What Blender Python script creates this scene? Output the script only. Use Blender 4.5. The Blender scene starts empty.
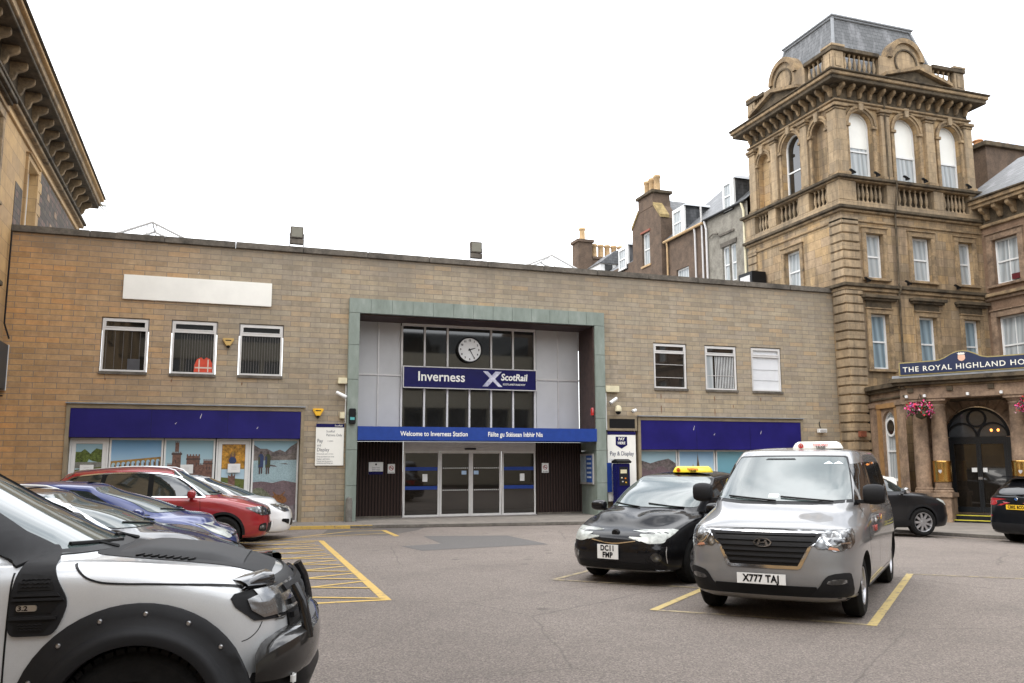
import bpy, bmesh, math, random
from mathutils import Vector, Matrix
from mathutils.bvhtree import BVHTree
from mathutils.geometry import tessellate_polygon
R = math.radians
random.seed(7)
S = bpy.context.scene
COL = S.collection

# ---------------------------------------------------------------- camera
cd = bpy.data.cameras.new('camera'); cam = bpy.data.objects.new('camera', cd); COL.objects.link(cam)
cd.sensor_width = 36.0; cd.lens = 36.0 * 854.41 / 1024; cd.clip_start = 0.1; cd.clip_end = 2000
cam.location = (0, 0, 1.65)
yaw, pitch, roll = 0.334556, 0.143126, -0.003094
fw = Vector((math.sin(yaw) * math.cos(pitch), math.cos(yaw) * math.cos(pitch), math.sin(pitch)))
rt = Vector((math.cos(yaw), -math.sin(yaw), 0)); up = rt.cross(fw)
r2 = rt * math.cos(roll) + up * math.sin(roll); u2 = -rt * math.sin(roll) + up * math.cos(roll)
cam.rotation_euler = Matrix((r2, u2, -fw)).transposed().to_euler()
S.camera = cam

# ---------------------------------------------------------------- sky, sun, exposure
W = bpy.data.worlds.new('World'); S.world = W; W.use_nodes = True
wt = W.node_tree; wt.nodes.clear()
def wn(t, **k):
    n = wt.nodes.new(t)
    for a, b in k.items(): setattr(n, a, b)
    return n
wo = wn('ShaderNodeOutputWorld'); add = wn('ShaderNodeAddShader')
sky = wn('ShaderNodeTexSky', sky_type='NISHITA', sun_disc=False, sun_elevation=R(52), sun_rotation=R(-110))
b1 = wn('ShaderNodeBackground'); b1.inputs[1].default_value = 0.05
b2 = wn('ShaderNodeBackground')
tc = wn('ShaderNodeTexCoord'); sp = wn('ShaderNodeSeparateXYZ')
mr = wn('ShaderNodeMapRange'); mr.inputs[1].default_value = 0.0; mr.inputs[2].default_value = 1.0
mr.inputs[3].default_value = 1.12; mr.inputs[4].default_value = 3.1
mp = wn('ShaderNodeMapping'); mp.inputs['Scale'].default_value = (1, 1, 2.6)
nz = wn('ShaderNodeTexNoise'); nz.inputs['Scale'].default_value = 1.7; nz.inputs['Detail'].default_value = 5
cr = wn('ShaderNodeValToRGB')
cr.color_ramp.elements[0].position = .38; cr.color_ramp.elements[0].color = (.31, .325, .35, 1)
cr.color_ramp.elements[1].position = .56; cr.color_ramp.elements[1].color = (1, 1, 1, 1)
L = wt.links.new
L(tc.outputs['Generated'], sp.inputs[0]); L(sp.outputs[2], mr.inputs[0]); L(mr.outputs[0], b2.inputs[1])
L(tc.outputs['Generated'], mp.inputs[0]); L(mp.outputs[0], nz.inputs[0]); L(nz.outputs[0], cr.inputs[0]); L(cr.outputs[0], b2.inputs[0])
L(sky.outputs[0], b1.inputs[0]); L(b1.outputs[0], add.inputs[0]); L(b2.outputs[0], add.inputs[1]); L(add.outputs[0], wo.inputs[0])
sd = bpy.data.lights.new('sun', 'SUN'); sd.energy = 0.9; sd.angle = R(20); sd.color = (1, .96, .9)
so = bpy.data.objects.new('sun', sd); COL.objects.link(so)
so.rotation_euler = (R(38), 0, R(-70 + 0))
S.view_settings.view_transform = 'Standard'; S.view_settings.look = 'None'
S.view_settings.exposure = 0.6; S.view_settings.gamma = 1.0; S.view_settings.use_curve_mapping = False

# ---------------------------------------------------------------- helpers
def tag(o, label=None, cat=None, group=None, kind=None):
    if label: o['label'] = label
    if cat: o['category'] = cat
    if group: o['group'] = group
    if kind: o['kind'] = kind
    return o
ORG = {}                                     # world origin of each thing whose parts are given in world coordinates
def root(name, label, cat, loc=(0, 0, 0), rz=0, group=None):
    o = bpy.data.objects.new(name, None); o.empty_display_size = .2; COL.objects.link(o)
    o.location = loc; o.rotation_euler = (0, 0, rz); ORG[o.name] = Vector(loc)
    return tag(o, label, cat, group)
class MB:
    def __init__(s): s.v = []; s.f = []; s.m = []; s.T = None
    def P(s, pts):
        i = len(s.v)
        s.v += [tuple(s.T @ Vector(p)) if s.T else tuple(p) for p in pts]
        return i
    def F(s, idx, m=0): s.f.append(tuple(idx)); s.m.append(m)
    def poly(s, pts, m=0):
        i = s.P(pts); s.F(range(i, i + len(pts)), m)
    def box(s, x0, x1, y0, y1, z0, z1, m=0):
        i = s.P([(x, y, z) for z in (z0, z1) for y in (y0, y1) for x in (x0, x1)])
        for q in ((0, 2, 3, 1), (4, 5, 7, 6), (0, 1, 5, 4), (2, 6, 7, 3), (0, 4, 6, 2), (1, 3, 7, 5)): s.F([i + k for k in q], m)
        return s
    def prism(s, poly, ax, a, b, m=0):       # poly in the other two axes, extruded along ax from a to b
        def mk(p, h):
            return (h, p[0], p[1]) if ax == 'x' else (p[0], h, p[1]) if ax == 'y' else (p[0], p[1], h)
        n = len(poly); i = s.P([mk(p, a) for p in poly]); j = s.P([mk(p, b) for p in poly])
        for t in tessellate_polygon([[Vector((p[0], p[1], 0)) for p in poly]]):
            s.F([i + k for k in t], m); s.F([j + k for k in reversed(t)], m)
        for k in range(n): s.F((i + k, i + (k + 1) % n, j + (k + 1) % n, j + k), m)
        return s
    def rings(s, rs, m=0, closed=True, cap=True):
        ids = [s.P(r) for r in rs]; n = len(rs[0])
        for a, b in zip(ids, ids[1:]):
            for k in range(n if closed else n - 1): s.F((a + k, a + (k + 1) % n, b + (k + 1) % n, b + k), m)
        if cap: s.F(range(ids[0], ids[0] + n), m); s.F(range(ids[-1], ids[-1] + n), m)
        return s
    def lathe(s, prof, c=(0, 0, 0), n=16, ax='z', m=0, cap=True, ph=0):
        rs = []
        for r, h in prof:
            ring = []
            for k in range(n):
                a = 2 * math.pi * k / n + ph; u, w = r * math.cos(a), r * math.sin(a)
                p = (u, w, h) if ax == 'z' else (u, h, w) if ax == 'y' else (h, u, w)
                ring.append((c[0] + p[0], c[1] + p[1], c[2] + p[2]))
            rs.append(ring)
        return s.rings(rs, m, True, cap)
    def tube(s, path, r, n=8, m=0):
        pts = [Vector(p) for p in path]; rs = []; prev = None
        for i, p in enumerate(pts):
            d = (pts[min(i + 1, len(pts) - 1)] - pts[max(i - 1, 0)]).normalized()
            a = (prev - d * prev.dot(d)).normalized() if prev is not None else d.orthogonal().normalized()
            prev = a; b = d.cross(a)
            rs.append([tuple(p + a * r * math.cos(2 * math.pi * k / n) + b * r * math.sin(2 * math.pi * k / n)) for k in range(n)])
        return s.rings(rs, m)
    def build(s, name, mats, parent=None, smooth=False, bevel=0, ang=35, world=False):
        me = bpy.data.meshes.new(name); v = s.v
        if world and parent is not None:
            o0 = ORG[parent.name]; v = [(x - o0.x, y - o0.y, z - o0.z) for x, y, z in v]
        me.from_pydata(v, [], s.f)
        for m in (mats if isinstance(mats, (list, tuple)) else [mats]): me.materials.append(m)
        me.polygons.foreach_set('material_index', s.m)
        bm = bmesh.new(); bm.from_mesh(me); bmesh.ops.recalc_face_normals(bm, faces=bm.faces)
        if bevel:
            ed = [e for e in bm.edges if len(e.link_faces) == 2 and e.calc_face_angle(0) > R(40)]
            bmesh.ops.bevel(bm, geom=ed, offset=bevel, segments=2, affect='EDGES', clamp_overlap=True)
        if smooth or bevel:
            for f in bm.faces: f.smooth = True
            for e in bm.edges:
                if len(e.link_faces) == 2 and e.calc_face_angle(0) > R(ang): e.smooth = False
        bm.to_mesh(me); bm.free(); me.update()
        o = bpy.data.objects.new(name, me); COL.objects.link(o)
        if parent is not None:
            o.parent = parent
            if world: ORG[o.name] = ORG[parent.name]
        return o
def text(body, size, mat, parent, loc, rz=0, bold=0.0, sx=1.0, align='CENTER', ext=.003, name='lettering', shear=0, world=False, tilt=90, sp=1.0):
    cu = bpy.data.curves.new('t', 'FONT'); cu.body = body; cu.size = size; cu.align_x = align; cu.align_y = 'CENTER'
    cu.extrude = ext; cu.offset = bold; cu.shear = shear; cu.resolution_u = 3; cu.space_character = sp
    to = bpy.data.objects.new('t', cu); COL.objects.link(to)
    dg = bpy.context.evaluated_depsgraph_get(); me = bpy.data.meshes.new_from_object(to.evaluated_get(dg))
    bpy.data.objects.remove(to); bpy.data.curves.remove(cu)
    M_ = Matrix.Translation(loc) @ Matrix.Rotation(rz, 4, 'Z') @ Matrix.Rotation(R(tilt), 4, 'X') @ Matrix.Diagonal((sx, 1, 1, 1))
    if world: M_ = Matrix.Translation(-ORG[parent.name]) @ M_
    me.transform(M_); me.name = name
    if not me.materials: me.materials.append(mat)
    else: me.materials[0] = mat
    o = bpy.data.objects.new(name, me); COL.objects.link(o); o.parent = parent
    if parent.name in ORG: ORG[o.name] = ORG[parent.name]
    return o
def copy_tree(o, parent=None):
    c = o.copy(); COL.objects.link(c); c.parent = parent
    for k in ('label', 'group', 'category'):
        if parent is not None and k in c: pass
    for ch in list(o.children): copy_tree(ch, c)
    return c

# ---------------------------------------------------------------- materials
class NT:
    def __init__(s, name):
        s.mat = bpy.data.materials.new(name); s.mat.use_nodes = True; s.t = s.mat.node_tree
        s.b = s.t.nodes['Principled BSDF']
    def n(s, t, ins=None, **k):
        x = s.t.nodes.new(t)
        for a, b in k.items(): setattr(x, a, b)
        for a, b in (ins or {}).items(): s.set(x, a, b)
        return x
    def set(s, x, a, b):
        if hasattr(b, 'is_output') and b.is_output: s.t.links.new(b, x.inputs[a])
        else:
            if isinstance(b, tuple) and len(b) == 3 and x.inputs[a].type == 'RGBA': b = (*b, 1)
            x.inputs[a].default_value = b
    def pos(s, kind='Object'):
        if kind == 'World': return s.n('ShaderNodeNewGeometry').outputs['Position']
        return s.n('ShaderNodeTexCoord').outputs[kind]
    def noise(s, vec, scale, detail=4, rough=.6, out=0): return s.n('ShaderNodeTexNoise', {'Vector': vec, 'Scale': scale, 'Detail': detail, 'Roughness': rough}).outputs[out]
    def mapv(s, vec, sc=(1, 1, 1), loc=(0, 0, 0), rot=(0, 0, 0)): return s.n('ShaderNodeMapping', {'Vector': vec, 'Scale': sc, 'Location': loc, 'Rotation': rot}).outputs[0]
    def ramp(s, fac, stops, interp='LINEAR'):
        x = s.n('ShaderNodeValToRGB', {'Fac': fac}); c = x.color_ramp; c.interpolation = interp
        while len(c.elements) < len(stops): c.elements.new(.5)
        for e, (p, col) in zip(c.elements, stops): e.position = p; e.color = (*col, 1) if len(col) == 3 else col
        return x.outputs[0]
    def mix(s, fac, a, b, mode='MIX'):
        x = s.n('ShaderNodeMix', data_type='RGBA', blend_type=mode)
        s.set(x, 0, fac); s.set(x, 6, a); s.set(x, 7, b); return x.outputs[2]
    def math(s, op, a, b=0.0, clamp=False):
        x = s.n('ShaderNodeMath', operation=op, use_clamp=clamp); s.set(x, 0, a); s.set(x, 1, b); return x.outputs[0]
    def bump(s, h, st=.3, dist=.01): s.set(s.b, 'Normal', s.n('ShaderNodeBump', {'Height': h, 'Strength': st, 'Distance': dist}).outputs[0])
def g3(v): return (v, v, v)
def mul(c, k): return tuple(x * k for x in c)
def M(name, col, rough=.6, metal=0, coat=0, var=.12, scale=5, bump=0, bs=60, ior=1.5, kind='Object', crough=.03, spec=.5):
    t = NT(name); v = t.pos(kind)
    c = t.ramp(t.noise(v, scale), [(.3, mul(col, 1 - var)), (.7, mul(col, 1 + var))]) if var else None
    t.set(t.b, 'Base Color', c if c is not None else (*col, 1))
    t.set(t.b, 'Roughness', rough); t.set(t.b, 'Metallic', float(metal)); t.set(t.b, 'Coat Weight', float(coat)); t.set(t.b, 'Coat Roughness', crough)
    t.set(t.b, 'IOR', ior); t.set(t.b, 'Specular IOR Level', spec)
    if bump: t.bump(t.noise(v, bs, 3), bump, .01)
    return t.mat
def emis(name, col, st):
    t = NT(name); t.set(t.b, 'Base Color', (*col, 1)); t.set(t.b, 'Emission Color', (*col, 1)); t.set(t.b, 'Emission Strength', st); return t.mat
def paint(name, col, flake=0.0, rough=.35, cr=.04, cw=1.0):      # car paint: coloured base, clear coat, light road dust
    t = NT(name); v = t.pos()
    d = t.ramp(t.noise(v, 3.5, 6, .7), [(.35, mul(col, .93)), (.75, tuple(min(1, x * 1.05 + .004) for x in col))])
    sp_ = t.n('ShaderNodeTexVoronoi', {'Vector': v, 'Scale': 900.0}).outputs['Color']
    fl = t.ramp(sp_, [(0, mul(col, .75)), (1, tuple(min(1, x * 1.35) for x in col))])
    t.set(t.b, 'Base Color', t.mix(.35 if flake else 0.0, d, fl)); t.set(t.b, 'Metallic', flake); t.set(t.b, 'Roughness', rough)
    t.set(t.b, 'Specular IOR Level', .05 if max(col) < .03 else .5); t.set(t.b, 'Coat Weight', cw); t.set(t.b, 'Coat Roughness', cr)
    return t.mat
def blocks(name, cols, bw, bh, mortar, mcol, rough=.85, stain=None, stops=None, tint=None, grime=.35, mott=.25, bump=.5, streak=0, top=None):
    t = NT(name); v = t.pos('World'); s = t.n('ShaderNodeSeparateXYZ', {0: v})
    u = t.math('ADD', s.outputs[0], s.outputs[1])
    uv = t.n('ShaderNodeCombineXYZ', {0: u, 1: s.outputs[2]}).outputs[0]
    br = t.n('ShaderNodeTexBrick', {'Vector': uv, 'Color1': (0, 0, 0), 'Color2': (1, 1, 1), 'Mortar': (.5, .5, .5), 'Scale': 1.0, 'Mortar Size': mortar, 'Mortar Smooth': .3, 'Bias': 0.0, 'Brick Width': bw, 'Row Height': bh})
    n = len(cols); c = t.ramp(br.outputs['Color'], [((i + .5) / n, k) for i, k in enumerate(cols)])
    m1 = t.noise(v, 5.0, 8, .75); c = t.mix(mott, c, t.ramp(m1, [(.3, g3(.35)), (.7, g3(1.5))]), 'MULTIPLY')
    m2 = t.noise(t.mapv(v, (.35, .35, .18)), 1.4, 6, .65)
    c = t.mix(t.ramp(m2, [(.45, g3(0)), (.72, g3(grime))]), c, stain or mul(cols[0], .5))
    if streak:
        m3 = t.noise(t.mapv(v, (2.2, 2.2, .22)), 1.0, 6, .7); c = t.mix(t.ramp(m3, [(.46, g3(0)), (.64, g3(streak))]), c, stain)
    if tint:                                    # wall-wide colour change along x: (x0, x1, colour, amount)
        k = t.n('ShaderNodeMapRange', {0: s.outputs[0], 1: tint[0], 2: tint[1], 3: tint[3], 4: 0.0}).outputs[0]
        c = t.mix(k, c, tint[2], 'MULTIPLY')
    if top:                                      # sooty wash below the coping: (z0, z1, colour, amount)
        k = t.n('ShaderNodeMapRange', {0: t.math('ADD', s.outputs[2], t.math('MULTIPLY', t.noise(t.mapv(v, (1, 1, .4)), .9, 5), 1.6)), 1: top[0], 2: top[1], 3: 0.0, 4: top[3]}).outputs[0]
        c = t.mix(k, c, top[2])
    c = t.mix(br.outputs['Fac'], c, mcol)
    t.set(t.b, 'Base Color', c); t.set(t.b, 'Roughness', rough); t.set(t.b, 'Specular IOR Level', .25)
    h = t.math('ADD', t.math('MULTIPLY', br.outputs['Fac'], -1.0), t.math('MULTIPLY', t.noise(v, 30, 5, .7), .5))
    t.bump(h, bump, .015)
    return t.mat
mt = {}
mt['station_stone'] = blocks('station_stone', [(.30, .245, .172), (.36, .295, .205), (.345, .29, .215), (.38, .305, .20), (.37, .315, .23), (.41, .30, .18), (.335, .28, .21)], .58, .155, .009, (.20, .17, .138), stain=(.19, .165, .13), top=(8.0, 9.0, (.17, .145, .115), .6), tint=(-5.5, 0.5, (1.36, .96, .60), 1.0), grime=.4, mott=.35, streak=.35)
mt['pale_stone'] = M('pale_stone', (.25, .20, .13), .85, bump=.3, var=.2, scale=3, kind='World')
mt['hotel_stone'] = blocks('hotel_stone', [(.31, .225, .13), (.39, .275, .15), (.44, .30, .155), (.35, .265, .17), (.47, .31, .145), (.40, .29, .18)], .75, .34, .006, (.10, .075, .05), stain=(.085, .065, .048), grime=.65, mott=.5, bump=.3, streak=.65)
mt['hotel_pale'] = blocks('hotel_pale', [(.35, .265, .17), (.42, .31, .19), (.38, .28, .17)], .9, .42, .005, (.13, .10, .07), stain=(.085, .07, .052), grime=.6, mott=.45, bump=.2, streak=.6)
mt['hotel_trim'] = NT('hotel_trim').mat
def trim(name, col, dark, amt=.5):
    t = NT(name); v = t.pos('World'); c = t.ramp(t.noise(v, 2.2, 8, .7), [(.32, dark), (.62, col)])
    c = t.mix(.5, c, t.ramp(t.noise(v, 14, 6, .7), [(.3, g3(.5)), (.7, g3(1.3))]), 'MULTIPLY')
    t.set(t.b, 'Base Color', c); t.set(t.b, 'Roughness', .9); t.set(t.b, 'Specular IOR Level', .2); t.bump(t.noise(v, 40, 4), .4, .01); return t.mat
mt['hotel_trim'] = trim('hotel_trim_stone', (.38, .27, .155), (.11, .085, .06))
mt['hotel_dark'] = trim('hotel_dark_shaded_stone', (.13, .10, .065), (.035, .029, .022))  # dark ledge stone, deepened so that shading is put into its colour
mt['pink_stone'] = trim('pink_stone', (.33, .23, .155), (.13, .092, .066))
mt['left_stone'] = blocks('left_stone', [(.42, .27, .125), (.50, .325, .15), (.46, .30, .14), (.40, .265, .135)], .9, .42, .006, (.17, .12, .08), stain=(.14, .11, .08), grime=.4, bump=.2)
mt['rubble'] = blocks('rubble', [(.08, .065, .05), (.12, .095, .07), (.10, .08, .065), (.17, .11, .085)], .32, .2, .02, (.07, .06, .05), stain=(.06, .05, .04), grime=.3)
mt['harl'] = trim('brown_harl', (.15, .105, .075), (.085, .063, .048))
mt['greyharl'] = trim('grey_harl', (.27, .25, .21), (.16, .145, .12))
mt['concrete'] = trim('coping_concrete', (.16, .14, .115), (.07, .062, .052))
def slate(name, c1, c2):
    t = NT(name); v = t.pos('World'); s = t.n('ShaderNodeSeparateXYZ', {0: v}); u = t.math('ADD', s.outputs[0], s.outputs[1])
    uv = t.n('ShaderNodeCombineXYZ', {0: u, 1: s.outputs[2]}).outputs[0]
    br = t.n('ShaderNodeTexBrick', {'Vector': uv, 'Color1': c1, 'Color2': c2, 'Mortar': mul(c1, .4), 'Scale': 1.0, 'Mortar Size': .008, 'Brick Width': .25, 'Row Height': .16})
    st = t.noise(t.mapv(v, (2.5, 2.5, .4)), 1.2, 4)
    t.set(t.b, 'Base Color', t.mix(t.ramp(st, [(.52, g3(0)), (.68, g3(.45))]), br.outputs[0], (.30, .30, .31))); t.set(t.b, 'Roughness', .5)
    t.bump(t.math('MULTIPLY', br.outputs['Fac'], -1), .5, .02); return t.mat
mt['slate'] = slate('roof_slate', (.075, .078, .08), (.12, .123, .126))
mt['dark_slate'] = slate('dark_slate', (.04, .043, .046), (.07, .073, .078))
# ground
t = NT('asphalt'); v = t.pos('World')
sp1 = t.n('ShaderNodeTexVoronoi', {'Vector': v, 'Scale': 75.0}).outputs['Color']
base = t.ramp(t.noise(v, .35, 6, .6), [(.3, (.190, .161, .140)), (.7, (.235, .200, .174))])
c = t.mix(.75, base, t.ramp(sp1, [(0, g3(.42)), (.5, g3(1.0)), (1, g3(1.75))]), 'MULTIPLY')
c = t.mix(t.ramp(t.noise(v, 1.3, 8, .7), [(.5, g3(0)), (.8, g3(.5))]), c, (.135, .116, .104))
ck = t.n('ShaderNodeTexVoronoi', {'Vector': t.mapv(t.n('ShaderNodeMix', {0: .12, 4: v, 5: t.n('ShaderNodeTexNoise', {'Vector': v, 'Scale': 1.5, 'Detail': 6.0}).outputs[1]}, data_type='VECTOR').outputs[1], (.28, .28, .28)), 'Scale': 1.0}, feature='DISTANCE_TO_EDGE').outputs[0]
c = t.mix(t.ramp(ck, [(.0008, g3(.45)), (.0028, g3(0))]), c, (.08, .07, .062))
oil = t.n('ShaderNodeTexVoronoi', {'Vector': t.mapv(v, (.8, .8, .8)), 'Scale': 1.0}).outputs['Distance']
c = t.mix(t.ramp(oil, [(.04, g3(.45)), (.09, g3(0))]), c, (.06, .052, .047))
t.set(t.b, 'Base Color', c); t.set(t.b, 'Roughness', .8); t.set(t.b, 'Specular IOR Level', .35); t.bump(t.noise(v, 90, 4, .8), 1.0, .02)
mt['asphalt'] = t.mat
mt['patch'] = M('asphalt_patch', (.105, .098, .092), .85, var=.2, scale=30, bump=.6, bs=80, kind='World')
t = NT('pavement_slabs'); v = t.pos('World')
br = t.n('ShaderNodeTexBrick', {'Vector': v, 'Color1': (.17, .15, .13), 'Color2': (.22, .195, .165), 'Mortar': (.10, .09, .08), 'Scale': 1.0, 'Mortar Size': .012, 'Brick Width': .9, 'Row Height': .6})
t.set(t.b, 'Base Color', t.mix(.5, br.outputs[0], t.ramp(t.noise(v, 3, 7, .7), [(.3, g3(.6)), (.7, g3(1.3))]), 'MULTIPLY')); t.set(t.b, 'Roughness', .85); mt['slabs'] = t.mat
def worn(name, col, thr=.5, rough=.7):     # road paint worn through to the asphalt
    t = NT(name); v = t.pos('World')
    f = t.ramp(t.noise(v, 9, 9, .8), [(thr - .06, g3(0)), (thr + .05, g3(1))])
    t.set(t.b, 'Base Color', t.mix(f, (.15, .125, .105), col)); t.set(t.b, 'Roughness', rough); return t.mat
mt['yellow'] = worn('yellow_road_paint', (.50, .33, .08), .42)
mt['yellow_van'] = worn('pale_yellow_road_paint', (.45, .34, .13), .44)
mt['yellow_faint'] = worn('faded_yellow_road_paint', (.36, .29, .16), .50)
mt['white_faint'] = worn('faded_white_road_paint', (.45, .42, .38), .52)
# metals, glass, plastics
mt['white_frame'] = M('white_frame', (.72, .72, .70), .45, var=.05)
mt['alu'] = M('grey_aluminium', (.52, .50, .48), .4, metal=.3, var=.08)
mt['alu_light'] = M('pale_aluminium', (.60, .585, .56), .5, var=.06)
mt['copper_green'] = None
t = NT('green_slate_cladding'); v = t.pos('World')
c = t.ramp(t.noise(t.mapv(v, (1, 1, .35)), 2.5, 8, .7), [(.3, (.15, .18, .15)), (.55, (.21, .245, .212)), (.75, (.29, .32, .285))])
t.set(t.b, 'Base Color', c); t.set(t.b, 'Roughness', .6); mt['copper_green'] = t.mat
mt['grey_panel'] = M('grey_panel', (.47, .465, .455), .55, var=.05, scale=1.5, kind='World')
mt['navy'] = M('navy_panel', (.016, .013, .12), .35, var=.22, scale=1.0, kind='World', spec=.2)
mt['navy_sign'] = M('navy_sign', (.010, .010, .075), .2, var=.1, spec=.3)
mt['royal'] = M('royal_blue_panel', (.018, .05, .24), .35, var=.1, kind='World', spec=.25)
mt['white_paint'] = M('white_panel', (.80, .785, .72), .5, var=.04, scale=2, kind='World')
mt['cream'] = M('cream_plastic', (.62, .56, .38), .5)
mt['black'] = M('black_plastic', (.005, .005, .0055), .5, var=.1, spec=.25)
mt['soft_black'] = M('dark_grey_plastic', (.012, .012, .013), .62, var=.15, bump=.15, bs=300, spec=.22)
mt['rubber'] = M('tyre_rubber', (.010, .0098, .0095), .9, var=.25, scale=20, bump=.3, bs=80, spec=.2)
mt['alloy'] = M('alloy_rim', (.48, .48, .49), .3, metal=.8, var=.05)
mt['alloy_dark'] = M('dark_alloy_rim', (.10, .10, .105), .35, metal=.7, var=.05)
mt['chrome'] = M('chrome', (.75, .75, .76), .12, metal=1, var=0)
mt['satin'] = M('satin_steel', (.5, .5, .5), .3, metal=1, var=.05)
mt['brass'] = M('polished_brass', (.70, .42, .13), .22, metal=1, var=.1)
mt['yellow_plastic'] = M('yellow_plastic', (.75, .42, .02), .4)
mt['sill_white'] = mt['white_frame']
mt['well'] = M('wheel_well', (.008, .008, .008), .9, var=0)
mt['red'] = M('red_lens', (.35, .012, .012), .2, var=.1, coat=1)
mt['orange'] = M('orange_lens', (.75, .22, .03), .25, var=.1)
mt['headlamp'] = M('headlamp_glass', (.50, .50, .50), .08, metal=.85, var=.45, scale=14, coat=1)
mt['headlamp_pale'] = M('pale_headlamp_glass', (.40, .42, .39), .3, metal=0, var=.35, scale=12, coat=.3)
mt['matt_black'] = M('window_rubber', (.004, .004, .004), .7, var=0, spec=.2)
mt['plate_white'] = M('plate_white', (.75, .75, .73), .35, var=.02)
mt['plate_yellow'] = M('plate_yellow', (.80, .50, .03), .35, var=.02)
def glass(name, col, ior=1.6, rough=.03, var=.3):
    t = NT(name); v = t.pos(); t.set(t.b, 'Base Color', t.ramp(t.noise(v, 1.6, 3), [(.3, mul(col, 1 - var)), (.7, mul(col, 1 + var))]))
    t.set(t.b, 'Roughness', rough); t.set(t.b, 'IOR', ior); return t.mat
mt['glass_dark'] = glass('dark_window_glass', (.012, .012, .011), 1.85)
mt['glass_shop'] = glass('shop_window_glass', (.016, .013, .010), 1.7)
mt['car_glass'] = glass('car_side_glass', (.018, .024, .023), 2.1)
mt['screen'] = glass('car_windscreen_glass', (.06, .08, .077), 1.95, .05, .25)
mt['privacy'] = glass('tinted_car_glass', (.006, .006, .007), 1.6)
mt['curtain'] = None
t = NT('net_curtain'); v = t.pos('World'); wv = t.n('ShaderNodeTexWave', {'Vector': t.mapv(v, (1, 1, .06)), 'Scale': 2.6, 'Distortion': 2.5, 'Detail': 3.0, 'Detail Scale': 2.0}, bands_direction='DIAGONAL').outputs[1]
t.set(t.b, 'Base Color', t.ramp(wv, [(0, (.30, .325, .33)), (1, (.43, .45, .45))])); t.set(t.b, 'Roughness', .12); t.set(t.b, 'IOR', 1.5); t.bump(wv, .5, .05); mt['curtain'] = t.mat  # the wave also puts the folds' light and shade into the colour
t = NT('blue_curtain'); v = t.pos('World'); wv = t.n('ShaderNodeTexWave', {'Vector': t.mapv(v, (1, 1, .06)), 'Scale': 2.2, 'Distortion': 2.5, 'Detail': 3.0, 'Detail Scale': 2.0}, bands_direction='DIAGONAL').outputs[1]
t.set(t.b, 'Base Color', t.ramp(wv, [(0, (.14, .19, .22)), (1, (.27, .35, .39))])); t.set(t.b, 'Roughness', .12); t.bump(wv, .5, .05); mt['blue_curtain'] = t.mat  # fold shading painted into the colour by the same wave
mt['blind'] = M('white_blind', (.66, .67, .68), .35, var=.03)
mt['pot'] = M('clay_chimney_pot', (.46, .31, .16), .8, var=.2)
mt['lead'] = M('lead_flashing', (.24, .25, .26), .5, var=.15, kind='World')
mt['ribbed'] = None
t = NT('dark_ribbed_cladding'); v = t.pos('World'); s_ = t.n('ShaderNodeSeparateXYZ', {0: v})
wv = t.n('ShaderNodeTexWave', {'Vector': v, 'Scale': 3.2}, bands_direction='X').outputs[1]
t.set(t.b, 'Base Color', t.ramp(wv, [(0, (.012, .008, .007)), (.4, (.032, .020, .017)), (1, (.04, .026, .022))])); t.set(t.b, 'Roughness', .6); t.set(t.b, 'Specular IOR Level', .15); t.bump(wv, .8, .03); mt['ribbed'] = t.mat
mt['brown_soffit'] = M('brown_boards', (.05, .028, .022), .6, var=.3, kind='World')
mt['timber'] = M('golden_timber', (.30, .17, .07), .5, var=.25, kind='World')
t = NT('headlamp_glass'); v = t.pos(); vo = t.n('ShaderNodeTexVoronoi', {'Vector': v, 'Scale': 13.0}); 
t.set(t.b, 'Base Color', t.ramp(vo.outputs['Distance'], [(.08, (.60, .61, .61)), (.3, (.20, .205, .205)), (.55, (.05, .05, .05))])); t.set(t.b, 'Metallic', .7); t.set(t.b, 'Roughness', .12); t.set(t.b, 'Coat Weight', 1.0)
t.bump(vo.outputs['Distance'], .6, .02); mt['headlamp'] = t.mat

t = NT('clear_headlamp_glass'); v = t.pos(); wv = t.n('ShaderNodeTexWave', {'Vector': v, 'Scale': 5.0, 'Distortion': 5.0, 'Detail': 2.0}, bands_direction='Z').outputs[1]; vo = t.n('ShaderNodeTexVoronoi', {'Vector': v, 'Scale': 8.0}).outputs['Distance']
t.set(t.b, 'Base Color', t.mix(t.ramp(vo, [(.30, g3(0)), (.42, g3(.8))]), t.ramp(wv, [(0, (.42, .43, .43)), (1, (.62, .63, .63))]), (.12, .12, .12))); t.set(t.b, 'Metallic', .75); t.set(t.b, 'Roughness', .18); t.set(t.b, 'Coat Weight', 1.0); t.bump(wv, .15, .01); mt['headlamp_clear'] = t.mat
# ---------------------------------------------------------------- ground, kerbs, paint
D = 25.83; GZ = -.06; PZ = .02
def gdip(x, y=0):                            # the yard falls gently towards the hotel
    t_ = max(0, min(1, (x - 12) / 9)); return -.24 * t_ * t_ * (3 - 2 * t_)
def struct(name, mb, m, **k):
    o = mb.build(name, m, None, **k); o['kind'] = 'structure'; me = o.data
    if max(v.co.x for v in me.vertices) > 12:
        bm = bmesh.new(); bm.from_mesh(me)
        for i in range(19): bmesh.ops.bisect_plane(bm, geom=bm.verts[:] + bm.edges[:] + bm.faces[:], plane_co=(12 + i * .5, 0, 0), plane_no=(1, 0, 0))
        for v in bm.verts: v.co.z += gdip(v.co.x)
        bm.to_mesh(me); bm.free()
    return o
g = MB(); g.poly([(-250, -250, GZ), (250, -250, GZ), (250, 250, GZ), (-250, 250, GZ)]); struct('ground', g, mt['asphalt'])
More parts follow.
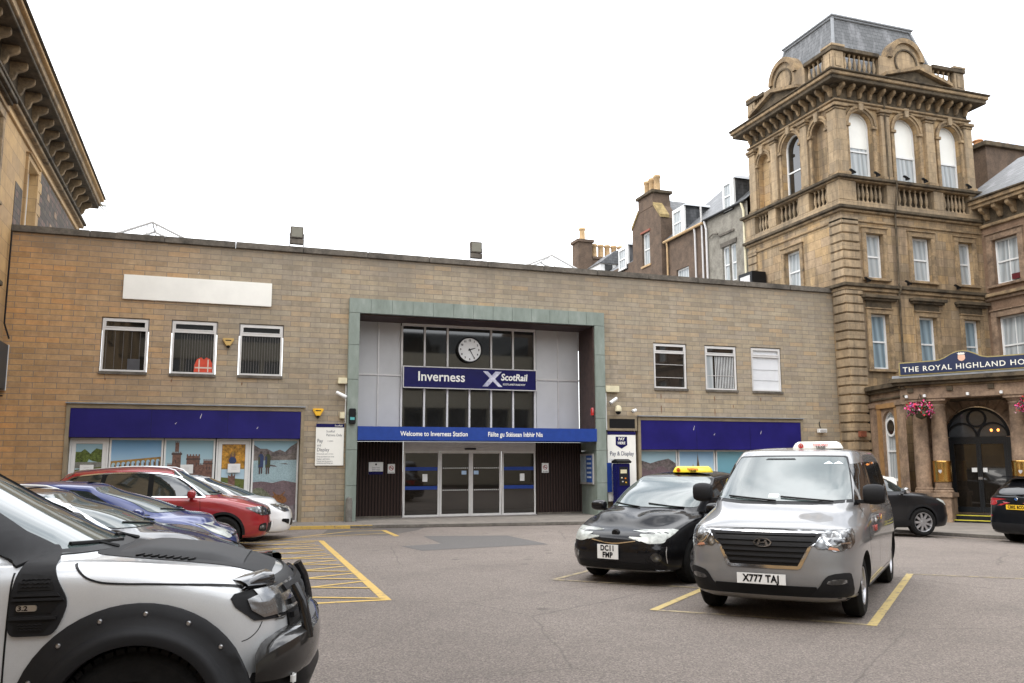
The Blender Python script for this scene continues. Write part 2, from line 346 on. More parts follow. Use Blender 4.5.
# hotel side pavement follows the porch direction
kb = [(-5.45, 24.2), (2.3, 24.10), (4.93, 23.75), (9.68, 23.1), (13.5, 22.6), (16.2, 21.3), (17.9, 19.3), (19.6, 16.3), (21.4, 13.0), (24.5, 7.0), (30.0, -4.0)]
p_ = MB(); p_.prism(kb + [(40, -4), (40, 27), (-5.45, 27)], 'z', GZ + .004, PZ); struct('pavement', p_, mt['slabs'])
k_ = MB()
for (a, b) in zip(kb, kb[1:]):
    d = (Vector(b) - Vector(a)).normalized(); n_ = Vector((d.y, -d.x))
    k_.prism([a, b, tuple(Vector(b) + n_ * .13), tuple(Vector(a) + n_ * .13)], 'z', GZ + .002, PZ + .005)
struct('kerb', k_, trim('kerb_stone', (.17, .155, .135), (.10, .09, .08)), bevel=.01)
yk = MB(); a, b = Vector((-5.4, 24.07)), Vector((3.9, 23.76))
yk.prism([(-5.4, 24.06), (2.3, 23.96), (4.2, 23.72), (4.2, 23.83), (2.3, 24.09), (-5.4, 24.19)], 'z', GZ + .004, PZ + .010); struct('kerb_paint', yk, mt['yellow'])
def line(name, pts, w, m, z=GZ + .004):
    mb = MB()
    for a, b in zip(pts, pts[1:]):
        a, b = Vector(a), Vector(b); d = (b - a).normalized(); n_ = Vector((-d.y, d.x)) * w / 2
        mb.poly([(*(a + n_), z), (*(b + n_), z), (*(b - n_), z), (*(a - n_), z)])
    return struct(name, mb, m)
HX = 2.18                                   # hatched bay's right edge
line('hatch_line', [(2.42, 20.3), (HX, 11.15)], .12, mt['yellow'])
line('hatch_line', [(HX, 11.20), (-1.6, 11.3)], .10, mt['yellow'], GZ + .005)
line('hatch_line', [(2.45, 20.3), (-1.5, 20.5)], .10, mt['yellow'], GZ + .005)
line('hatch_line', [(-1.5, 20.5), (-1.6, 11.5)], .10, mt['yellow'], GZ + .006)
for k in range(9):
    y0 = 11.3 + k * 1.0
    line('hatch_line', [(-1.55, y0), (HX + .01 * k, y0 + 1.75)] if y0 + 1.75 < 20.3 else [(-1.55, y0), (HX - (y0 - 18.6) * 2, 20.4)], .085, mt['yellow'], GZ + .0065 + k * .0002)
    line('hatch_line', [(HX, y0 - .0 if k else 11.3), (-1.55, min(20.4, y0 + 1.75))], .085, mt['yellow'], GZ + .009 + k * .0002)
line('bay_line', [(1.3, 20.75), (3.5, 22.9), (4.35, 22.8)], .09, mt['yellow'])
line('bay_line', [(4.35, 22.9), (4.30, 20.9)], .13, mt['yellow'], GZ + .005)
line('bay_line', [(2.1, 21.3), (4.3, 21.9)], .07, mt['yellow'], GZ + .006)
# van and taxi bays (direction along the bays and across them)
ux, uy = Vector((.746, .666)), Vector((.72, -.694))
P0 = Vector((5.02, 9.36))
def at(a, b): q = P0 + ux * a + uy * b; return (q.x, q.y)
line('bay_line', [(5.02, 9.34), (6.74, 7.69)], .085, mt['yellow_faint'])
line('bay_line', [(6.70, 7.65), (10.37, 10.93)], .10, mt['yellow_van'], GZ + .005)
line('bay_line', [(10.33, 10.93), (14.5, 7.2)], .08, mt['yellow_faint'], GZ + .0055)
line('bay_line', [(4.99, 9.31), (8.7, 12.6)], .10, mt['yellow_van'], GZ + .006)
line('bay_line', [(4.89, 12.23), (6.12, 13.3), (7.6, 14.6)], .09, mt['yellow_faint'], GZ + .0052)
line('bay_line', [(4.89, 12.23), (6.6, 10.62)], .08, mt['yellow_faint'], GZ + .007)
line('bay_line', [(6.6, 10.7), (10.2, 14.0)], .09, mt['yellow_faint'], GZ + .0075)
line('kerb_line', [(14.2, 21.6), (16.9, 19.4), (18.7, 16.4), (20.6, 13.0)], .07, mt['yellow_faint'])
line('kerb_line', [(13.6, 21.0), (16.2, 18.9), (17.9, 16.0), (19.8, 12.6)], .08, mt['white_faint'], GZ + .005)
pt = MB(); pt.poly([(3.85, 18.3, GZ + .004), (4.05, 17.2, GZ + .004), (4.9, 17.35, GZ + .004), (6.95, 17.6, GZ + .004), (6.85, 20.1, GZ + .004), (4.9, 20.7, GZ + .004), (4.8, 18.6, GZ + .004)]); struct('tarmac_patch', pt, mt['patch'])
pt = MB(); pt.poly([(2.6, 21.9, GZ + .003), (4.1, 21.2, GZ + .003), (5.2, 22.6, GZ + .003), (5.6, 23.5, GZ + .003), (3.0, 23.7, GZ + .003)]); struct('tarmac_patch', pt, M('old_patch', (.10, .088, .078), .85, var=.2, kind='World'))
# ---------------------------------------------------------------- station building
def PF(y0, sgn=1):                          # facade mapping: u along x, z up, d inwards
    return lambda u, z, d=0: (u, y0 + d * sgn, z)
def PX(x0, sgn=1):                          # side facade facing -x: u along y, depth towards +x
    return lambda u, z, d=0: (x0 + d * sgn, u, z)
def wall_poly(mb, outer, holes, P, depth, m=0):
    loops = [[Vector((a, b, 0)) for a, b in outer]] + [[Vector((a, b, 0)) for a, b in h] for h in holes]
    flat = [q for l in loops for q in l]
    i = mb.P([P(q.x, q.y) for q in flat])
    for t in tessellate_polygon(loops): mb.F([i + k for k in t], m)
    for h in holes:
        for a, b in zip(h, h[1:] + h[:1]): mb.poly([P(*a), P(*b), P(*b, depth), P(*a, depth)], m)
    return mb
def rect(a, b, c, d): return [(a, c), (b, c), (b, d), (a, d)]
def boxP(mb, P, u0, u1, z0, z1, d0, d1, m=0):
    i = mb.P([P(u, z, d) for z in (z0, z1) for d in (d0, d1) for u in (u0, u1)])
    for q in ((0, 2, 3, 1), (4, 5, 7, 6), (0, 1, 5, 4), (2, 6, 7, 3), (0, 4, 6, 2), (1, 3, 7, 5)): mb.F([i + k for k in q], m)
def frame(mb, P, u0, u1, z0, z1, t, d0, d1, m=0):
    boxP(mb, P, u0, u1, z0, z0 + t, d0, d1, m); boxP(mb, P, u0, u1, z1 - t, z1, d0, d1, m)
    boxP(mb, P, u0, u0 + t, z0 + t, z1 - t, d0, d1, m); boxP(mb, P, u1 - t, u1, z0 + t, z1 - t, d0, d1, m)
st = root('station_building', 'long two-storey buff stone station building with a green framed glazed entrance', 'building', (8, D, 0))
K = 1.0113
F0 = PF(D); wb = dict(world=True)
wins = [(-3.075, -1.85, 4.21, 5.76), (-1.27, -.03, 4.20, 5.77), (.57, 1.83, 4.21, 5.76), (14.10, 15.41, 4.19, 5.79), (16.12, 17.43, 4.19, 5.79), (18.02, 19.30, 4.19, 5.80)]
mb = MB()
outer = [(-5.45, -.3), (-3.80, -.3), (-3.80, 3.33), (2.50, 3.33), (2.50, -.3), (3.9, -.3), (3.9, 6.5), (12.0, 6.5), (12.0, -.3), (12.24, -.3), (12.24, 3.24), (20.08, 3.24), (20.08, -.3), (21.75, -.3), (21.75, 7.98), (-5.45, 7.98)]
wall_poly(mb, outer, [rect(*w) for w in wins], F0, .22)
mb.poly([(-5.45, D, 7.98), (21.75, D, 7.98), (21.75, D + .3, 7.98), (-5.45, D + .3, 7.98)])
mb.build('wall', mt['station_stone'], st, **wb)
mb = MB()
for k in range(14): x0 = -5.45 + k * 27.2 / 14; mb.box(x0, x0 + 27.2 / 14 - .012, D - .07, D + .42, 7.985, 8.17)
mb.build('coping', mt['concrete'], st, bevel=.012, **wb)
mb = MB(); mb.box(-5.4, 21.7, D + .42, D + 14, 7.4, 7.55); mb.build('roof', mt['lead'], st, **wb)
# shop front recess linings
def recess(x0, x1, z1, dep, name='shopfront_surround'):
    mb = MB()
    for a, b in ((x0, x0 + .10), (x1 - .10, x1)): mb.box(a, b, D - .035, D + dep, GZ, z1)
    mb.box(x0 + .10, x1 - .10, D - .035, D + dep, z1 - .12, z1); mb.build(name, mt['pale_stone'], st, bevel=.006, **wb)
    f = MB(); f.box(x0 - .02, x1 + .02, D - .10, D + .02, z1 + .002, z1 + .035); f.build('lead_flashing', mt['lead'], st, **wb)
recess(-3.80, 2.50, 3.33, .5); recess(13.44, 20.08, 3.24, .5)
for a, b, c, d in ((-3.695, 2.395, 2.42, 3.205), (13.545, 19.975, 2.14, 3.115)):
    mb = MB(); mb.box(a, b, D - .02, D + .20, c, d); mb.build('fascia', mt['navy'], st, bevel=.006, **wb)
for x, z, l, m_ in ((14.35, 4.02, .22, 0), (14.35, 3.62, .3, 0), (16.45, 3.98, .2, 0), (16.45, 3.55, .3, 0), (18.35, 3.98, .16, 0), (17.2, 3.70, .12, 0), (-2.9, 4.05, .08, 0), (-1.2, 4.05, .08, 0), (.7, 4.02, .1, 0)):
    q = MB(); q.poly([(x - .012, D - .003, z), (x + .014, D - .003, z + .01), (x + .02, D - .003, z - l * .4), (x + .004, D - .003, z - l), (x - .014, D - .003, z - l * .5)]); q.build('rust_stain', M('rust', (.17, .075, .035), .9, var=.4, scale=30), st, **wb)
for x, z, l in ((-.35, 3.10, .14), (-1.0, 2.85, .05), (1.2, 2.75, .06), (15.6, 2.95, .16), (18.3, 2.8, .12), (16.4, 2.7, .07), (-.6, 7.2, .05)):
    q = MB(); q.poly([(x, D - .024, z), (x + .012, D - .024, z + .01), (x - .03, D - .024, z - l), (x - .04, D - .024, z - l * .8)]); q.build('bird_dropping', mt['white_paint'], st, **wb)
for a, b in ((-1.66, 2.42), (.36, 2.42), (15.68, 2.14), (17.83, 2.14)):
    q = MB(); q.box(a, a + .006, D - .0225, D - .0195, b + .01, b + .77); q.build('panel_joint', mt['black'], st, **wb)
# upper windows: metal frame, top vent, blinds
for i, (a, b, c, d) in enumerate(wins):
    fr = MB(); frame(fr, F0, a + .03, b - .03, c + .03, d - .03, .055, .03, .11); boxP(fr, F0, a + .085, b - .085, d - .36, d - .29, .03, .10)
    frame(fr, F0, a + .085, b - .085, d - .29, d - .085, .03, .02, .07)
    f = fr.build('window', mt['alu_light'], st, **wb)
    sl = MB(); boxP(sl, F0, a - .0, b + .0, c - .05, c + .03, -.05, .10); sl.build('sill', mt['concrete'], f, **wb)
    g_ = MB(); boxP(g_, F0, a + .08, b - .08, c + .08, d - .08, .085, .10); gm = mt['glass_dark']
    if i == 5: gm = mt['blind']
    g_.build('pane', gm, f, **wb)
    if i == 5:
        r_ = MB()
        for zz in (c + .42, c + .80): boxP(r_, F0, a + .1, b - .1, zz, zz + .012, .072, .08)
        r_.build('blind_fold', M('blind_grey', (.45, .46, .47), .5), f, **wb)
    if i in (0, 1, 2, 4):                   # vertical louvre blinds just inside
        n = 14 if i != 4 else 12; x0_ = a + .10 if i != 4 else a + .42
        for k in range(n):
            if i == 0 and k % 3: continue
            if i == 1 and k < 2: continue
            bl = MB(); x = x0_ + (b - .12 - x0_) * (k + .5) / n
            boxP(bl, F0, x, x + (.028 if i == 4 else .011), c + .10, d - .38, .076, .082)
            bl.build('blind_slat', M('slat_pale', (.55, .56, .55), .5) if i == 4 else M('slat_dark', (.10, .09, .085), .6), f, **wb) if k < 14 else None
    if i == 4:
        bl = MB(); boxP(bl, F0, a + .10, a + .36, c + .09, d - .38, .074, .082); bl.build('curtain', mt['curtain'], f, **wb)
    if i == 3:
        bl = MB()
        for zz in (c + .40, c + .85): boxP(bl, F0, a + .09, b - .12, zz, zz + .02, .072, .08)
        bl.build('glazing_bar', mt['alu'], f, **wb)
    if i == 4:
        bl = MB(); boxP(bl, F0, a + .09, b - .12, c + .52, c + .54, .066, .073); bl.build('glazing_bar', mt['alu'], f, **wb)
    if i == 0:
        bx = MB(); boxP(bx, F0, b - .52, b - .20, c + .09, c + .40, .070, .084); bx.build('file_box', M('box_grey', (.05, .05, .055), .5), f, **wb)
vs = MB(); pts = [(-.62, 4.29), (-.12, 4.29), (-.13, 4.55), (-.20, 4.68), (-.30, 4.72), (-.36, 4.66), (-.44, 4.72), (-.55, 4.66), (-.61, 4.5)]
vs.prism(pts, 'y', D + .04, D + .075); hv = vs.build('hanging_vest', M('hi_vis_orange', (.55, .055, .02), .6, var=.2), None, smooth=False)
tag(hv, 'orange high visibility jacket in the second window from the left', 'jacket')
vb = MB(); vb.box(-.60, -.14, D + .036, D + .040, 4.40, 4.44); vb.box(-.50, -.47, D + .034, D + .040, 4.30, 4.66); vb.box(-.26, -.23, D + .034, D + .040, 4.30, 4.66); vb.build('reflective_tape', M('tape', (.6, .5, .42), .3), hv)
# white blank panel: real sheet standing off the wall
wp_ = MB(); wp_.box(-2.58, 1.44, D - .06, D - .01, 6.285, 6.985); wo_ = wp_.build('blank_sign', mt['white_paint'], None, bevel=.006); tag(wo_, 'long blank white sign panel high on the left stone wall', 'sign')
# green slate portal
def portal():
    p = MB()
    for k, z in enumerate((0, 1.05, 2.1, 3.15, 4.2, 5.25)):
        z1 = min(z + 1.05, 6.23)
        for a, b in ((3.72, 4.04), (11.84, 12.20)): p.box(a, b, D - .16, D + 1.15, max(z, GZ) + .004, z1 - .004)
    for k in range(13):
        a = 3.72 + k * 8.48 / 13; p.box(a + .003, a + 8.48 / 13 - .003, D - .16, D + 1.15, 6.234, 6.68)
    p.build('portal_surround', mt['copper_green'], st, bevel=.004, **wb)
    s = MB(); s.box(4.045, 11.835, D + .0, D + 1.15, 6.19, 6.23); s.build('soffit', mt['brown_soffit'], st, **wb)
    s = MB(); s.box(11.80, 11.838, D - .10, D + 1.1, 2.83, 6.19); s.build('reveal_lining', mt['brown_soffit'], st, **wb)
portal()
GY = D + 1.10
G = PF(GY)
mb = MB(); mb.box(4.04, 11.83, GY + .12, GY + .2, 2.6, 6.2); mb.build('backing_wall', mt['black'], st, **wb)
def kx(x): return x * K
# grey infill panels either side of the upper glazing
for a, b, m_ in ((4.05, kx(5.52), kx(4.80)), (kx(10.10), 11.80, kx(10.90))):
    for u0, u1 in ((a, m_), (m_, b)):
        for z0, z1 in ((2.80, 4.47), (4.52, 6.19)):
            q = MB(); boxP(q, G, u0 + .02, u1 - .02, z0, z1, .02, .06); q.build('infill_panel', mt['grey_panel'], st, **wb)
    q = MB(); boxP(q, G, a, b, 4.47, 4.52, -.01, .05); boxP(q, G, m_ - .022, m_ + .022, 2.8, 4.468, -.012, .05); boxP(q, G, m_ - .022, m_ + .022, 4.522, 6.19, -.012, .05); q.build('panel_rail', mt['alu'], st, **wb)
gx0, gx1 = kx(5.54), kx(10.08)
fr = MB(); boxP(fr, G, gx0, gx1, 6.11, 6.19, -.04, .06)
for x in (5.54, 10.05): boxP(fr, G, kx(x) - .03, kx(x) + .03, 2.80, 6.108, -.04, .06)
for x in (6.28, 7.04, 8.52, 9.28): boxP(fr, G, kx(x) - .028, kx(x) + .028, 4.82, 6.108, -.04, .06); boxP(fr, G, kx(x) - .028, kx(x) + .028, 2.80, 4.1, -.04, .06)
boxP(fr, G, kx(7.78) - .028, kx(7.78) + .028, 2.80, 4.1, -.04, .06)
ug = fr.build('upper_glazing', mt['alu_light'], st, **wb)
xs = [5.54, 6.28, 7.04, 7.78, 8.52, 9.28, 10.05]
for i, (a, b) in enumerate(zip(xs, xs[1:])):
    q = MB(); boxP(q, G, kx(a) + .03, kx(b) - .03, 2.82, 4.12, .02, .035); q.build('pane', mt['glass_dark'], ug, **wb)
for a, b in ((5.54, 6.28), (6.28, 7.04), (7.04, 8.52), (8.52, 9.28), (9.28, 10.05)):
    q = MB(); boxP(q, G, kx(a) + .03, kx(b) - .03, 4.80, 6.10, .02, .035); q.build('pane', mt['glass_dark'], ug, **wb)
# name board
nb = MB(); nb.box(kx(5.56), kx(10.06), GY - .16, GY - .045, 4.09, 4.79); ns = nb.build('name_sign', mt['navy_sign'], None, bevel=.004); tag(ns, 'navy station name board reading Inverness below the clock', 'sign')
q = MB(); frame(q, PF(GY - .16), kx(5.555), kx(10.065), 4.085, 4.795, .03, -.015, .01); q.build('sign_edge', mt['alu'], ns)
text('Inverness', .43, mt['white_paint'], ns, (kx(6.81), GY - .165, 4.46), 0, bold=.006, sx=.97, ext=.001)
text('ScotRail', .31, mt['white_paint'], ns, (kx(9.27), GY - .165, 4.51), 0, bold=.008, sx=.92, shear=.12, ext=.001)
text("SCOTLAND'S RAILWAY", .085, mt['white_paint'], ns, (kx(9.27), GY - .165, 4.28), 0, bold=.001, sx=.88)
t = NT('saltire_silver'); v = t.pos('World'); t.set(t.b, 'Base Color', t.ramp(t.noise(v, 5), [(.35, (.30, .30, .42)), (.65, (.70, .70, .76))])); mt['salt'] = t.mat
q = MB()
for pts in ([(8.20, 4.70), (8.36, 4.70), (8.86, 4.20), (8.72, 4.20)], [(8.62, 4.70), (8.84, 4.70), (8.36, 4.20), (8.18, 4.20)]):
    q.prism([(kx(a), b) for a, b in pts], 'y', GY - .168 - (.002 if pts[0][0] > 8.5 else 0), GY - .158)
q.build('cross_emblem', mt['salt'], ns)
# clock
ck_ = root('clock', 'round white faced clock with black rim above the name board', 'clock', (kx(7.76), GY - .10, 5.40))
q = MB(); q.lathe([(.001, .09), (.41, .09), (.425, .03), (.425, -.02), (.40, -.035), (.385, -.02), (.385, 0)], (0, 0, 0), 48, 'y', cap=False); q.build('case', mt['black'], ck_, smooth=True)
q = MB(); q.lathe([(.001, -.005), (.388, -.005)], (0, 0, 0), 48, 'y', cap=False); q.build('dial', mt['plate_white'], ck_)
for h in range(12):
    a = R(90 - 30 * (h or 12)); text(str(h or 12), .085, mt['black'], ck_, (.31 * math.cos(a), -.012, .31 * math.sin(a)), 0, bold=.004, name='numeral')
def hand(ang, l, w):
    q = MB(); q.T = Matrix.Rotation(R(ang), 4, 'Y'); q.prism([(-w, -.05), (w, -.05), (w * .5, l), (-w * .5, l)], 'y', -.022, -.014); q.T = None; q.build('hand', mt['black'], ck_)
hand(72, .20, .02); hand(150, .30, .015)
# blue canopy band with the welcome text
bp_ = MB(); bp_.box(4.045, 11.845, D - .20, D + 1.08, 2.385, 2.80); cn = bp_.build('canopy', mt['royal'], st, bevel=.005, **wb)
text('Welcome to Inverness Station', .205, mt['white_paint'], cn, (6.39, D - .205, 2.585), 0, bold=.003, sx=.84, ext=.001, world=True)
text('Fàilte gu Stèisean Inbhir Nis', .205, mt['white_paint'], cn, (9.02, D - .205, 2.585), 0, bold=.003, sx=.80, ext=.001, world=True)
# lower dark ribbed walls
for a, b in ((4.05, kx(5.62)), (kx(10.06), 11.84)):
    q = MB(); boxP(q, G, a, b, .02, 2.38, -.02, .05); q.build('ribbed_panel', mt['ribbed'], st, **wb)
q = MB(); boxP(q, G, 4.05, kx(5.6), PZ, PZ + .06, -.05, .0); boxP(q, G, kx(10.1), 11.84, PZ, PZ + .06, -.05, 0); q.build('plinth', mt['concrete'], st, **wb)
# doors: fixed light, two sliding leaves, fixed light, grey header
q = MB(); boxP(q, G, kx(5.64), kx(10.05), 2.08, 2.38, -.06, .05); hd = q.build('door_header', mt['alu'], st, bevel=.004, **wb)
q = MB(); boxP(q, G, kx(7.62), kx(7.98), 2.13, 2.18, -.12, -.055); q.build('door_sensor', mt['black'], hd, **wb)
for a, b, d_, nm in ((5.64, 6.80, 0, 'side_light'), (6.82, 7.84, .03, 'sliding_door'), (7.85, 8.87, .03, 'sliding_door'), (8.89, 10.05, 0, 'side_light')):
    q = MB(); t_ = .065 if nm == 'sliding_door' else .055; frame(q, G, kx(a), kx(b), PZ + .01, 2.078, t_, d_ - .04, d_ + .03)
    f = q.build(nm, mt['alu_light'], st, bevel=.004, **wb)
    q = MB(); boxP(q, G, kx(a) + t_, kx(b) - t_, PZ + .06, 2.03, d_ - .005, d_ + .005); q.build('pane', mt['glass_shop'], f, **wb)
    if nm == 'side_light':
        for z in (1.47, .87): q = MB(); boxP(q, G, kx(a) + t_, kx(b) - t_, z, z + .11, d_ - .014, d_ - .006); q.build('blue_band', mt['royal'], f, **wb)
        q = MB(); boxP(q, G, kx((a + b) / 2) + .04, kx((a + b) / 2) + .20, 1.12, 1.36, d_ - .016, d_ - .006); q.build('notice', mt['plate_white'], f, **wb)
    else:
        for z in (1.53, .83):
            q = MB()
            for k in range(13): x = kx(a) + t_ + .04 + k * .068; boxP(q, G, x, x + .032, z, z + .032, d_ - .010, d_ - .006)
            dm = q.build('dot_marking', mt['plate_white'], f, **wb); dm['kind'] = 'stuff'
        q = MB(); x = kx(b) - .30 if a < 7 else kx(a) + .10; boxP(q, G, x, x + .16, 1.34, 1.46, d_ - .014, d_ - .006); q.build('notice', M('notice_blue', (.35, .48, .65), .5), f, **wb)
q = MB(); boxP(q, G, kx(5.62), kx(10.06), GZ, PZ + .012, -.10, .12); q.build('threshold', mt['alu'], st, **wb)
# shop fronts
def shopfront(dv, z1, y):
    P = PF(y); out = []
    for a, b, kind in dv:
        q = MB(); frame(q, P, a, b, PZ + .0, z1, .05, -.03, .05)
        if kind == 'door': frame(q, P, a + .055, b - .055, PZ + .05, z1 - .055, .10, -.02, .04)
        f = q.build('shop_door' if kind == 'door' else 'shop_window', mt['white_frame'], st, bevel=.004, **wb)
        i_ = .16 if kind == 'door' else .05
        q = MB(); boxP(q, P, a + i_, b - i_, PZ + .06, z1 - i_, .012, .02); q.build('pane', mt['glass_shop'], f, **wb)
        out.append((f, a + i_, b - i_, PZ + i_, z1 - i_, y + .008))
    return out
sf = shopfront([(-3.69, -2.72, 'door'), (-2.70, -1.32, 'w'), (-1.30, .06, 'w'), (.09, 1.04, 'door'), (1.07, 2.39, 'w')], 2.41, D + .25)
sr = shopfront([(13.55, 15.04, 'w'), (15.08, 16.53, 'w'), (16.57, 18.2, 'w'), (18.24, 19.97, 'w')], 2.13, D + .25)
for y0, zz in ((D + .62, 2.5), (D + .62, 2.3)): pass
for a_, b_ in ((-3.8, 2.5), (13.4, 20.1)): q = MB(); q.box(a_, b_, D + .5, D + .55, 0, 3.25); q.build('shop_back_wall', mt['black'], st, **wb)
C_ = {}
def pc(name, col, var=.15, sc=4, rough=.35):
    if name not in C_:
        t = NT('poster_' + name); v = t.pos('World')
        c_ = t.mix(.8, t.ramp(t.noise(v, sc * 1.5, 8, .7), [(.35, mul(col, 1 - var * 1.5 if var < .5 else .3)), (.65, mul(col, 1 + var * 1.5))]), t.ramp(t.noise(v, 50, 5, .8), [(.3, g3(.30)), (.7, g3(1.3))]), 'MULTIPLY')
        t.set(t.b, 'Base Color', c_); t.set(t.b, 'Roughness', rough); C_[name] = t.mat
    return C_[name]
def pgrad(name, c0, c1, z0, z1):
    if name in C_: return C_[name]
    t = NT('poster_' + name); v = t.pos('World'); s = t.n('ShaderNodeSeparateXYZ', {0: v}).outputs[2]
    k = t.n('ShaderNodeMapRange', {0: s, 1: z0, 2: z1}).outputs[0]
    t.set(t.b, 'Base Color', t.ramp(t.math('ADD', k, t.math('MULTIPLY', t.noise(v, 3.0), .15)), [(0, c0), (1, c1)])); t.set(t.b, 'Roughness', .3); C_[name] = t.mat; return t.mat
def poster(sl, layers, name='window_poster'):
    """Printed vinyl on the glass: flat shapes layered 1 mm apart, in fractions of the pane."""
    f, a, b, c, d, y = sl; mats = []; q = MB(); y0 = y
    for k, (m_, pts) in enumerate(layers):
        if m_ not in mats: mats.append(m_)
        mi = mats.index(m_)
        pp = [(a + (b - a) * u, c + (d - c) * w) for u, w in pts]; yy = y0 - .0012 * k
        i = q.P([(u, yy, w) for u, w in pp])
        for t in tessellate_polygon([[Vector((u, w, 0)) for u, w in pp]]): q.F([i + z for z in t], mi)
    return q.build(name, mats, f, **wb)
full = [(0, 0), (1, 0), (1, 1), (0, 1)]
def blob(cx, cy, rx, ry, n=14, s=0, j=.25):
    rnd_ = random.Random(s); return [(min(1, max(0, cx + rx * math.cos(2 * math.pi * k / n) * (1 + rnd_.uniform(-j, j)))), min(1, max(0, cy + ry * math.sin(2 * math.pi * k / n) * (1 + rnd_.uniform(-j, j))))) for k in range(n)]
skyb = pgrad('sky_a', (.45, .60, .68), (.12, .30, .52), 1.5, 2.4); skyp = pgrad('sky_b', (.50, .60, .60), (.28, .46, .55), 1.0, 2.4)
grass, dgreen, tree_, ochre = pc('grass', (.12, .14, .03)), pc('dark_green', (.02, .03, .01), .4), pc('tree', (.10, .14, .03), .5, 9), pc('ochre', (.34, .20, .05), .3)
pk, brick_, dbrick = pc('lilac', (.17, .12, .13)), pc('castle', (.19, .10, .075), .3, 10), pc('castle_dark', (.08, .05, .045))
water, navyp, khaki, hillp = pc('water', (.33, .45, .48), .08, 2), pc('coat_blue', (.03, .05, .13)), pc('coat_khaki', (.06, .07, .03)), pc('hill', (.15, .125, .12), .4, 5)
poster(sf[0], [(skyp, full), (tree_, blob(.25, .82, .35, .10, s=1)), (tree_, blob(.85, .84, .3, .10, s=2)), (pc('wall_grey', (.25, .25, .22)), [(0, .68), (1, .68), (1, .76), (0, .76)]), (grass, [(0, 0), (1, 0), (1, .70), (0, .66)]), (ochre, [(0, .55), (1, .52), (1, .64), (0, .62)]), (pc('navy_low', (.05, .08, .14)), [(0, 0), (1, 0), (1, .50), (0, .5)])])
# viaduct
L_ = [(skyb, full), (ochre, [(0, .60), (1, .60), (1, .80), (0, .745)])]
for k in range(10):
    u = .02 + k * .098; h_ = .735 + u * .052
    L_.append((skyb if k > 0 else skyp, [(u, .60), (u + .072, .60), (u + .072, h_ - .03)] + [(u + .036 + .036 * math.cos(R(a)), h_ - .03 + .022 * math.sin(R(a))) for a in range(30, 151, 30)] + [(u, h_ - .03)]))
    L_.append((dbrick, [(u + .050, .60), (u + .072, .60), (u + .072, h_ - .04), (u + .050, h_ - .03)]))
L_ += [(grass, [(0, .40), (1, .40), (1, .665), (0, .66)]), (dgreen, [(0, .655), (.3, .675), (.35, .655), (1, .665), (1, .645), (0, .63)]), (dgreen, [(0, 0), (1, 0), (1, .44), (0, .40)])]
poster(sf[1], L_)
def crenel(x0, x1, z0, z1, n=5):
    pts = [(x0, z0), (x1, z0), (x1, z1)]
    for k in range(n * 2 - 1): u = x1 - (x1 - x0) * (k + 1) / (n * 2 - 1); zz = z1 if k % 2 == 0 else z1 - .02; pts += [(u, zz)] + ([(u, z1 - .02 if k % 2 == 0 else z1)] if k < n * 2 - 2 else [])
    return pts
poster(sf[2], [(skyp, full), (brick_, crenel(.04, .14, .4, .72)), (brick_, crenel(.14, .32, .4, .86)), (brick_, crenel(.19, .27, .86, .99, 3)), (dbrick, [(.12, .82), (.34, .82), (.34, .845), (.12, .845)]), (brick_, crenel(.30, .46, .4, .70)), (brick_, crenel(.44, .72, .4, .83)), (dbrick, [(.43, .76), (.73, .76), (.73, .78), (.43, .78)]), (brick_, crenel(.70, .84, .4, .72)), (brick_, crenel(.80, .99, .4, .77)), (dbrick, [(.79, .71), (1, .71), (1, .725), (.79, .725)])]
       + [(dbrick, [(u, z), (u + .022, z), (u + .022, z + .04), (u, z + .04)]) for u, z in ((.50, .68), (.57, .68), (.64, .68), (.20, .72), (.86, .64), (.92, .64), (.50, .60), (.60, .60), (.36, .62))] + [(dgreen, [(0, .0), (1, 0), (1, .52), (.6, .56), (.3, .50), (0, .56)]), (tree_, blob(.75, .47, .25, .05, s=5))])
poster(sf[3], [(ochre, full), (pc('amber_glow', (.48, .24, .03), .5, 5), [(0, .68), (1, .68), (1, 1), (0, 1)]), (brick_, blob(.47, .83, .12, .07, s=7, j=.1)), (navyp, blob(.47, .78, .18, .05, s=8, j=.1)), (ochre, blob(.47, .87, .06, .035, s=8, j=.1)), (skyb, [(0, .50), (1, .50), (1, .66), (0, .66)]), (grass, [(0, 0), (1, 0), (1, .52), (0, .55)]), (tree_, blob(.25, .42, .3, .10, s=3)), (tree_, blob(.7, .36, .3, .1, s=4)), (brick_, [(.30, .42), (.60, .42), (.60, .60), (.52, .56), (.46, .61), (.40, .56), (.30, .58)]), (navyp, [(0, 0), (1, 0), (1, .25), (0, .27)])])
fig = lambda x, c, h: [(c, [(x - .055, .66), (x + .055, .66), (x + .065, .80), (x + .03, .835), (x - .03, .835), (x - .065, .80)]), (khaki if c is navyp else navyp, [(x - .06, .70), (x - .02, .70), (x - .02, .80), (x - .06, .80)]), (dbrick, blob(x, .85, .025, .018, s=1, j=0)), (dbrick, [(x - .04, .58), (x - .01, .58), (x - .005, .67), (x - .04, .67)]), (dbrick, [(x + .01, .585), (x + .04, .585), (x + .04, .67), (x + .005, .67)])]
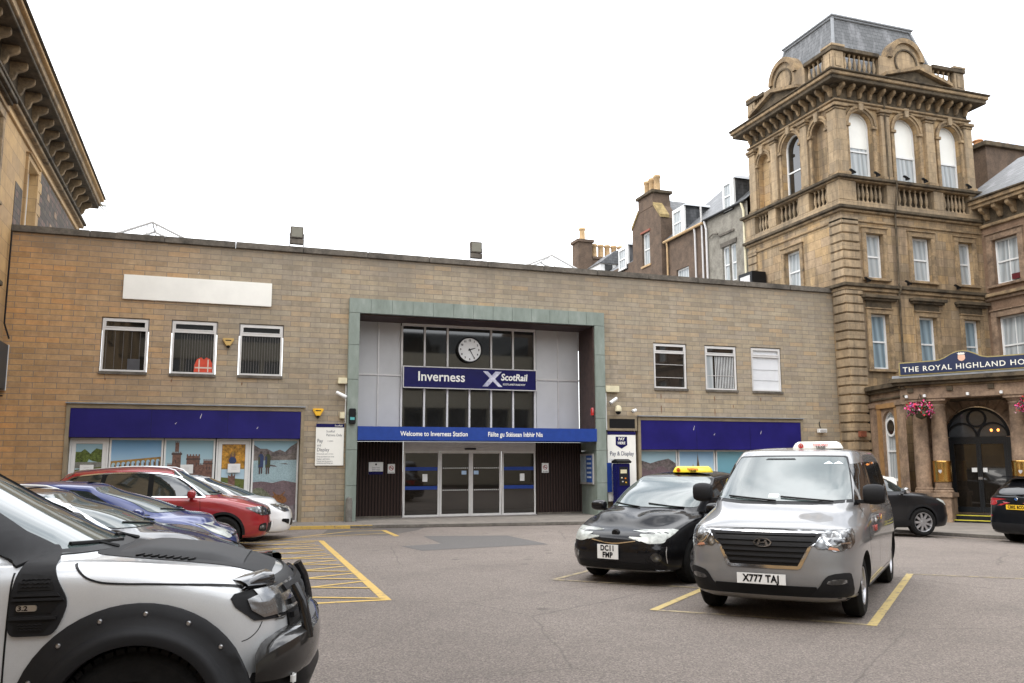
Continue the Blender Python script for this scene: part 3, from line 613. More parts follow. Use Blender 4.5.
poster(sf[4], [(skyp, full), (hillp, [(0, .78), (1, .74), (1, .98), (.85, .93), (.72, .86), (.6, .89), (.45, .86), (.3, .90), (.15, .90), (0, .95)]), (pc('hill2', (.20, .17, .15), .3), [(0, .74), (1, .72), (1, .88), (.8, .82), (.5, .80), (.2, .84), (0, .86)]), (water, [(0, .48), (1, .48), (1, .76), (0, .75)]), (hillp, [(.36, .68), (.55, .67), (.5, .69), (.40, .70)]), (hillp, [(.6, .71), (.8, .70), (.75, .72)])] + fig(.17, navyp, 0) + fig(.33, khaki, 0) + [(pk, [(0, .0), (1, 0), (1, .47), (.7, .50), (.45, .47), (.2, .49), (0, .48)]), (pc('bush', (.16, .17, .11), .4, 10), blob(.15, .30, .25, .10, s=6)), (pc('cow', (.22, .09, .03), .4, 14), blob(.60, .26, .20, .065, s=9, j=.15)), (pc('cow', (.22, .09, .03)), [(.60, .30), (.68, .30), (.76, .36), (.74, .36)]), (pc('cow', (.2, .1, .03)), [(.52, .30), (.46, .36), (.48, .36), (.58, .31)]), (pc('greyfield', (.20, .17, .18), .3, 3), [(0, 0), (1, 0), (1, .20), (.7, .16), (.3, .20), (0, .16)])])
for i, (u, z) in ((0, (-3.23, 1.56)), (2, (-.68, 1.56)), (3, (.59, 1.58))):
    q = MB(); q.box(u - .17, u + .17, D + .18, D + .186, z - .13, z + .12); q.build('notice', mt['plate_white'], sf[i][0], **wb)
    for k in range(3): text('–––––––', .04, mt['black'], sf[i][0], (u, D + .178, z + .05 - k * .04), 0, world=True, ext=.0005, name='notice_text')
poster(sr[0], [(skyp, full), (hillp, [(0, .2), (1, .2), (1, .80), (.8, .88), (.5, .84), (.3, .80), (0, .86)]), (pk, [(0, 0), (1, 0), (1, .62), (.6, .76), (.3, .68), (0, .74)]), (pc('heather', (.13, .11, .13), .5, 7), [(0, 0), (1, 0), (1, .5), (.5, .62), (0, .5)])])
poster(sr[1], [(skyb, full), (dgreen, [(0, .3), (1, .3), (1, .62), (.8, .66), (.2, .62), (0, .64)]), (ochre, [(.25, .45), (.9, .45), (.9, .68), (.78, .74), (.70, .66), (.62, .72), (.6, .66), (.54, .97), (.50, .70), (.42, .68), (.40, .80), (.36, .68), (.25, .64)]), (pc('dark_spire', (.06, .05, .04)), [(.48, .55), (.58, .55), (.56, .70), (.54, 1.0), (.52, .70)]), (water, [(0, .0), (1, 0), (1, .42), (0, .42)]), (dgreen, [(0, .38), (1, .38), (1, .50), (0, .5)])])
poster(sr[2], [(pgrad('teal', (.10, .25, .30), (.20, .42, .50), .8, 2.2), full)]); poster(sr[3], [(C_['teal'], full), (hillp, [(0, .3), (1, .3), (1, .7), (.4, .8), (0, .6)])])
# ---------------------------------------------------------------- the hotel: corner tower, wing, porch
ht = root('hotel_tower', 'ornate brown stone hotel tower with slate mansard roof right of the station', 'building', (25.15, 28, 0))
TX0, TX1, TY0, TY1 = 21.72, 28.6, 25.1, 30.95
TF, TS = PF(TY0), PX(TX0)
def arc_pts(cx, cz, r, a0=0, a1=180, n=12, rz=None): return [(cx + r * math.cos(R(a0 + (a1 - a0) * k / n)), cz + (rz or r) * math.sin(R(a0 + (a1 - a0) * k / n))) for k in range(n + 1)]
def archhole(c, w, z0, zs): return [(c - w / 2, z0), (c + w / 2, z0)] + arc_pts(c, zs, w / 2)
def sash(parent, P, u0, u1, z0, z1, d, cm='curtain', bars=False, arched=False, flip=False, blind=None):
    """White timber sash: outer frame, meeting rail and net curtain behind glass."""
    fr = MB(); t_ = .07
    if arched:
        c = (u0 + u1) / 2; w = (u1 - u0); o_ = archhole(c, w, z0, z1 - w / 2); i_ = archhole(c, w - 2 * t_, z0 + t_, z1 - w / 2)
        i = fr.P([P(*q, d) for q in o_]); j = fr.P([P(*q, d) for q in i_]); i2 = fr.P([P(*q, d + .06) for q in i_]); n = len(o_)
        for k in range(n): fr.F((i + k, i + (k + 1) % n, j + (k + 1) % n, j + k)); fr.F((j + k, j + (k + 1) % n, i2 + (k + 1) % n, i2 + k))
    else: frame(fr, P, u0, u1, z0, z1, t_, d, d + .08)
    zm = z0 + (z1 - z0) * (.50 if not arched else .42)
    boxP(fr, P, u0 + t_, u1 - t_, zm - .03, zm + .03, d + .01, d + .07)
    if bars:
        c = (u0 + u1) / 2; boxP(fr, P, c - .018, c + .018, z0 + t_, zm - .03, d + .02, d + .06); boxP(fr, P, c - .018, c + .018, zm + .03, z1 - t_, d + .02, d + .06)
    f = fr.build('window', mt['white_frame'], parent, world=True)
    sl = MB(); boxP(sl, P, u0 - .0, u1 + .0, z0 - .05, z0, d - .05, d + .1); sl.build('sill', mt['white_frame'], f, world=True)
    if arched:
        q = MB(); c = (u0 + u1) / 2; w = u1 - u0 - 2 * t_; pts = [P(*p, d + .05) for p in archhole(c, w, z0 + t_, z1 - (u1 - u0) / 2)]; i = q.P(pts); q.F(range(i, i + len(pts)))
        q.build('pane', mt[cm], f, world=True)
        if blind:
            q = MB(); pts = [(c - w / 2, blind), (c + w / 2, blind)] + arc_pts(c, z1 - (u1 - u0) / 2, w / 2); i = q.P([P(*p, d + .035) for p in pts]); q.F(range(i, i + len(pts))); q.build('roller_blind', mt['white_paint'], f, world=True)
    else:
        q = MB(); boxP(q, P, u0 + t_, u1 - t_, z0 + t_, z1 - t_, d + .05, d + .055); q.build('pane', mt[cm], f, world=True)
    return f
def surround(parent, P, u0, u1, z0, z1, w=.17, d=-.07, head=.0, name='window_surround', m='hotel_trim'):
    q = MB(); boxP(q, P, u0 - w, u0, z0 - .02, z1, d, .02); boxP(q, P, u1, u1 + w, z0 - .02, z1, d, .02); boxP(q, P, u0 - w, u1 + w, z1, z1 + w, d, .02)
    boxP(q, P, u0 - w - .03, u1 + w + .03, z1 + w, z1 + w + .05, d - .05, .02); boxP(q, P, u0 - w - .05, u1 + w + .05, z0 - .12, z0 - .02, d - .06, .02)
    q.build(name, mt[m], parent, bevel=.012, world=True)
    if head:
        q = MB(); boxP(q, P, u0 - w, u1 + w, z1 + w + .052, z1 + w + .052 + head, d + .03, .02); boxP(q, P, u0 - w - .22, u1 + w + .22, z1 + w + .052 + head, z1 + w + .17 + head, -.26, .02)
        boxP(q, P, u0 - w - .16, u1 + w + .16, z1 + w + head - .03, z1 + w + .05 + head, -.17, .02)
        q.build('window_hood', mt['hotel_dark'], parent, bevel=.012, world=True)
# lower body: front and side walls with window openings
w1 = [(22.76, 23.60, 5.10, 7.15), (25.02, 25.88, 5.10, 7.15), (27.24, 28.04, 5.10, 7.15)]
w2 = [(22.77, 23.56, 8.52, 10.22), (24.95, 25.88, 8.55, 10.26), (27.24, 27.96, 8.55, 10.24)]
s2 = [(27.52, 28.50, 8.5, 10.12)]
mb = MB(); wall_poly(mb, rect(TX0, TX1, -.4, 11.4), [rect(*w) for w in w1 + w2], TF, .28)
wall_poly(mb, rect(TY0, TY1, -.1, 11.4), [rect(*w) for w in s2], TS, .28)
mb.poly([(TX1, TY0, -.1), (TX1, TY1, -.1), (TX1, TY1, 12.2), (TX1, TY0, 12.2)]); mb.poly([(TX0, TY1, -.1), (TX1, TY1, -.1), (TX1, TY1, 12.2), (TX0, TY1, 12.2)])
mb.build('wall', mt['hotel_stone'], ht, **wb)
for w in w1: sash(ht, TF, w[0], w[1], w[2], w[3], .16, 'blue_curtain'); surround(ht, TF, *w, head=.34)
for w in w2: sash(ht, TF, w[0], w[1], w[2], w[3], .16); surround(ht, TF, *w, w=.19)
for w in s2: sash(ht, TS, w[0], w[1], w[2], w[3], .16); surround(ht, TS, *w, w=.19)
# quoins at the front corner
q = MB()
z = .1; k = 0
while z < 10.7:
    h = .335
    if not 7.85 < z < 8.3:
        a = .74 if k % 2 == 0 else .74; q.box(TX0 - .06, TX0 + a, TY0 - .06, TY0 + .66, z + .02, z + h - .02)
    z += h; k += 1
q.build('quoin', mt['hotel_pale'], ht, bevel=.025, **wb)
q = MB()
z = 8.5
while z < 10.7: q.box(TX0 - .05, TX0 + .5, TY1 - .6, TY1 + .05, z + .02, z + .315); z += .335
q.build('quoin', mt['hotel_pale'], ht, bevel=.02, **wb)
def band(z0, z1, p, m='hotel_trim', nm='string_course', bev=.02, top=0):
    q = MB(); q.box(TX0 - p, TX1 + (0 if z1 < 11.9 else p), TY0 - p, TY1 + p, z0, z1); q.build(nm, mt[m], ht, bevel=bev, **wb)
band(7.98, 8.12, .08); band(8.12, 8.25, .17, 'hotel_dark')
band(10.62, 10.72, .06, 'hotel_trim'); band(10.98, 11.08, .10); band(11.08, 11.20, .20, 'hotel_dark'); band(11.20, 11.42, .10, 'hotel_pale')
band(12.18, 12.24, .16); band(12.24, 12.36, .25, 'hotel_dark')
# blind balustrade between the floors
BAL = [(.055, 0), (.055, .05), (.03, .08), (.03, .12), (.062, .22), (.066, .30), (.045, .42), (.028, .52), (.028, .58), (.05, .60), (.05, .66)]
def balusters(parent, P, u0, u1, z0, h, d, n, m='hotel_pale'):
    for k in range(n):
        u = u0 + (u1 - u0) * (k + .5) / n; q = MB(); c = P(u, z0, d)
        q.lathe([(r * 1.05, zz * h / .66) for r, zz in BAL], c, 10); q.build('baluster', mt[m], parent, smooth=True, ang=60, **wb)
def pier(P, u0, u1, z0, z1, d0, m='hotel_pale', nm='pedestal', parent=None):
    q = MB(); boxP(q, P, u0, u1, z0, z1, d0, .3); q.build(nm, mt[m], parent or ht, bevel=.012, world=True)
q = MB(); q.box(TX0 + .30, TX1 - .16, TY0 + .30, TY1 - .1, 11.3, 12.2); q.build('parapet_back', mt['hotel_dark'], ht, **wb)  # dark tone stands in for the shadow behind the balusters
for u0, u1 in ((21.66, 22.42), (23.86, 24.36), (26.14, 26.64), (27.98, 28.62)): pier(TF, u0, u1, 11.42, 12.18, -.09)
for u0, u1 in ((22.5, 23.82), (24.4, 26.1), (26.68, 27.94)): balusters(ht, TF, u0 + .05, u1 - .05, 11.44, .72, .08, 6)
for u0, u1 in ((25.0, 25.7), (26.75, 27.4), (28.85, 29.35), (30.3, 31.0)): pier(TS, u0, u1, 11.42, 12.18, -.09)
for u0, u1 in ((25.75, 26.7), (27.45, 28.8), (29.4, 30.25)): balusters(ht, TS, u0 + .03, u1 - .03, 11.44, .72, .08, 4 if u1 - u0 < 1.2 else 5)
# vertical break in the front, above the hoods
# belvedere storey
UX, UY = 21.98, 25.36; UX1, UY1 = 28.45, 30.8
UF, US = PF(UY), PX(UX)
fa = [(23.08, 1.10), (25.30, 1.16), (27.50, 1.06)]; sa = [(26.35, .82), (28.10, 1.15), (29.95, .75)]
ZS = 14.62
mb = MB()
wall_poly(mb, rect(UX, UX1, 12.3, 15.5), [archhole(c, w, 12.45, ZS) for c, w in fa], UF, .30)
wall_poly(mb, rect(UY, UY1, 12.3, 15.5), [archhole(c, w, 12.45, ZS - .05) for c, w in sa], US, .30)
mb.poly([(UX1, UY, 12.3), (UX1, UY1, 12.3), (UX1, UY1, 15.5), (UX1, UY, 15.5)]); mb.poly([(UX, UY1, 12.3), (UX1, UY1, 12.3), (UX1, UY1, 15.5), (UX, UY1, 15.5)])
mb.build('upper_wall', mt['hotel_stone'], ht, **wb)
for (c, w), bz in zip(fa, (13.75, 13.66, 13.62)): sash(ht, UF, c - w / 2, c + w / 2, 12.47, ZS + w / 2, .20, 'curtain', arched=True, blind=bz)
c, w = sa[1]; sash(ht, US, c - w / 2, c + w / 2, 12.47, ZS + w / 2 - .05, .2, 'glass_dark', arched=True)
for c, w in (sa[0], sa[2]):
    q = MB(); q.box(UX + .22, UX + .3, c - w / 2, c + w / 2, 12.4, ZS + w / 2); q.build('niche_back', mt['hotel_stone'], ht, **wb)
def archivolt(P, c, w, zs, t_=.16):
    q = MB()
    for r0, r1, d in ((w / 2 + .0, w / 2 + .10, -.05), (w / 2 + .10, w / 2 + t_ + .03, -.10)):
        A, B = arc_pts(c, zs, r0, n=16), arc_pts(c, zs, r1, n=16)
        for k in range(16):
            f_ = [P(*A[k], d), P(*A[k + 1], d), P(*B[k + 1], d), P(*B[k], d)]; bk = [P(*B[k], .01), P(*B[k + 1], .01)]
            q.poly(f_); q.poly([f_[3], f_[2], bk[1], bk[0]]); q.poly([f_[1], f_[0], P(*A[k], .01), P(*A[k + 1], .01)])
    q.build('arch_moulding', mt['hotel_trim'], ht, **wb)
    q = MB(); i = q.P([P(c - .09, zs + w / 2 - .03, -.16), P(c + .09, zs + w / 2 - .03, -.16), P(c + .12, zs + w / 2 + .34, -.16), P(c - .12, zs + w / 2 + .34, -.16), P(c - .09, zs + w / 2 - .03, .01), P(c + .09, zs + w / 2 - .03, .01), P(c + .12, zs + w / 2 + .34, .01), P(c - .12, zs + w / 2 + .34, .01)])
    for f_ in ((0, 1, 2, 3), (0, 1, 5, 4), (1, 2, 6, 5), (2, 3, 7, 6), (3, 0, 4, 7)): q.F([i + x for x in f_])
    q.build('keystone', mt['hotel_pale'], ht, bevel=.01, **wb)
    for s in (-1, 1):
        q = MB(); boxP(q, P, c + s * (w / 2 + .09) - .12, c + s * (w / 2 + .09) + .12, zs - .14, zs - .02, -.12, .02); boxP(q, P, c + s * (w / 2 + .10) - .08, c + s * (w / 2 + .10) + .08, 12.36, zs - .141, -.06, .02)
        q.build('impost', mt['hotel_trim'], ht, bevel=.01, **wb)
for c, w in fa: archivolt(UF, c, w, ZS)
for c, w in sa: archivolt(US, c, w, ZS - .05)
def pilaster(P, u0, u1):
    e_ = .006 if P is US else 0
    q = MB(); boxP(q, P, u0, u1, 12.6, 15.08, -.14 + e_, .02); q.build('pilaster', mt['hotel_pale'], ht, bevel=.012, world=True)
    q = MB(); boxP(q, P, u0 - .06, u1 + .06, 12.36, 12.46, -.22, .02); boxP(q, P, u0 - .03, u1 + .03, 12.46, 12.6, -.18, .02); q.build('pilaster_base', mt['hotel_trim'], ht, bevel=.012, world=True); q = MB()
    boxP(q, P, u0 - .03, u1 + .03, 15.08, 15.16, -.18, .02); boxP(q, P, u0 - .07, u1 + .07, 15.18, 15.30, -.24, .02); q.build('capital', mt['hotel_trim'], ht, bevel=.012, world=True)
for u0, u1 in ((21.838, 22.34), (23.98, 24.42), (26.20, 26.62), (28.18, 28.60)): pilaster(UF, u0, u1)
for u0, u1 in ((25.226, 25.74), (26.95, 27.36), (28.92, 29.32), (30.42, 30.88)): pilaster(US, u0, u1)
def ring(z0, z1, p, m, nm='cornice', bev=.02):
    q = MB(); q.box(UX - p, UX1 + p, UY - p, UY1 + p, z0, z1); q.build(nm, mt[m], ht, bevel=bev, **wb)
ring(15.30, 15.42, .10, 'hotel_trim'); ring(15.42, 15.50, .17, 'hotel_trim'); ring(15.50, 15.98, .06, 'hotel_dark', 'frieze')  # frieze tone darkened to paint in the shade between the corbels
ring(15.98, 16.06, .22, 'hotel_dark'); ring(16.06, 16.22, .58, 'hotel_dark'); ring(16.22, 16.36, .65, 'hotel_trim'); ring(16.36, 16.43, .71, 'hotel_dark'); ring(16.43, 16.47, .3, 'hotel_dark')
def corbel(P, u, z1, h, dep, w=.15, parent=None, m='hotel_trim'):
    q = MB(); prof = [(0, z1), (-dep, z1), (-dep, z1 - h * .28), (-dep * .80, z1 - h * .42), (-dep * .45, z1 - h * .55), (-dep * .36, z1 - h * .82), (-dep * .18, z1 - h), (0, z1 - h)]
    i = q.P([P(u - w / 2, zz, d) for d, zz in prof]); j = q.P([P(u + w / 2, zz, d) for d, zz in prof]); n = len(prof)
    for k in range(n): q.F((i + k, i + (k + 1) % n, j + (k + 1) % n, j + k))
    q.F(range(i, i + n)); q.F(range(j, j + n)); q.build('corbel', mt[m], parent or ht, bevel=.012, world=True)
CF, CS = PF(UY - .06), PX(UX - .06)
for k in range(14): corbel(CF, UX + .10 + k * (UX1 - UX - .2) / 13, 16.055, .44, .38, .12)
for k in range(12): corbel(CS, UY + .10 + k * (UY1 - UY - .2) / 11, 16.055, .44, .38, .12)
# parapet: piers, balusters, semicircular tablets, low pediments on the cornice
BX, BY, BX1, BY1 = UX - .06, UY - .06, UX1 + .06, UY1 + .06
BF, BS = PF(BY), PX(BX)
q = MB()
for a, b, c, d in ((BX, BX1, BY, BY + .3), (BX, BX1, BY1 - .3, BY1), (BX, BX + .3, BY + .3, BY1 - .3), (BX1 - .3, BX1, BY + .3, BY1 - .3)): q.box(a, b, c, d, 16.47, 16.72)
q.build('parapet_base', mt['hotel_pale'], ht, **wb)
for P, ctr, lo, hi in ((BF, 25.5, BX, BX1), (BS, 28.3, BY, BY1)):
    tb = MB(); rr = .80; zz = 17.52
    out_ = [(ctr - 1.35, 16.72), (ctr + 1.35, 16.72), (ctr + 1.35, 17.62), (ctr + rr, 17.62)] + arc_pts(ctr, 17.62, rr, 0, 180, 18)[1:] + [(ctr - 1.35, 17.62)]
    i = tb.P([P(*p, 0) for p in out_]); j = tb.P([P(*p, .3) for p in out_])
    for t3 in tessellate_polygon([[Vector((*p, 0)) for p in out_]]): tb.F([i + x for x in t3]); tb.F([j + x for x in t3])
    n = len(out_)
    for k in range(n): tb.F((i + k, i + (k + 1) % n, j + (k + 1) % n, j + k))
    tb.build('parapet_tablet', mt['hotel_pale'], ht, **wb)
    q = MB(); A, B = arc_pts(ctr, 17.62, rr - .10, 0, 180, 18), arc_pts(ctr, 17.62, rr + .10, 0, 180, 18)
    for k in range(18):
        q.poly([P(*A[k], -.10), P(*A[k + 1], -.10), P(*B[k + 1], -.10), P(*B[k], -.10)]); q.poly([P(*B[k], -.10), P(*B[k + 1], -.10), P(*B[k + 1], .34), P(*B[k], .34)]); q.poly([P(*A[k], -.10), P(*A[k + 1], -.10), P(*A[k + 1], .01), P(*A[k], .01)]); q.poly([P(*A[k], .34), P(*A[k + 1], .34), P(*B[k + 1], .34), P(*B[k], .34)])
    q.build('tablet_moulding', mt['hotel_trim'], ht, **wb)
    q = MB(); A, B = arc_pts(ctr, 17.50, .50, 0, 360, 28), arc_pts(ctr, 17.50, .57, 0, 360, 28)
    for k in range(28): q.poly([P(*A[k], -.05), P(*A[k + 1], -.05), P(*B[k + 1], -.05), P(*B[k], -.05)]); q.poly([P(*B[k], -.05), P(*B[k + 1], -.05), P(*B[k + 1], .0), P(*B[k], .0)]); q.poly([P(*A[k], -.05), P(*A[k + 1], -.05), P(*A[k + 1], .0), P(*A[k], .0)])
    q.build('roundel_moulding', mt['hotel_dark'], ht, **wb)
    q = MB()
    for s in (-1, 1):
        pts = [(ctr + s * 1.65, 16.475), (ctr, 16.94), (ctr, 17.08), (ctr + s * 1.65, 16.60)]
        i = q.P([P(*p, -.68) for p in pts]); j = q.P([P(*p, .02) for p in pts])
        q.F(range(i, i + 4)); q.F(range(j, j + 4)); [q.F((i + k, i + (k + 1) % 4, j + (k + 1) % 4, j + k)) for k in range(4)]
    q.build('pediment', mt['hotel_trim'], ht, **wb)
    q = MB(); i = q.P([P(ctr - 1.5, 16.475, -.50), P(ctr + 1.5, 16.475, -.50), P(ctr, 16.92, -.50)]); q.F((i, i + 1, i + 2)); q.build('tympanum', mt['hotel_dark'], ht, **wb)
    q = MB(); ee = .004 if P is BS else 0; boxP(q, P, lo - .05, ctr - 1.35, 17.50, 17.66 - ee, -.07 + ee, .36); q.build('parapet_rail', mt['hotel_dark'], ht, bevel=.015, world=True); q = MB(); boxP(q, P, ctr + 1.35, hi + .05, 17.50, 17.66 - ee, -.07 + ee, .36); q.build('parapet_rail', mt['hotel_dark'], ht, bevel=.015, world=True)
    for a, b in ((lo, lo + .52), (hi - .52, hi)):
        q = MB(); ee = .004 if P is BS else 0; boxP(q, P, a - .01 + ee, b + .01 - ee, 16.72, 17.5 - ee, -.01 + ee, .32); boxP(q, P, a + .12, b - .12, 16.86, 17.4, -.03, -.008); boxP(q, P, a - .05 - ee, b + .05 + ee, 17.662, 17.76 - ee, -.08 + ee, .38); q.build('parapet_pier', mt['hotel_pale'], ht, bevel=.012, world=True)
    for a, b in ((lo + .56, ctr - 1.38), (ctr + 1.38, hi - .56)):
        balusters(ht, P, a, b, 16.72, .78, .12, max(4, int((b - a) / .215)))
# mansard
a0, a1, c0, c1 = BX + .5, BX1 - .5, BY + .5, BY1 - .5; e0, e1, f0, f1 = 22.85, 26.45, 26.25, 29.3
q = MB(); lo_ = [(a0, c0, 16.6), (a1, c0, 16.6), (a1, c1, 16.6), (a0, c1, 16.6)]; hi_ = [(e0, f0, 19.45), (e1 + .35, f0, 19.45), (e1 + .35, f1, 19.45), (e0, f1, 19.45)]
q.rings([lo_, hi_]); q.build('mansard_roof', mt['slate'], ht, **wb)
q = MB()
for z0, z1, p in ((19.45, 19.53, .06), (19.53, 19.62, .11)): q.box(e0 - p, e1 + .35 + p, f0 - p, f1 + p, z0, z1)
q.build('roof_curb', mt['lead'], ht, bevel=.02, **wb)
q = MB()
for a, b in zip(lo_, hi_): q.tube([a, b], .07, 6)
q.build('hip_flashing', mt['lead'], ht, smooth=True, **wb)
q = MB(); q.tube([(24.18, UY - .16, 16.0), (24.18, UY - .16, 12.4), (24.2, TY0 - .28, 12.3), (24.15, TY0 - .12, 11.0), (24.12, TY0 - .10, 8.3), (24.12, TY0 - .22, 8.2), (24.1, TY0 - .09, 7.9), (24.1, TY0 - .09, 4.4)], .038, 8); q.build('downpipe', mt['hotel_dark'], ht, smooth=True, **wb)
for k, (x, y, z) in enumerate([(22.6, 24.93, 8.31), (24.5, 24.93, 8.31), (26.9, 24.93, 8.31), (23.3, 24.86, 12.42), (25.6, 24.86, 12.42), (27.8, 24.86, 12.42), (24.7, 24.86, 12.42), (22.2, 24.9, 12.42)]):
    f = root('uplighter', 'small black floodlight on the tower string course', 'light', (x, y, z), 0, 'black floodlights along the tower ledges')
    q = MB(); q.T = Matrix.Translation((0, 0, .08)) @ Matrix.Rotation(R(25), 4, 'Y') @ Matrix.Rotation(R(20), 4, 'X'); q.box(-.13, .13, -.05, .07, -.02, .05); q.T = None; q.build('lamp_body', mt['black'], f, bevel=.01)
    q = MB(); q.box(-.03, .03, -.03, .03, -.02, .07); q.build('bracket', mt['black'], f)

# ---------------------------------------------------------------- wing
WX = 28.5; PW = PX(WX)
wg = root('hotel_wing', 'tan stone hotel wing with corbelled eaves running forward on the right', 'building', (WX, 20, 0))
wy = [24.05 - 2.9 * k for k in range(12)]
W2 = [(y - .57, y + .57, 8.52, 10.28) for y in wy]; W1 = [(y - .62, y + .62, 5.0, 7.24) for y in wy]
mb = MB(); wall_poly(mb, rect(-12.0, TY0 - .02, -.5, 11.2), [rect(*w) for w in W2 + W1], PW, .28); mb.poly([(WX, -12, -.1), (40, -12, -.1), (40, -12, 11.2), (WX, -12, 11.2)])
mb.build('wall', trim('wing_stone', (.25, .165, .11), (.16, .105, .07)), wg, **wb)
for k, w in enumerate(W2): sash(wg, PW, *w, .15, bars=True); surround(wg, PW, *w, w=.24, m='pink_stone')
for k, w in enumerate(W1): sash(wg, PW, *w, .15, bars=True); surround(wg, PW, *w, w=.24, m='pink_stone')
q = MB(); q.box(WX + .08, WX + .14, 23.55, 23.95, 8.60, 8.82); vbx = q.build('window_box', M('maroon', (.10, .01, .015), .5), wg, **wb)
for z0, z1, p, m_ in ((7.92, 8.05, .10, 'pink_stone'), (8.05, 8.18, .22, 'hotel_trim'), (10.85, 10.98, .10, 'hotel_trim'), (11.60, 11.74, .50, 'hotel_trim'), (11.74, 11.90, .58, 'hotel_trim'), (11.90, 11.97, .66, 'hotel_dark')):
    q = MB(); q.box(WX - p, WX + .3, -12.0, TY0 - .01, z0, z1); q.build('string_course' if z1 < 9 else 'cornice', mt[m_], wg, bevel=.015, **wb)
q = MB(); q.box(WX - .02, WX + .3, -12, TY0 - .01, 10.98, 11.60); q.build('frieze', mt['hotel_dark'], wg, **wb)
PW2 = PX(WX - .02)
for k in range(60): corbel(PW2, TY0 - .42 - k * .60, 11.60, .48, .42, .17, wg)
q = MB(); q.prism([(WX - .55, 11.975), (31.6, 14.4), (34.5, 11.975)], 'y', -12.0, TY0 + .6); q.build('roof', mt['slate'], wg, **wb)

# ---------------------------------------------------------------- porch on the diagonal
PA = Vector((21.74, 22.69, 0)); pr = root('entrance_porch', 'pink stone hotel porch with columns under the navy hotel sign', 'porch', PA, math.atan2(-.86, .51))
ORG[pr.name] = Vector((0, 0, 0))              # local frame: x along the front, y inwards
PP = lambda u, z, d=0: (u, d, z)
def lb(name, u0, u1, d0, d1, z0, z1, m='pink_stone', par=None, bev=.012):
    q = MB(); q.box(u0, u1, d0, d1, z0, z1); return q.build(name, mt[m], par or pr, bevel=bev)
hc = 1.85; UE = 4.9
lb('beam', -.12, UE, .08, .75, 3.76, 4.15); lb('beam_moulding', -.16, UE, .04, .75, 4.15, 4.22, 'hotel_trim'); lb('cornice', -.30, UE, -.10, .9, 4.22, 4.32, 'hotel_dark'); lb('cornice', -.38, UE, -.20, .9, 4.32, 4.46, 'hotel_dark'); lb('cornice', -.30, UE, -.08, .9, 4.46, 4.56, 'lead')
q = MB(); q.box(-.1, UE, .7, 4.5, 4.40, 4.50); q.build('roof', mt['lead'], pr)
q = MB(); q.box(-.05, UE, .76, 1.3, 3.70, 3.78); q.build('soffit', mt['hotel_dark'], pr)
# back wall with arched doorway
mb = MB(); wall_poly(mb, rect(.2, UE, -.3, 3.75), [archhole(hc, 2.02, .0, 2.52)], lambda u, z, d=0: (u, 1.28 + d, z), .25); mb.build('porch_wall', mt['pink_stone'], pr)
q = MB(); N = 13
for k in range(N):
    A0, A1 = 180 * k / N + .8, 180 * (k + 1) / N - .8
    p1 = [(hc + r_ * math.cos(R(a)), 2.52 + r_ * math.sin(R(a))) for r_, a in ((1.02, A0), (1.46, A0), (1.46, A1), (1.02, A1))]; q.prism(p1, 'y', 1.235, 1.30)
q.build('voussoir_arch', mt['pink_stone'], pr, bevel=.008)
# doors: black, with fanlight of three circles
dr = MB(); D0 = 1.36
dr.box(hc - .96, hc - .84, D0, D0 + .1, 0, 2.5); dr.box(hc + .84, hc + .96, D0, D0 + .1, 0, 2.5); dr.box(hc - .84, hc + .84, D0, D0 + .1, 2.38, 2.52); dr.box(hc - .84, hc - .74, D0, D0 + .08, .05, 2.38); dr.box(hc + .74, hc + .84, D0, D0 + .08, .05, 2.38)
dr.box(hc - .07, hc - .004, D0, D0 + .08, .05, 2.38); dr.box(hc + .004, hc + .07, D0, D0 + .08, .05, 2.38); dr.box(hc - .74, hc - .07, D0, D0 + .08, .05, .22); dr.box(hc + .07, hc + .74, D0, D0 + .08, .05, .22); dr.box(hc - .74, hc + .74, D0 + .001, D0 + .08, 2.28, 2.38)
do = dr.build('entrance_door', M('black_door_paint', (.010, .012, .014), .3), pr, bevel=.006)
q = MB(); q.box(hc - .84, hc + .84, D0 + .05, D0 + .06, .1, 2.4); q.build('pane', mt['glass_shop'], do)
q = MB(); pts = [(hc - .94, 2.52)] + [(hc - .94, 2.52)] + []; pts = [(hc + .94 * math.cos(R(a)), 2.52 + .94 * math.sin(R(a))) for a in range(0, 181, 10)]; i = q.P([(u, D0 + .05, z) for u, z in pts]); q.F(range(i, i + len(pts))); fl_ = q.build('fanlight', glass('fanlight_glass', (.06, .065, .07), 1.7), pr)
q = MB()
def arcbar(cx, cz, r, a0, a1, w=.03, n=20):
    A, B = arc_pts(cx, cz, r - w, a0, a1, n), arc_pts(cx, cz, r + w, a0, a1, n)
    for k in range(n): q.prism([A[k], A[k + 1], B[k + 1], B[k]], 'y', D0 - .01, D0 + .06)
arcbar(hc, 2.53, .92, 0, 180, .04); arcbar(hc, 3.12, .27, 0, 360); arcbar(hc - .46, 2.52, .44, 0, 180); arcbar(hc + .46, 2.52, .44, 0, 180); q.build('glazing_bars', mt['black'], fl_)
for s, w_ in ((-1, .16), (1, .13)): q = MB(); q.box(hc + s * .16 - w_ / 2, hc + s * .16 + w_ / 2, D0 - .006, D0 - .001, 1.36, 1.50); q.build('notice', mt['plate_white'], do)
q = MB(); q.box(hc - .06, hc + .06, D0 - .03, D0 - .001, 1.12, 1.20); q.build('door_handle', mt['satin'], do)
for x in (hc + .42, hc + .62): q = MB(); q.lathe([(.001, -.05), (.035, -.03), (.04, .03), (.001, .05)], (x, D0 + .03, 2.72), 10); q.build('lit_bulb', emis('warm_bulb', (1, .35, .08), 2.0), fl_, smooth=True)
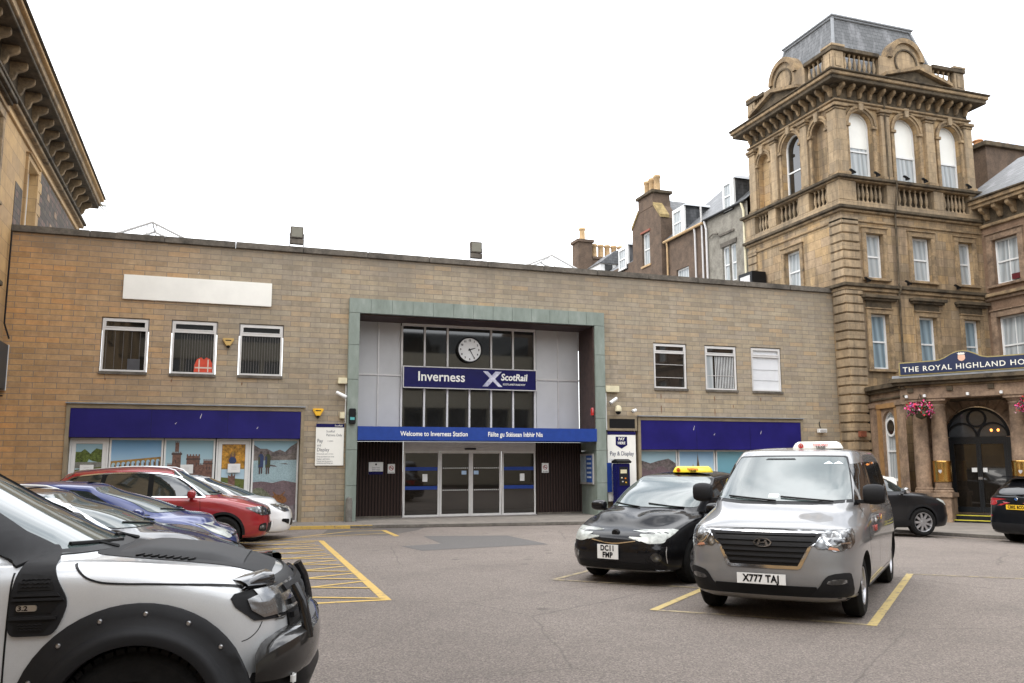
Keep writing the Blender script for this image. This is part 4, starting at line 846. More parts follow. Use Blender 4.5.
# steps with yellow nosings
for k, (d0, d1, z) in enumerate(((.50, 1.3, .0), (.22, .50, -.14))):
    s = lb('step', hc - .98, hc + 1.0, d0, d1, -.35, z, 'soft_black'); q = MB(); q.box(hc - .99, hc + 1.01, d0 - .012, d0 + .03, z - .02, z + .006); q.build('nosing', M('yellow_nosing', (.55, .48, .05), .5), s)
for s_ in (-1, 1): q = MB(); q.tube([(hc + s_ * 1.0, .20, -.28), (hc + s_ * .97, .22, -.13), (hc + s_ * .96, .50, .01), (hc + s_ * .96, 1.2, .01)], .018, 6); q.build('step_edge', M('yellow_edge', (.55, .48, .05), .5), s)
# columns on pedestals
for u, d in ((.36, .42), (.94, .42), (3.22, .42), (3.80, .42)):
    q = MB(); q.lathe([(.245, .86), (.25, 1.6), (.24, 2.4), (.215, 3.50), (.235, 3.52), (.235, 3.56), (.215, 3.58)], (u, d, 0), 28); cl = q.build('column', mt['pink_stone'], pr, smooth=True, ang=50)
    q = MB(); q.lathe([(.30, .70), (.31, .74), (.29, .78), (.265, .80), (.285, .83), (.25, .86)], (u, d, 0), 28); q.build('column_base', mt['pink_stone'], cl, smooth=True, ang=60)
    q = MB(); q.lathe([(.22, 3.58), (.27, 3.64), (.29, 3.68)], (u, d, 0), 24); q.build('echinus', mt['pink_stone'], cl, smooth=True); q = MB(); q.box(u - .31, u + .31, d - .31, d + .31, 3.68, 3.757); q.build('capital', mt['pink_stone'], cl)
    if u in (.94, 3.22):
        q = MB(); q.lathe([(.275, 1.05), (.285, 1.07), (.28, 1.10), (.28, 1.66), (.285, 1.70), (.275, 1.73)], (u, d, 0), 32); b_ = q.build('column_sleeve', mt['brass'], pr, smooth=True, ang=50)
        q = MB(); q.prism([(u - .05, 1.44), (u + .05, 1.44), (u + .05, 1.38), (u, 1.32), (u - .05, 1.38)], 'y', d - .295, d - .28); q.build('crest', mt['alu'], b_)
for a, b in ((.0, 1.28), (2.90, 4.16)):
    pd = lb('pedestal', a + .05, b - .05, .05, .82, -.35, .56); lb('pedestal_cap', a, b, 0, .87, .56, .70, 'pink_stone', pd)
# dark paterae on the frieze
for u in (.22, 1.42, 2.62, 3.8): lb('frieze_boss', u - .09, u + .09, .02, .08, 3.98, 4.14, 'hotel_dark')
for u in (.10, .66, 1.95, 2.9): q = MB(); q.lathe([(.001, -.07), (.05, -.05), (.05, .03), (.001, .05)], (u, .0, 3.86), 10); q.build('spot_lamp', mt['white_frame'], pr, smooth=True)
# soffit glow spots
# curved side bay between tower and porch
BV = Vector((22.50, 25.1, 0)); dv = (PA + Vector((0.1, .06, 0)) - BV); Ls = dv.length; dn = dv.normalized(); nn = Vector((-dn.y, dn.x, 0))
if nn.x < 0: nn = -nn
sb = root('porch_side_bay', 'narrow stone bay with a white arched window between tower and porch columns', 'porch bay', BV, 0)
def PB(u, z, d=0): q = BV + dn * u + nn * d; return (q.x, q.y, z)
mb = MB(); wall_poly(mb, rect(0, Ls, -.35, 4.28), [archhole(1.28, .86, 1.05, 3.02)], PB, .22); mb.build('bay_wall', mt['pink_stone'], sb, **wb)
for z0, z1, p in ((3.85, 3.92, .06), (4.10, 4.22, .12), (4.22, 4.38, .24)): q = MB(); boxP(q, PB, -.05, Ls + .1, z0, z1, -p, .1); q.build('cornice', mt['hotel_dark'], sb, bevel=.015, **wb)
for a, b in ((.12, .42), (2.0, Ls - .02)):
    q = MB(); boxP(q, PB, a, b, .6, 3.6, -.08, .02); boxP(q, PB, a - .05, b + .05, 3.6, 3.78, -.12, .02); boxP(q, PB, a - .05, b + .05, -.35, .6, -.12, .02); q.build('pilaster', mt['pink_stone'], sb, bevel=.012, **wb)
for a, b in ((.56, .80), (1.76, 1.96)):
    q = MB(); boxP(q, PB, a, b, .7, 3.55, -.05, .02); q.build('timber_post', mt['timber'], sb, bevel=.01, **wb)
q = MB(); boxP(q, PB, .56, 1.96, 3.55, 3.72, -.08, .02); q.build('timber_head', mt['timber'], sb, bevel=.01, **wb)
sash(sb, PB, .85, 1.71, 1.07, 3.45, .10, 'curtain', arched=True)
q = MB(); A, B = arc_pts(1.28, 2.9, .26, 0, 360, 24), arc_pts(1.28, 2.9, .33, 0, 360, 24)
for k in range(24): q.poly([PB(*A[k], .06), PB(*A[k + 1], .06), PB(*B[k + 1], .06), PB(*B[k], .06)]); q.poly([PB(*B[k], .06), PB(*B[k + 1], .06), PB(*B[k + 1], .12), PB(*B[k], .12)])
i = q.P([PB(*p, .08) for p in A[:-1]]); q.F(range(i, i + 24), 1); q.build('oval_light', [mt['white_frame'], mt['glass_dark']], sb, **wb)
q = MB(); q.tube([PB(.02, 3.6, -.1), PB(.02, -.2, -.1)], .05, 8); q.build('downpipe', mt['black'], sb, smooth=True, **wb)
q = MB(); q.tube([PB(-.15, 3.75, -.1), PB(-.1, 3.8, -.35)], .03, 6); q.build('bracket_lamp', mt['black'], sb, **wb)
q = MB(); q.box(21.85, 22.10, 24.9, 25.04, 2.6, 2.8); o = q.build('alarm_panel', M('rust_box', (.20, .06, .03), .6), ht, **wb)
# hotel sign over the porch
sg = root('hotel_sign', 'navy sign with gilt edge reading THE ROYAL HIGHLAND HOTEL over the porch', 'sign', (0, 0, 0)); sg.location = pr.location; sg.rotation_euler = pr.rotation_euler; ORG[sg.name] = Vector((0, 0, 0))
def sprof(e):
    L_ = [(-.02 - e, 4.57 - e), (4.20 + e, 4.57 - e), (4.20 + e, 4.97 + e)]
    for k in range(25):
        t_ = 1 - k / 24; u = -.02 + 4.22 * t_; L_.append((u, 4.97 + e + .26 * (math.exp(-((u - 1.88) / .62) ** 4)) * (.5 + .5 * math.cos(min(math.pi, abs(u - 1.88) / .95 * math.pi)))))
    return L_ + [(-.02 - e, 4.97 + e)]
q = MB(); q.prism(sprof(.025), 'y', -.10, -.03); q.build('sign_border', M('gilt_paint', (.30, .24, .09), .5), sg)
q = MB(); q.prism(sprof(-.012), 'y', -.115, -.10); q.build('sign_face', M('sign_navy', (.010, .018, .055), .4), sg)
def serif_text(s, size, loc, par):            # drawn letters with small slab serifs
    o = text(s, size, M('cream_lettering', (.72, .70, .60), .5), par, loc, 0, bold=.002, sx=.93); return o
text('THE ROYAL HIGHLAND HOTEL', .24, M('cream_lettering', (.74, .72, .62), .5), sg, (.08, -.118, 4.735), 0, bold=.002, sx=1.05, align='LEFT', sp=1.16)
q = MB(); q.prism([(a - .15, b) for a, b in [(1.93, 5.10), (2.13, 5.10), (2.14, 4.99), (2.10, 4.93), (2.03, 4.90), (1.96, 4.93), (1.92, 4.99)]], 'y', -.122, -.114); cr_ = q.build('crest_shield', M('crest_peach', (.70, .42, .30), .5), sg)
q = MB(); q.prism([(a - .15, b) for a, b in [(1.90, 5.17), (1.95, 5.11), (2.11, 5.11), (2.16, 5.17), (2.12, 5.15), (2.09, 5.19), (2.06, 5.15), (2.03, 5.20), (2.0, 5.15), (1.97, 5.19), (1.94, 5.15)]], 'y', -.124, -.114); q.build('crest_crown', M('crest_white', (.75, .72, .65), .5), cr_)
# hanging baskets
def basket(u, d, z, lab, s=0):
    rnd_ = random.Random(s); T = pr.rotation_euler.z; w = PA + Vector((u * math.cos(T) - d * math.sin(T), u * math.sin(T) + d * math.cos(T), z))
    b = root('hanging_basket', lab, 'hanging basket', w); cols = [(.62, .03, .16), (.72, .10, .30), (.55, .02, .03), (.62, .35, .40), (.16, .07, .22)]
    q = MB(); q.lathe([(.001, -.32), (.16, -.24), (.22, -.06), (.20, 0)], (0, 0, 0), 14); q.build('basket', M('basket_moss', (.05, .045, .02), .9), b, smooth=True)
    q = MB()
    for k in range(3): a = k * 2.1; q.tube([(.2 * math.cos(a), .2 * math.sin(a), 0), (0, 0, .52)], .006, 4)
    q.build('chain', mt['black'], b)
    def blobs(n, r0, r1, sz, zs, nm, m_):
        q = MB()
        for _ in range(n):
            a, e = rnd_.uniform(0, 6.283), math.asin(rnd_.uniform(-.75, 1)); r_ = rnd_.uniform(r0, r1) * (1 + .16 * math.sin(3 * a + 1) + .12 * math.sin(5 * a) * math.cos(3 * e)) * (1.2 if e < -.3 and rnd_.random() < .3 else 1); c = Vector((r_ * math.cos(a) * math.cos(e), r_ * math.sin(a) * math.cos(e), r_ * math.sin(e) * zs))
            Mx = Matrix.Translation(c) @ Matrix.Rotation(rnd_.uniform(0, 6.28), 4, 'Z') @ Matrix.Rotation(rnd_.uniform(0, 3), 4, 'X'); ss = sz * rnd_.uniform(.6, 1.4); pts = [Mx @ Vector((ss * math.cos(k * 1.2566), ss * math.sin(k * 1.2566), .2 * ss * (k % 2))) for k in range(5)]
            q.poly([tuple(p) for p in pts])
        o = q.build(nm, m_, b); o['kind'] = 'stuff'
    blobs(420, .18, .40, .030, .62, 'leaves', M('basket_leaf', (.05, .09, .03), .7, var=.5, scale=20))
    for k, c in enumerate(cols): blobs(85 if k < 3 else 45, .30, .44, .032, .62, 'blooms', M('petal', c, .7, var=.2))
basket(.62, -.35, 3.38, 'pink flower hanging basket at the left porch column', 3); basket(3.78, -.30, 3.38, 'multicoloured flower basket at the right edge of the porch', 4)
# white board leaning behind the crossover
q = MB(); q.T = Matrix.Translation((20.55, 22.45, 0)) @ Matrix.Rotation(math.atan2(-.35, .93), 4, 'Z') @ Matrix.Rotation(R(-8), 4, 'X'); q.prism([(-.42, .12), (.42, .12), (.42, 1.14), (.34, 1.22), (.10, 1.24), (-.20, 1.33), (-.42, 1.33)], 'y', 0, .03)
q.T = None; o = q.build('notice_board', mt['white_paint'], None); tag(o, 'white free-standing board behind the dark crossover by the porch', 'board')
q = MB(); q.T = Matrix.Translation((20.55, 22.45, 0)) @ Matrix.Rotation(math.atan2(-.35, .93), 4, 'Z'); q.box(-.36, -.32, .05, .45, .02, .06); q.box(.32, .36, .05, .45, .02, .06); q.T = None; q.build('foot', mt['alu'], o)
# ---------------------------------------------------------------- ochre building on the left
LX = -5.45
lb_ = root('ochre_building', 'tall ochre stone building with a deep bracketed cornice at the left edge', 'building', (LX, 28, 0))
PL = lambda u, z, d=0: (LX - d, u, z)
W_ = [(27.0, 28.35, 8.3, 10.42), (22.3, 23.7, 8.3, 10.42), (17.6, 19.0, 8.3, 10.42), (22.3, 23.7, 3.2, 5.6), (17.6, 19.0, 3.2, 5.6)] + [(y, y + 1.4, z, z + 2.2) for y in (12.5, 7.0, 1.5, -4.0, -9.5) for z in (3.3, 8.2)]
mb = MB(); wall_poly(mb, rect(-16, 37.1, -.1, 11.5), [rect(*w) for w in W_], PL, .3); mb.poly([(LX, 37.1, -.1), (LX - 12, 37.1, -.1), (LX - 12, 37.1, 11.5), (LX, 37.1, 11.5)]); mb.poly([(LX, -16, -.1), (LX - 12, -16, -.1), (LX - 12, -16, 11.5), (LX, -16, 11.5)]); mb.build('wall', mt['left_stone'], lb_, **wb)
for k, w in enumerate(W_): sash(lb_, PL, *w, .18, 'curtain' if k else 'blind'); surround(lb_, PL, *w, w=.16 if k == 0 else .24, head=.0 if k == 0 else .25, m='left_stone' if k == 0 else 'hotel_trim')
rb = MB()
boxP(rb, PL, 28.95, 36.2, 7.5, 10.75, -.012, .05); boxP(rb, PL, 25.8, 26.7, 7.5, 9.4, -.012, .05); rb.build('rubble_panel', mt['rubble'], lb_, **wb)
q = MB()
for k in range(9): boxP(q, PL, 28.52, 28.95 + (.22 if k % 2 else 0), 7.5 + k * .36, 7.84 + k * .36, -.03, .02); boxP(q, PL, 36.45 - (.3 if k % 2 else 0), 37.13, 7.5 + k * .36, 7.84 + k * .36, -.03, .02)
q.build('quoin', mt['left_stone'], lb_, bevel=.008, **wb)
q = MB()
for y, z in ((30.2, 10.2), (30.9, 9.4), (31.6, 10.0), (32.3, 9.0), (33.1, 9.7), (34.0, 9.2), (29.7, 8.8), (31.2, 8.5), (33.6, 8.6), (34.9, 9.9)): boxP(q, PL, y, y + .42, z, z + .2, -.02, .03)
q.build('pink_block', mt['pink_stone'], lb_, **wb)
for z0, z1, p, m_ in ((10.78, 10.92, .06, 'left_stone'), (11.10, 11.22, .14, 'hotel_trim'), (11.22, 11.32, .22, 'hotel_dark'), (12.10, 12.22, .58, 'hotel_dark'), (12.22, 12.44, .64, 'hotel_trim'), (12.44, 12.56, .74, 'left_stone'), (12.56, 12.62, .80, 'hotel_dark')):  # dark lowest cornice slab paints in the shade of its underside
    q = MB(); q.box(LX - 12, LX + p, -16 - p, 37.1 + p, z0, z1); q.build('cornice' if z0 > 12 else 'string_course', mt[m_], lb_, bevel=.015, **wb)
q = MB(); q.box(LX - 12, LX + .02, -16, 37.1, 11.32, 12.10); q.build('frieze', mt['hotel_dark'], lb_, **wb)
for k in range(50): corbel(PL, 36.9 - k * .98, 12.10, .50, .42, .15, lb_, 'hotel_trim')
q = MB()
for k in range(4): q.tube([(LX + .6, 37.4 + .1 * k, 12.3), (LX + .75 - .1 * k, 37.6 + .1 * k, 12.25 + .05 * k), (LX + .9, 37.7, 12.3 - .1 * k)], .02, 5)
o = q.build('weed_stem', M('dry_weed', (.30, .30, .24), .8), None); tag(o, 'small pale weed sprouting from the left cornice corner', 'weed')

# ---------------------------------------------------------------- old houses behind the station
def hip(mb, y0, y1, x0, x1, z0, h):         # dormer roof
    ym = (y0 + y1) / 2; mb.poly([(x0, y0, z0), (x0, y1, z0), (x0 + .5, ym, z0 + h)]); mb.poly([(x0, y0, z0), (x0 + .5, ym, z0 + h), (x1, ym, z0 + h), (x1, y0, z0)]); mb.poly([(x0, y1, z0), (x0 + .5, ym, z0 + h), (x1, ym, z0 + h), (x1, y1, z0)])
def dormer(par, P, x, y0, y1, z0, z1, xr):
    q = MB(); q.box(x + .04, xr, y0 + .05, y1 - .05, z0 - .3, z1); q.build('dormer_cheek', mt['dark_slate'], par, **wb)
    q = MB(); hip(q, y0 - .08, y1 + .08, x - .1, xr + .8, z1, .35); q.build('dormer_roof', mt['lead'], par, **wb)
    q = MB(); boxP(q, P, y0, y1, z0 - .12, z1 + .01, -.0, .10); q.build('dormer_front', mt['white_frame'], par, **wb)
    sash(par, PX(x - .06 - .10), y0 + .14, y1 - .14, z0, z1 - .12, .0)
BXx = 21.75; PBg = PX(BXx)
h1 = root('grey_house', 'pale grey rendered house with one dormer behind the hotel tower', 'house', (BXx, 33, 0))
mb = MB(); wg1 = [(31.95, 32.45, 9.8, 11.5), (32.5, 33.05, 9.8, 11.5)]
wall_poly(mb, rect(30.96, 34.35, 0, 13.15), [rect(*w) for w in wg1], PBg, .2); mb.poly([(BXx, 34.35, 0), (BXx + 8, 34.35, 0), (BXx + 8, 34.35, 13), (BXx, 34.35, 13.1)]); mb.build('wall', mt['greyharl'], h1, **wb)
for w in wg1: sash(h1, PBg, *w, .1)
q = MB(); boxP(q, PBg, 31.85, 33.15, 11.5, 11.7, -.04, .02); boxP(q, PBg, 32.0, 33.2, 12.05, 12.15, -.06, .02); q.build('lintel', mt['concrete'], h1, **wb)
dormer(h1, PBg, BXx + .1, 31.95, 32.85, 13.15, 14.50, 24.0)
q = MB(); q.poly([(BXx - .1, 30.96, 13.2), (BXx - .1, 34.4, 13.2), (25.2, 34.4, 16.2), (25.2, 30.96, 16.2)]); q.poly([(29, 30.96, 13.2), (29, 34.4, 13.2), (25.2, 34.4, 16.2), (25.2, 30.96, 16.2)]); q.build('roof', mt['slate'], h1, **wb)
q = MB(); q.tube([(BXx - .12, 30.96, 13.14), (BXx - .12, 34.4, 13.14)], .06, 8); q.build('gutter', mt['black'], h1, smooth=True, **wb)
for y, z0 in ((31.15, 8.3), (34.2, 8.3)): q = MB(); q.tube([(BXx - .12, y + .1, 13.1), (BXx - .08, y, 12.7), (BXx - .08, y, z0)], .055, 8); q.build('downpipe', mt['cream'] if y < 32 else mt['alu'], h1, smooth=True, **wb)
q = MB(); q.tube([(BXx - .1, 34.0, 12.2), (BXx - .1, 33.6, 12.3), (BXx - .1, 33.2, 12.2)], .04, 6); q.build('waste_pipe', mt['concrete'], h1, **wb)
ac = root('air_conditioner', 'black extractor unit on the station roof beside the hotel tower', 'extractor', (21.3, 30.2, 8.4)); q = MB(); q.box(-.35, .35, -.5, .5, .2, 1.25); q.build('casing', mt['black'], ac, bevel=.02); q = MB(); q.box(-.36, -.352, -.35, .35, .45, 1.1); q.build('louvre_panel', mt['alu'], ac); q = MB(); [q.box(x, x + .06, -.4, .4, -.8, .2) for x in (-.3, .24)]; q.build('stand', mt['black'], ac)
h2 = root('brown_house', 'brown harled house with a central dormer, between grey house and gable', 'house', (BXx, 36.5, 0))
mb = MB(); wall_poly(mb, rect(34.35, 38.2, 0, 13.05), [rect(36.0, 37.2, 9.9, 11.35)], PBg, .2); mb.build('wall', mt['harl'], h2, **wb); sash(h2, PBg, 36.0, 37.2, 9.9, 11.35, .1)
dormer(h2, PBg, BXx + .1, 36.3, 37.45, 13.1, 14.50, 24.2)
q = MB(); q.poly([(BXx - .12, 34.4, 13.1), (BXx - .12, 38.2, 13.1), (25.2, 38.2, 16.2), (25.2, 34.4, 16.2)]); q.poly([(29, 34.4, 13.1), (29, 38.2, 13.1), (25.2, 38.2, 16.2), (25.2, 34.4, 16.2)]); q.build('roof', mt['slate'], h2, **wb)
q = MB(); q.tube([(BXx - .15, 34.4, 13.05), (BXx - .15, 38.15, 13.02)], .07, 8); q.build('gutter', mt['pot'], h2, smooth=True, **wb)
for y, m_ in ((34.55, 'alu'), (35.2, 'alu'), (37.9, 'pot')): q = MB(); q.tube([(BXx - .12, y, 13.9 if y < 34.9 else 13.0), (BXx - .09, y, 12.7), (BXx - .09, y, 8.3)], .05, 8); q.build('downpipe', mt[m_], h2, smooth=True, **wb)
h3 = root('gable_house', 'brown harled gable house with a tall chimney and three pots', 'house', (21.5, 39.7, 0)); GX = 21.5; PG = PX(GX)
out_ = [(38.2, 0), (38.2, 14.4), (38.9, 15.25), (38.95, 15.9), (40.6, 15.9), (40.65, 15.25), (41.4, 14.5), (41.4, 0)]
mb = MB(); wall_poly(mb, out_, [rect(39.45, 40.30, 12.2, 14.0)], PG, .22); o_ = [(a, b) for a, b in out_]
for a, b in zip(out_, out_[1:]): mb.poly([PG(*a), PG(*b), PG(*b, 1.0), PG(*a, 1.0)])
mb.build('gable_wall', mt['harl'], h3, **wb); sash(h3, PG, 39.45, 40.30, 12.2, 14.0, .12)
q = MB(); boxP(q, PG, 39.35, 40.4, 14.0, 14.1, -.05, .02); q.build('lintel', M('brick_red', (.25, .08, .05), .8), h3, **wb); q = MB(); boxP(q, PG, 39.35, 40.4, 12.1, 12.2, -.06, .05); q.build('sill', mt['pot'], h3, **wb)
q = MB(); q.box(GX - .02, GX + 1.0, 38.95, 40.6, 15.25, 15.95); ch_ = q.build('chimney', mt['harl'], h3, **wb)
q = MB(); q.box(GX - .14, GX + 1.12, 38.83, 40.72, 15.95, 16.12); q.build('chimney_cap', mt['hotel_dark'], ch_, bevel=.02, **wb)
def pot(par, x, y, z, h=.75, r=.17): q = MB(); q.lathe([(r * 1.1, 0), (r, .06), (r * .92, h * .8), (r * 1.15, h * .84), (r * 1.15, h * .95), (r * .95, h)], (x, y, z), 16); q.build('chimney_pot', mt['pot'], par, smooth=True, ang=50, **wb)
for y in (39.2, 39.75, 40.3): pot(ch_, GX + .4, y, 16.12, .9, .18)
for s, (a, b) in enumerate((((38.2, 14.4), (38.9, 15.25)), ((40.65, 15.25), (41.4, 14.5)))):
    q = MB(); q.prism([(a[0] - .05, a[1]), (b[0], b[1]), (b[0], b[1] + .16), (a[0] - .05, a[1] + .16)], 'x', GX - .06, GX + .5); q.build('skew_coping', M('lichen_stone', (.26, .19, .08), .9, var=.4, kind='World'), h3, **wb)
q = MB(); q.prism([(38.2, 14.2), (39.8, 15.9), (41.4, 14.3)], 'x', GX + .9, GX + 7); q.build('roof', mt['slate'], h3, **wb)
h4 = root('rear_house', 'brown house with slated dormer just left of the gable', 'house', (BXx, 43, 0)); mb = MB(); mb.box(BXx, BXx + 6, 41.4, 46, 0, 12.9); mb.build('wall', mt['harl'], h4, **wb)
dormer(h4, PBg, BXx + .1, 42.5, 43.7, 12.7, 14.0, 24.2); q = MB(); q.poly([(BXx, 41.4, 12.9), (BXx, 46, 12.9), (25, 46, 15.2), (25, 41.4, 15.2)]); q.build('roof', mt['slate'], h4, **wb)
h5 = root('far_chimney_stack', 'broad distant chimney stack with a row of six clay pots', 'chimney', (23.5, 50, 0))
q = MB(); q.box(22.0, 23.0, 50, 51, 9, 16.1); q.box(23.0, 25.6, 50.1, 51, 9, 15.05); q.box(21.9, 23.1, 49.9, 51.1, 16.1, 16.28); q.box(22.95, 25.7, 50.0, 51.1, 15.05, 15.2); q.build('stack', mt['harl'], h5, **wb)
pot(h5, 22.5, 50.5, 16.28, .9, .2)
for k in range(5): pot(h5, 23.35 + k * .48, 50.5, 15.2, .95, .19)
h6 = root('white_dormer_roof', 'low slated roof with white eaves in front of the distant chimney', 'roof', (23.2, 47, 0)); q = MB(); q.prism([(21.9, 13.9), (23.0, 14.75), (25.6, 14.75), (26.0, 13.9)], 'y', 46.6, 48.5); q.build('slates', mt['slate'], h6, **wb); q = MB(); q.box(22.0, 26.0, 46.7, 48.5, 11, 13.9); q.build('dormer_wall', mt['white_frame'], h6, **wb); q = MB(); [q.box(x, x + .5, 46.66, 46.7, 13.3, 13.85) for x in (22.3, 23.1, 23.9, 24.7)]; q.build('window_strip', mt['glass_dark'], h6, **wb)
# behind the wing: brown chimney, grey cheek
h7 = root('wing_chimney', 'brown rendered chimney with orange pots behind the hotel wing', 'chimney', (33.8, 28.5, 0)); q = MB(); q.box(32.5, 36.0, 28, 30, 9, 15.9); q.build('stack', mt['harl'], h7, **wb); q = MB(); q.box(32.35, 36.2, 27.85, 30.15, 15.9, 16.12); q.build('cap', mt['hotel_dark'], h7, bevel=.02, **wb)
mt['pot'] = M('orange_pot', (.50, .24, .10), .8, var=.2)
for k in range(5): pot(h7, 33.1 + k * .55, 28.9, 16.12, .45, .2)
h8 = root('lift_housing', 'flat grey slate hung housing between the tower and wing chimney', 'roof housing', (31, 30, 0)); q = MB(); q.box(29.4, 32.4, 29.0, 32, 9, 16.75); q.build('wall', mt['greyharl'], h8, **wb); q = MB(); q.box(29.3, 32.5, 28.9, 32.1, 16.75, 16.9); q.build('cap', mt['concrete'], h8, **wb)
# buildings opposite, behind the camera, that the station glass mirrors
ob = root('office_block', 'cream office block with ribbon windows mirrored in the station glass', 'building', (6, -16, 0)); q = MB(); q.box(-14, 26, -30, -16, 0, 3.2); 
for k in range(3): q.box(-14, 26, -30, -16 + (.0 if k else 0), 3.2 + k * 3.2, 4.6 + k * 3.2); q.box(-14, 26, -30, -16.6, 4.6 + k * 3.2, 6.4 + k * 3.2)
for k in range(22): q.box(-14 + k * 1.9, -13.7 + k * 1.9, -16.6, -16.05, 3.2, 11.0)
q.build('frame', M('cream_render', (.42, .385, .30), .8, var=.1), ob, **wb); q = MB(); [q.box(-14, 26, -16.6, -16.5, 4.62 + k * 3.2, 6.38 + k * 3.2) for k in range(3)]; q.build('ribbon_window', mt['glass_dark'], ob, **wb)
od = root('dark_tenement', 'dark stone tenement mirrored in the right hand station glass', 'building', (36, -14, 0)); q = MB(); q.box(28, 46, -30, -12, 0, 15); q.prism([(-30, 15), (-21, 19.5), (-12, 15)], 'x', 28, 46); q.build('wall', mt['harl'], od, **wb)
# ---------------------------------------------------------------- fittings on the station front
def thing(o, label, cat, group=None): return tag(o, label, cat, group)
# pay and display board, left
b = MB(); b.box(2.84, 3.66, D - .05, D - .01, 1.64, 2.86); o = b.build('parking_sign', mt['white_paint'], None, bevel=.004); thing(o, 'white Pay and Display notice with navy top left of the entrance', 'sign')
q = MB(); q.box(2.84, 3.66, D - .056, D - .0495, 2.76, 2.865); q.build('header', mt['navy_sign'], o)
text('ScotRail', .07, mt['white_paint'], o, (3.50, D - .06, 2.81), 0)
for s_, sz, z, x in (('ScotRail', .095, 2.64, 3.14), ('Patrons Only', .105, 2.53, 3.14), ('Pay', .15, 2.36, 2.88), ('to validate', .05, 2.36, 3.18), ('and', .10, 2.23, 2.88), ('Display', .15, 2.10, 2.88), ('Parking charges apply at all times', .044, 1.98, 2.88), ('Once purchased you must', .058, 1.90, 2.88), ('display a valid ticket', .058, 1.83, 2.88), ('Tickets must be placed in', .055, 1.765, 2.88), ('windscreen and facing out', .055, 1.71, 2.88)):
    text(s_, sz, M('ink_grey', (.12, .12, .14), .6), o, (x, D - .053, z), 0, align='LEFT', sx=.82, ext=.001)
# right board with pay machine
b = MB(); b.box(12.28, 13.40, D - .03, D + .20, 2.76, 3.24); nv = b.build('niche_frame', mt['pale_stone'], st, **wb)
q = MB(); q.box(12.38, 13.32, D - .035, D - .028, 2.84, 3.15); q.build('niche_shade_sheet', mt['black'], nv, **wb)  # flat black sheet on the frame, painted stand-in for the niche's shade
b = MB(); b.box(12.24, 13.44, D + .20, D + .3, 0, 3.24); b.build('side_wall', mt['station_stone'], st, **wb)
b = MB(); b.box(12.30, 13.34, D - .02, D + .03, .45, 2.72); o = b.build('pay_sign', mt['white_paint'], None, bevel=.004); thing(o, 'tall white Pay & Display board with navy shield right of the entrance', 'sign')
q = MB(); q.box(12.30, 13.34, D - .026, D - .0195, 2.62, 2.725); q.build('header', mt['navy_sign'], o)
q = MB(); q.prism([(12.60, 2.56), (13.02, 2.56), (13.02, 2.28), (12.81, 2.16), (12.60, 2.28)], 'y', D - .026, D - .0195); sh_ = q.build('shield', mt['navy_sign'], o)
text('PAY', .13, mt['white_paint'], o, (12.81, D - .03, 2.48), 0, bold=.003); text('HERE', .12, mt['white_paint'], o, (12.81, D - .03, 2.345), 0, bold=.003)
text('Pay & Display', .20, M('ink_navy', (.06, .07, .12), .6), o, (12.82, D - .024, 2.0), 0, sx=.80)
for k in range(7): text('Conditions of parking apply', .07, M('ink_light', (.35, .36, .38), .6), o, (12.36, D - .024, 1.80 - k * .13), 0, align='LEFT', sx=.8, ext=.001)
pm = root('pay_machine', 'navy parking ticket machine standing in front of the Pay & Display board', 'ticket machine', (12.62, D - .35, PZ))
b = MB(); b.box(-.23, .23, -.18, .18, 0, 1.66); b.build('cabinet', mt['navy_sign'], pm, bevel=.02)
b = MB(); b.prism([(-.21, 1.664), (.19, 1.664), (.19, 1.74), (-.05, 1.80), (-.26, 1.72)], 'x', -.26, .26); b.build('hood', mt['black'], pm, bevel=.01)
b = MB(); b.box(-.16, .16, -.19, -.178, .95, 1.55); fp = b.build('front_panel', mt['soft_black'], pm)
b = MB(); b.box(-.12, .10, -.197, -.188, 1.34, 1.46); b.build('display', mt['cream'], fp)
for x, z, m_ in ((-.08, 1.2, 'cream'), (.05, 1.18, 'orange'), (-.05, 1.08, 'alu'), (.07, 1.05, 'yellow_plastic')): b = MB(); b.box(x - .025, x + .025, -.2, -.188, z - .02, z + .02); b.build('button', mt[m_], fp)
b = MB(); b.box(12.22, 12.40, D - .10, D - .03, .75, 1.70); o = b.build('blue_panel', mt['royal'], st, **wb)
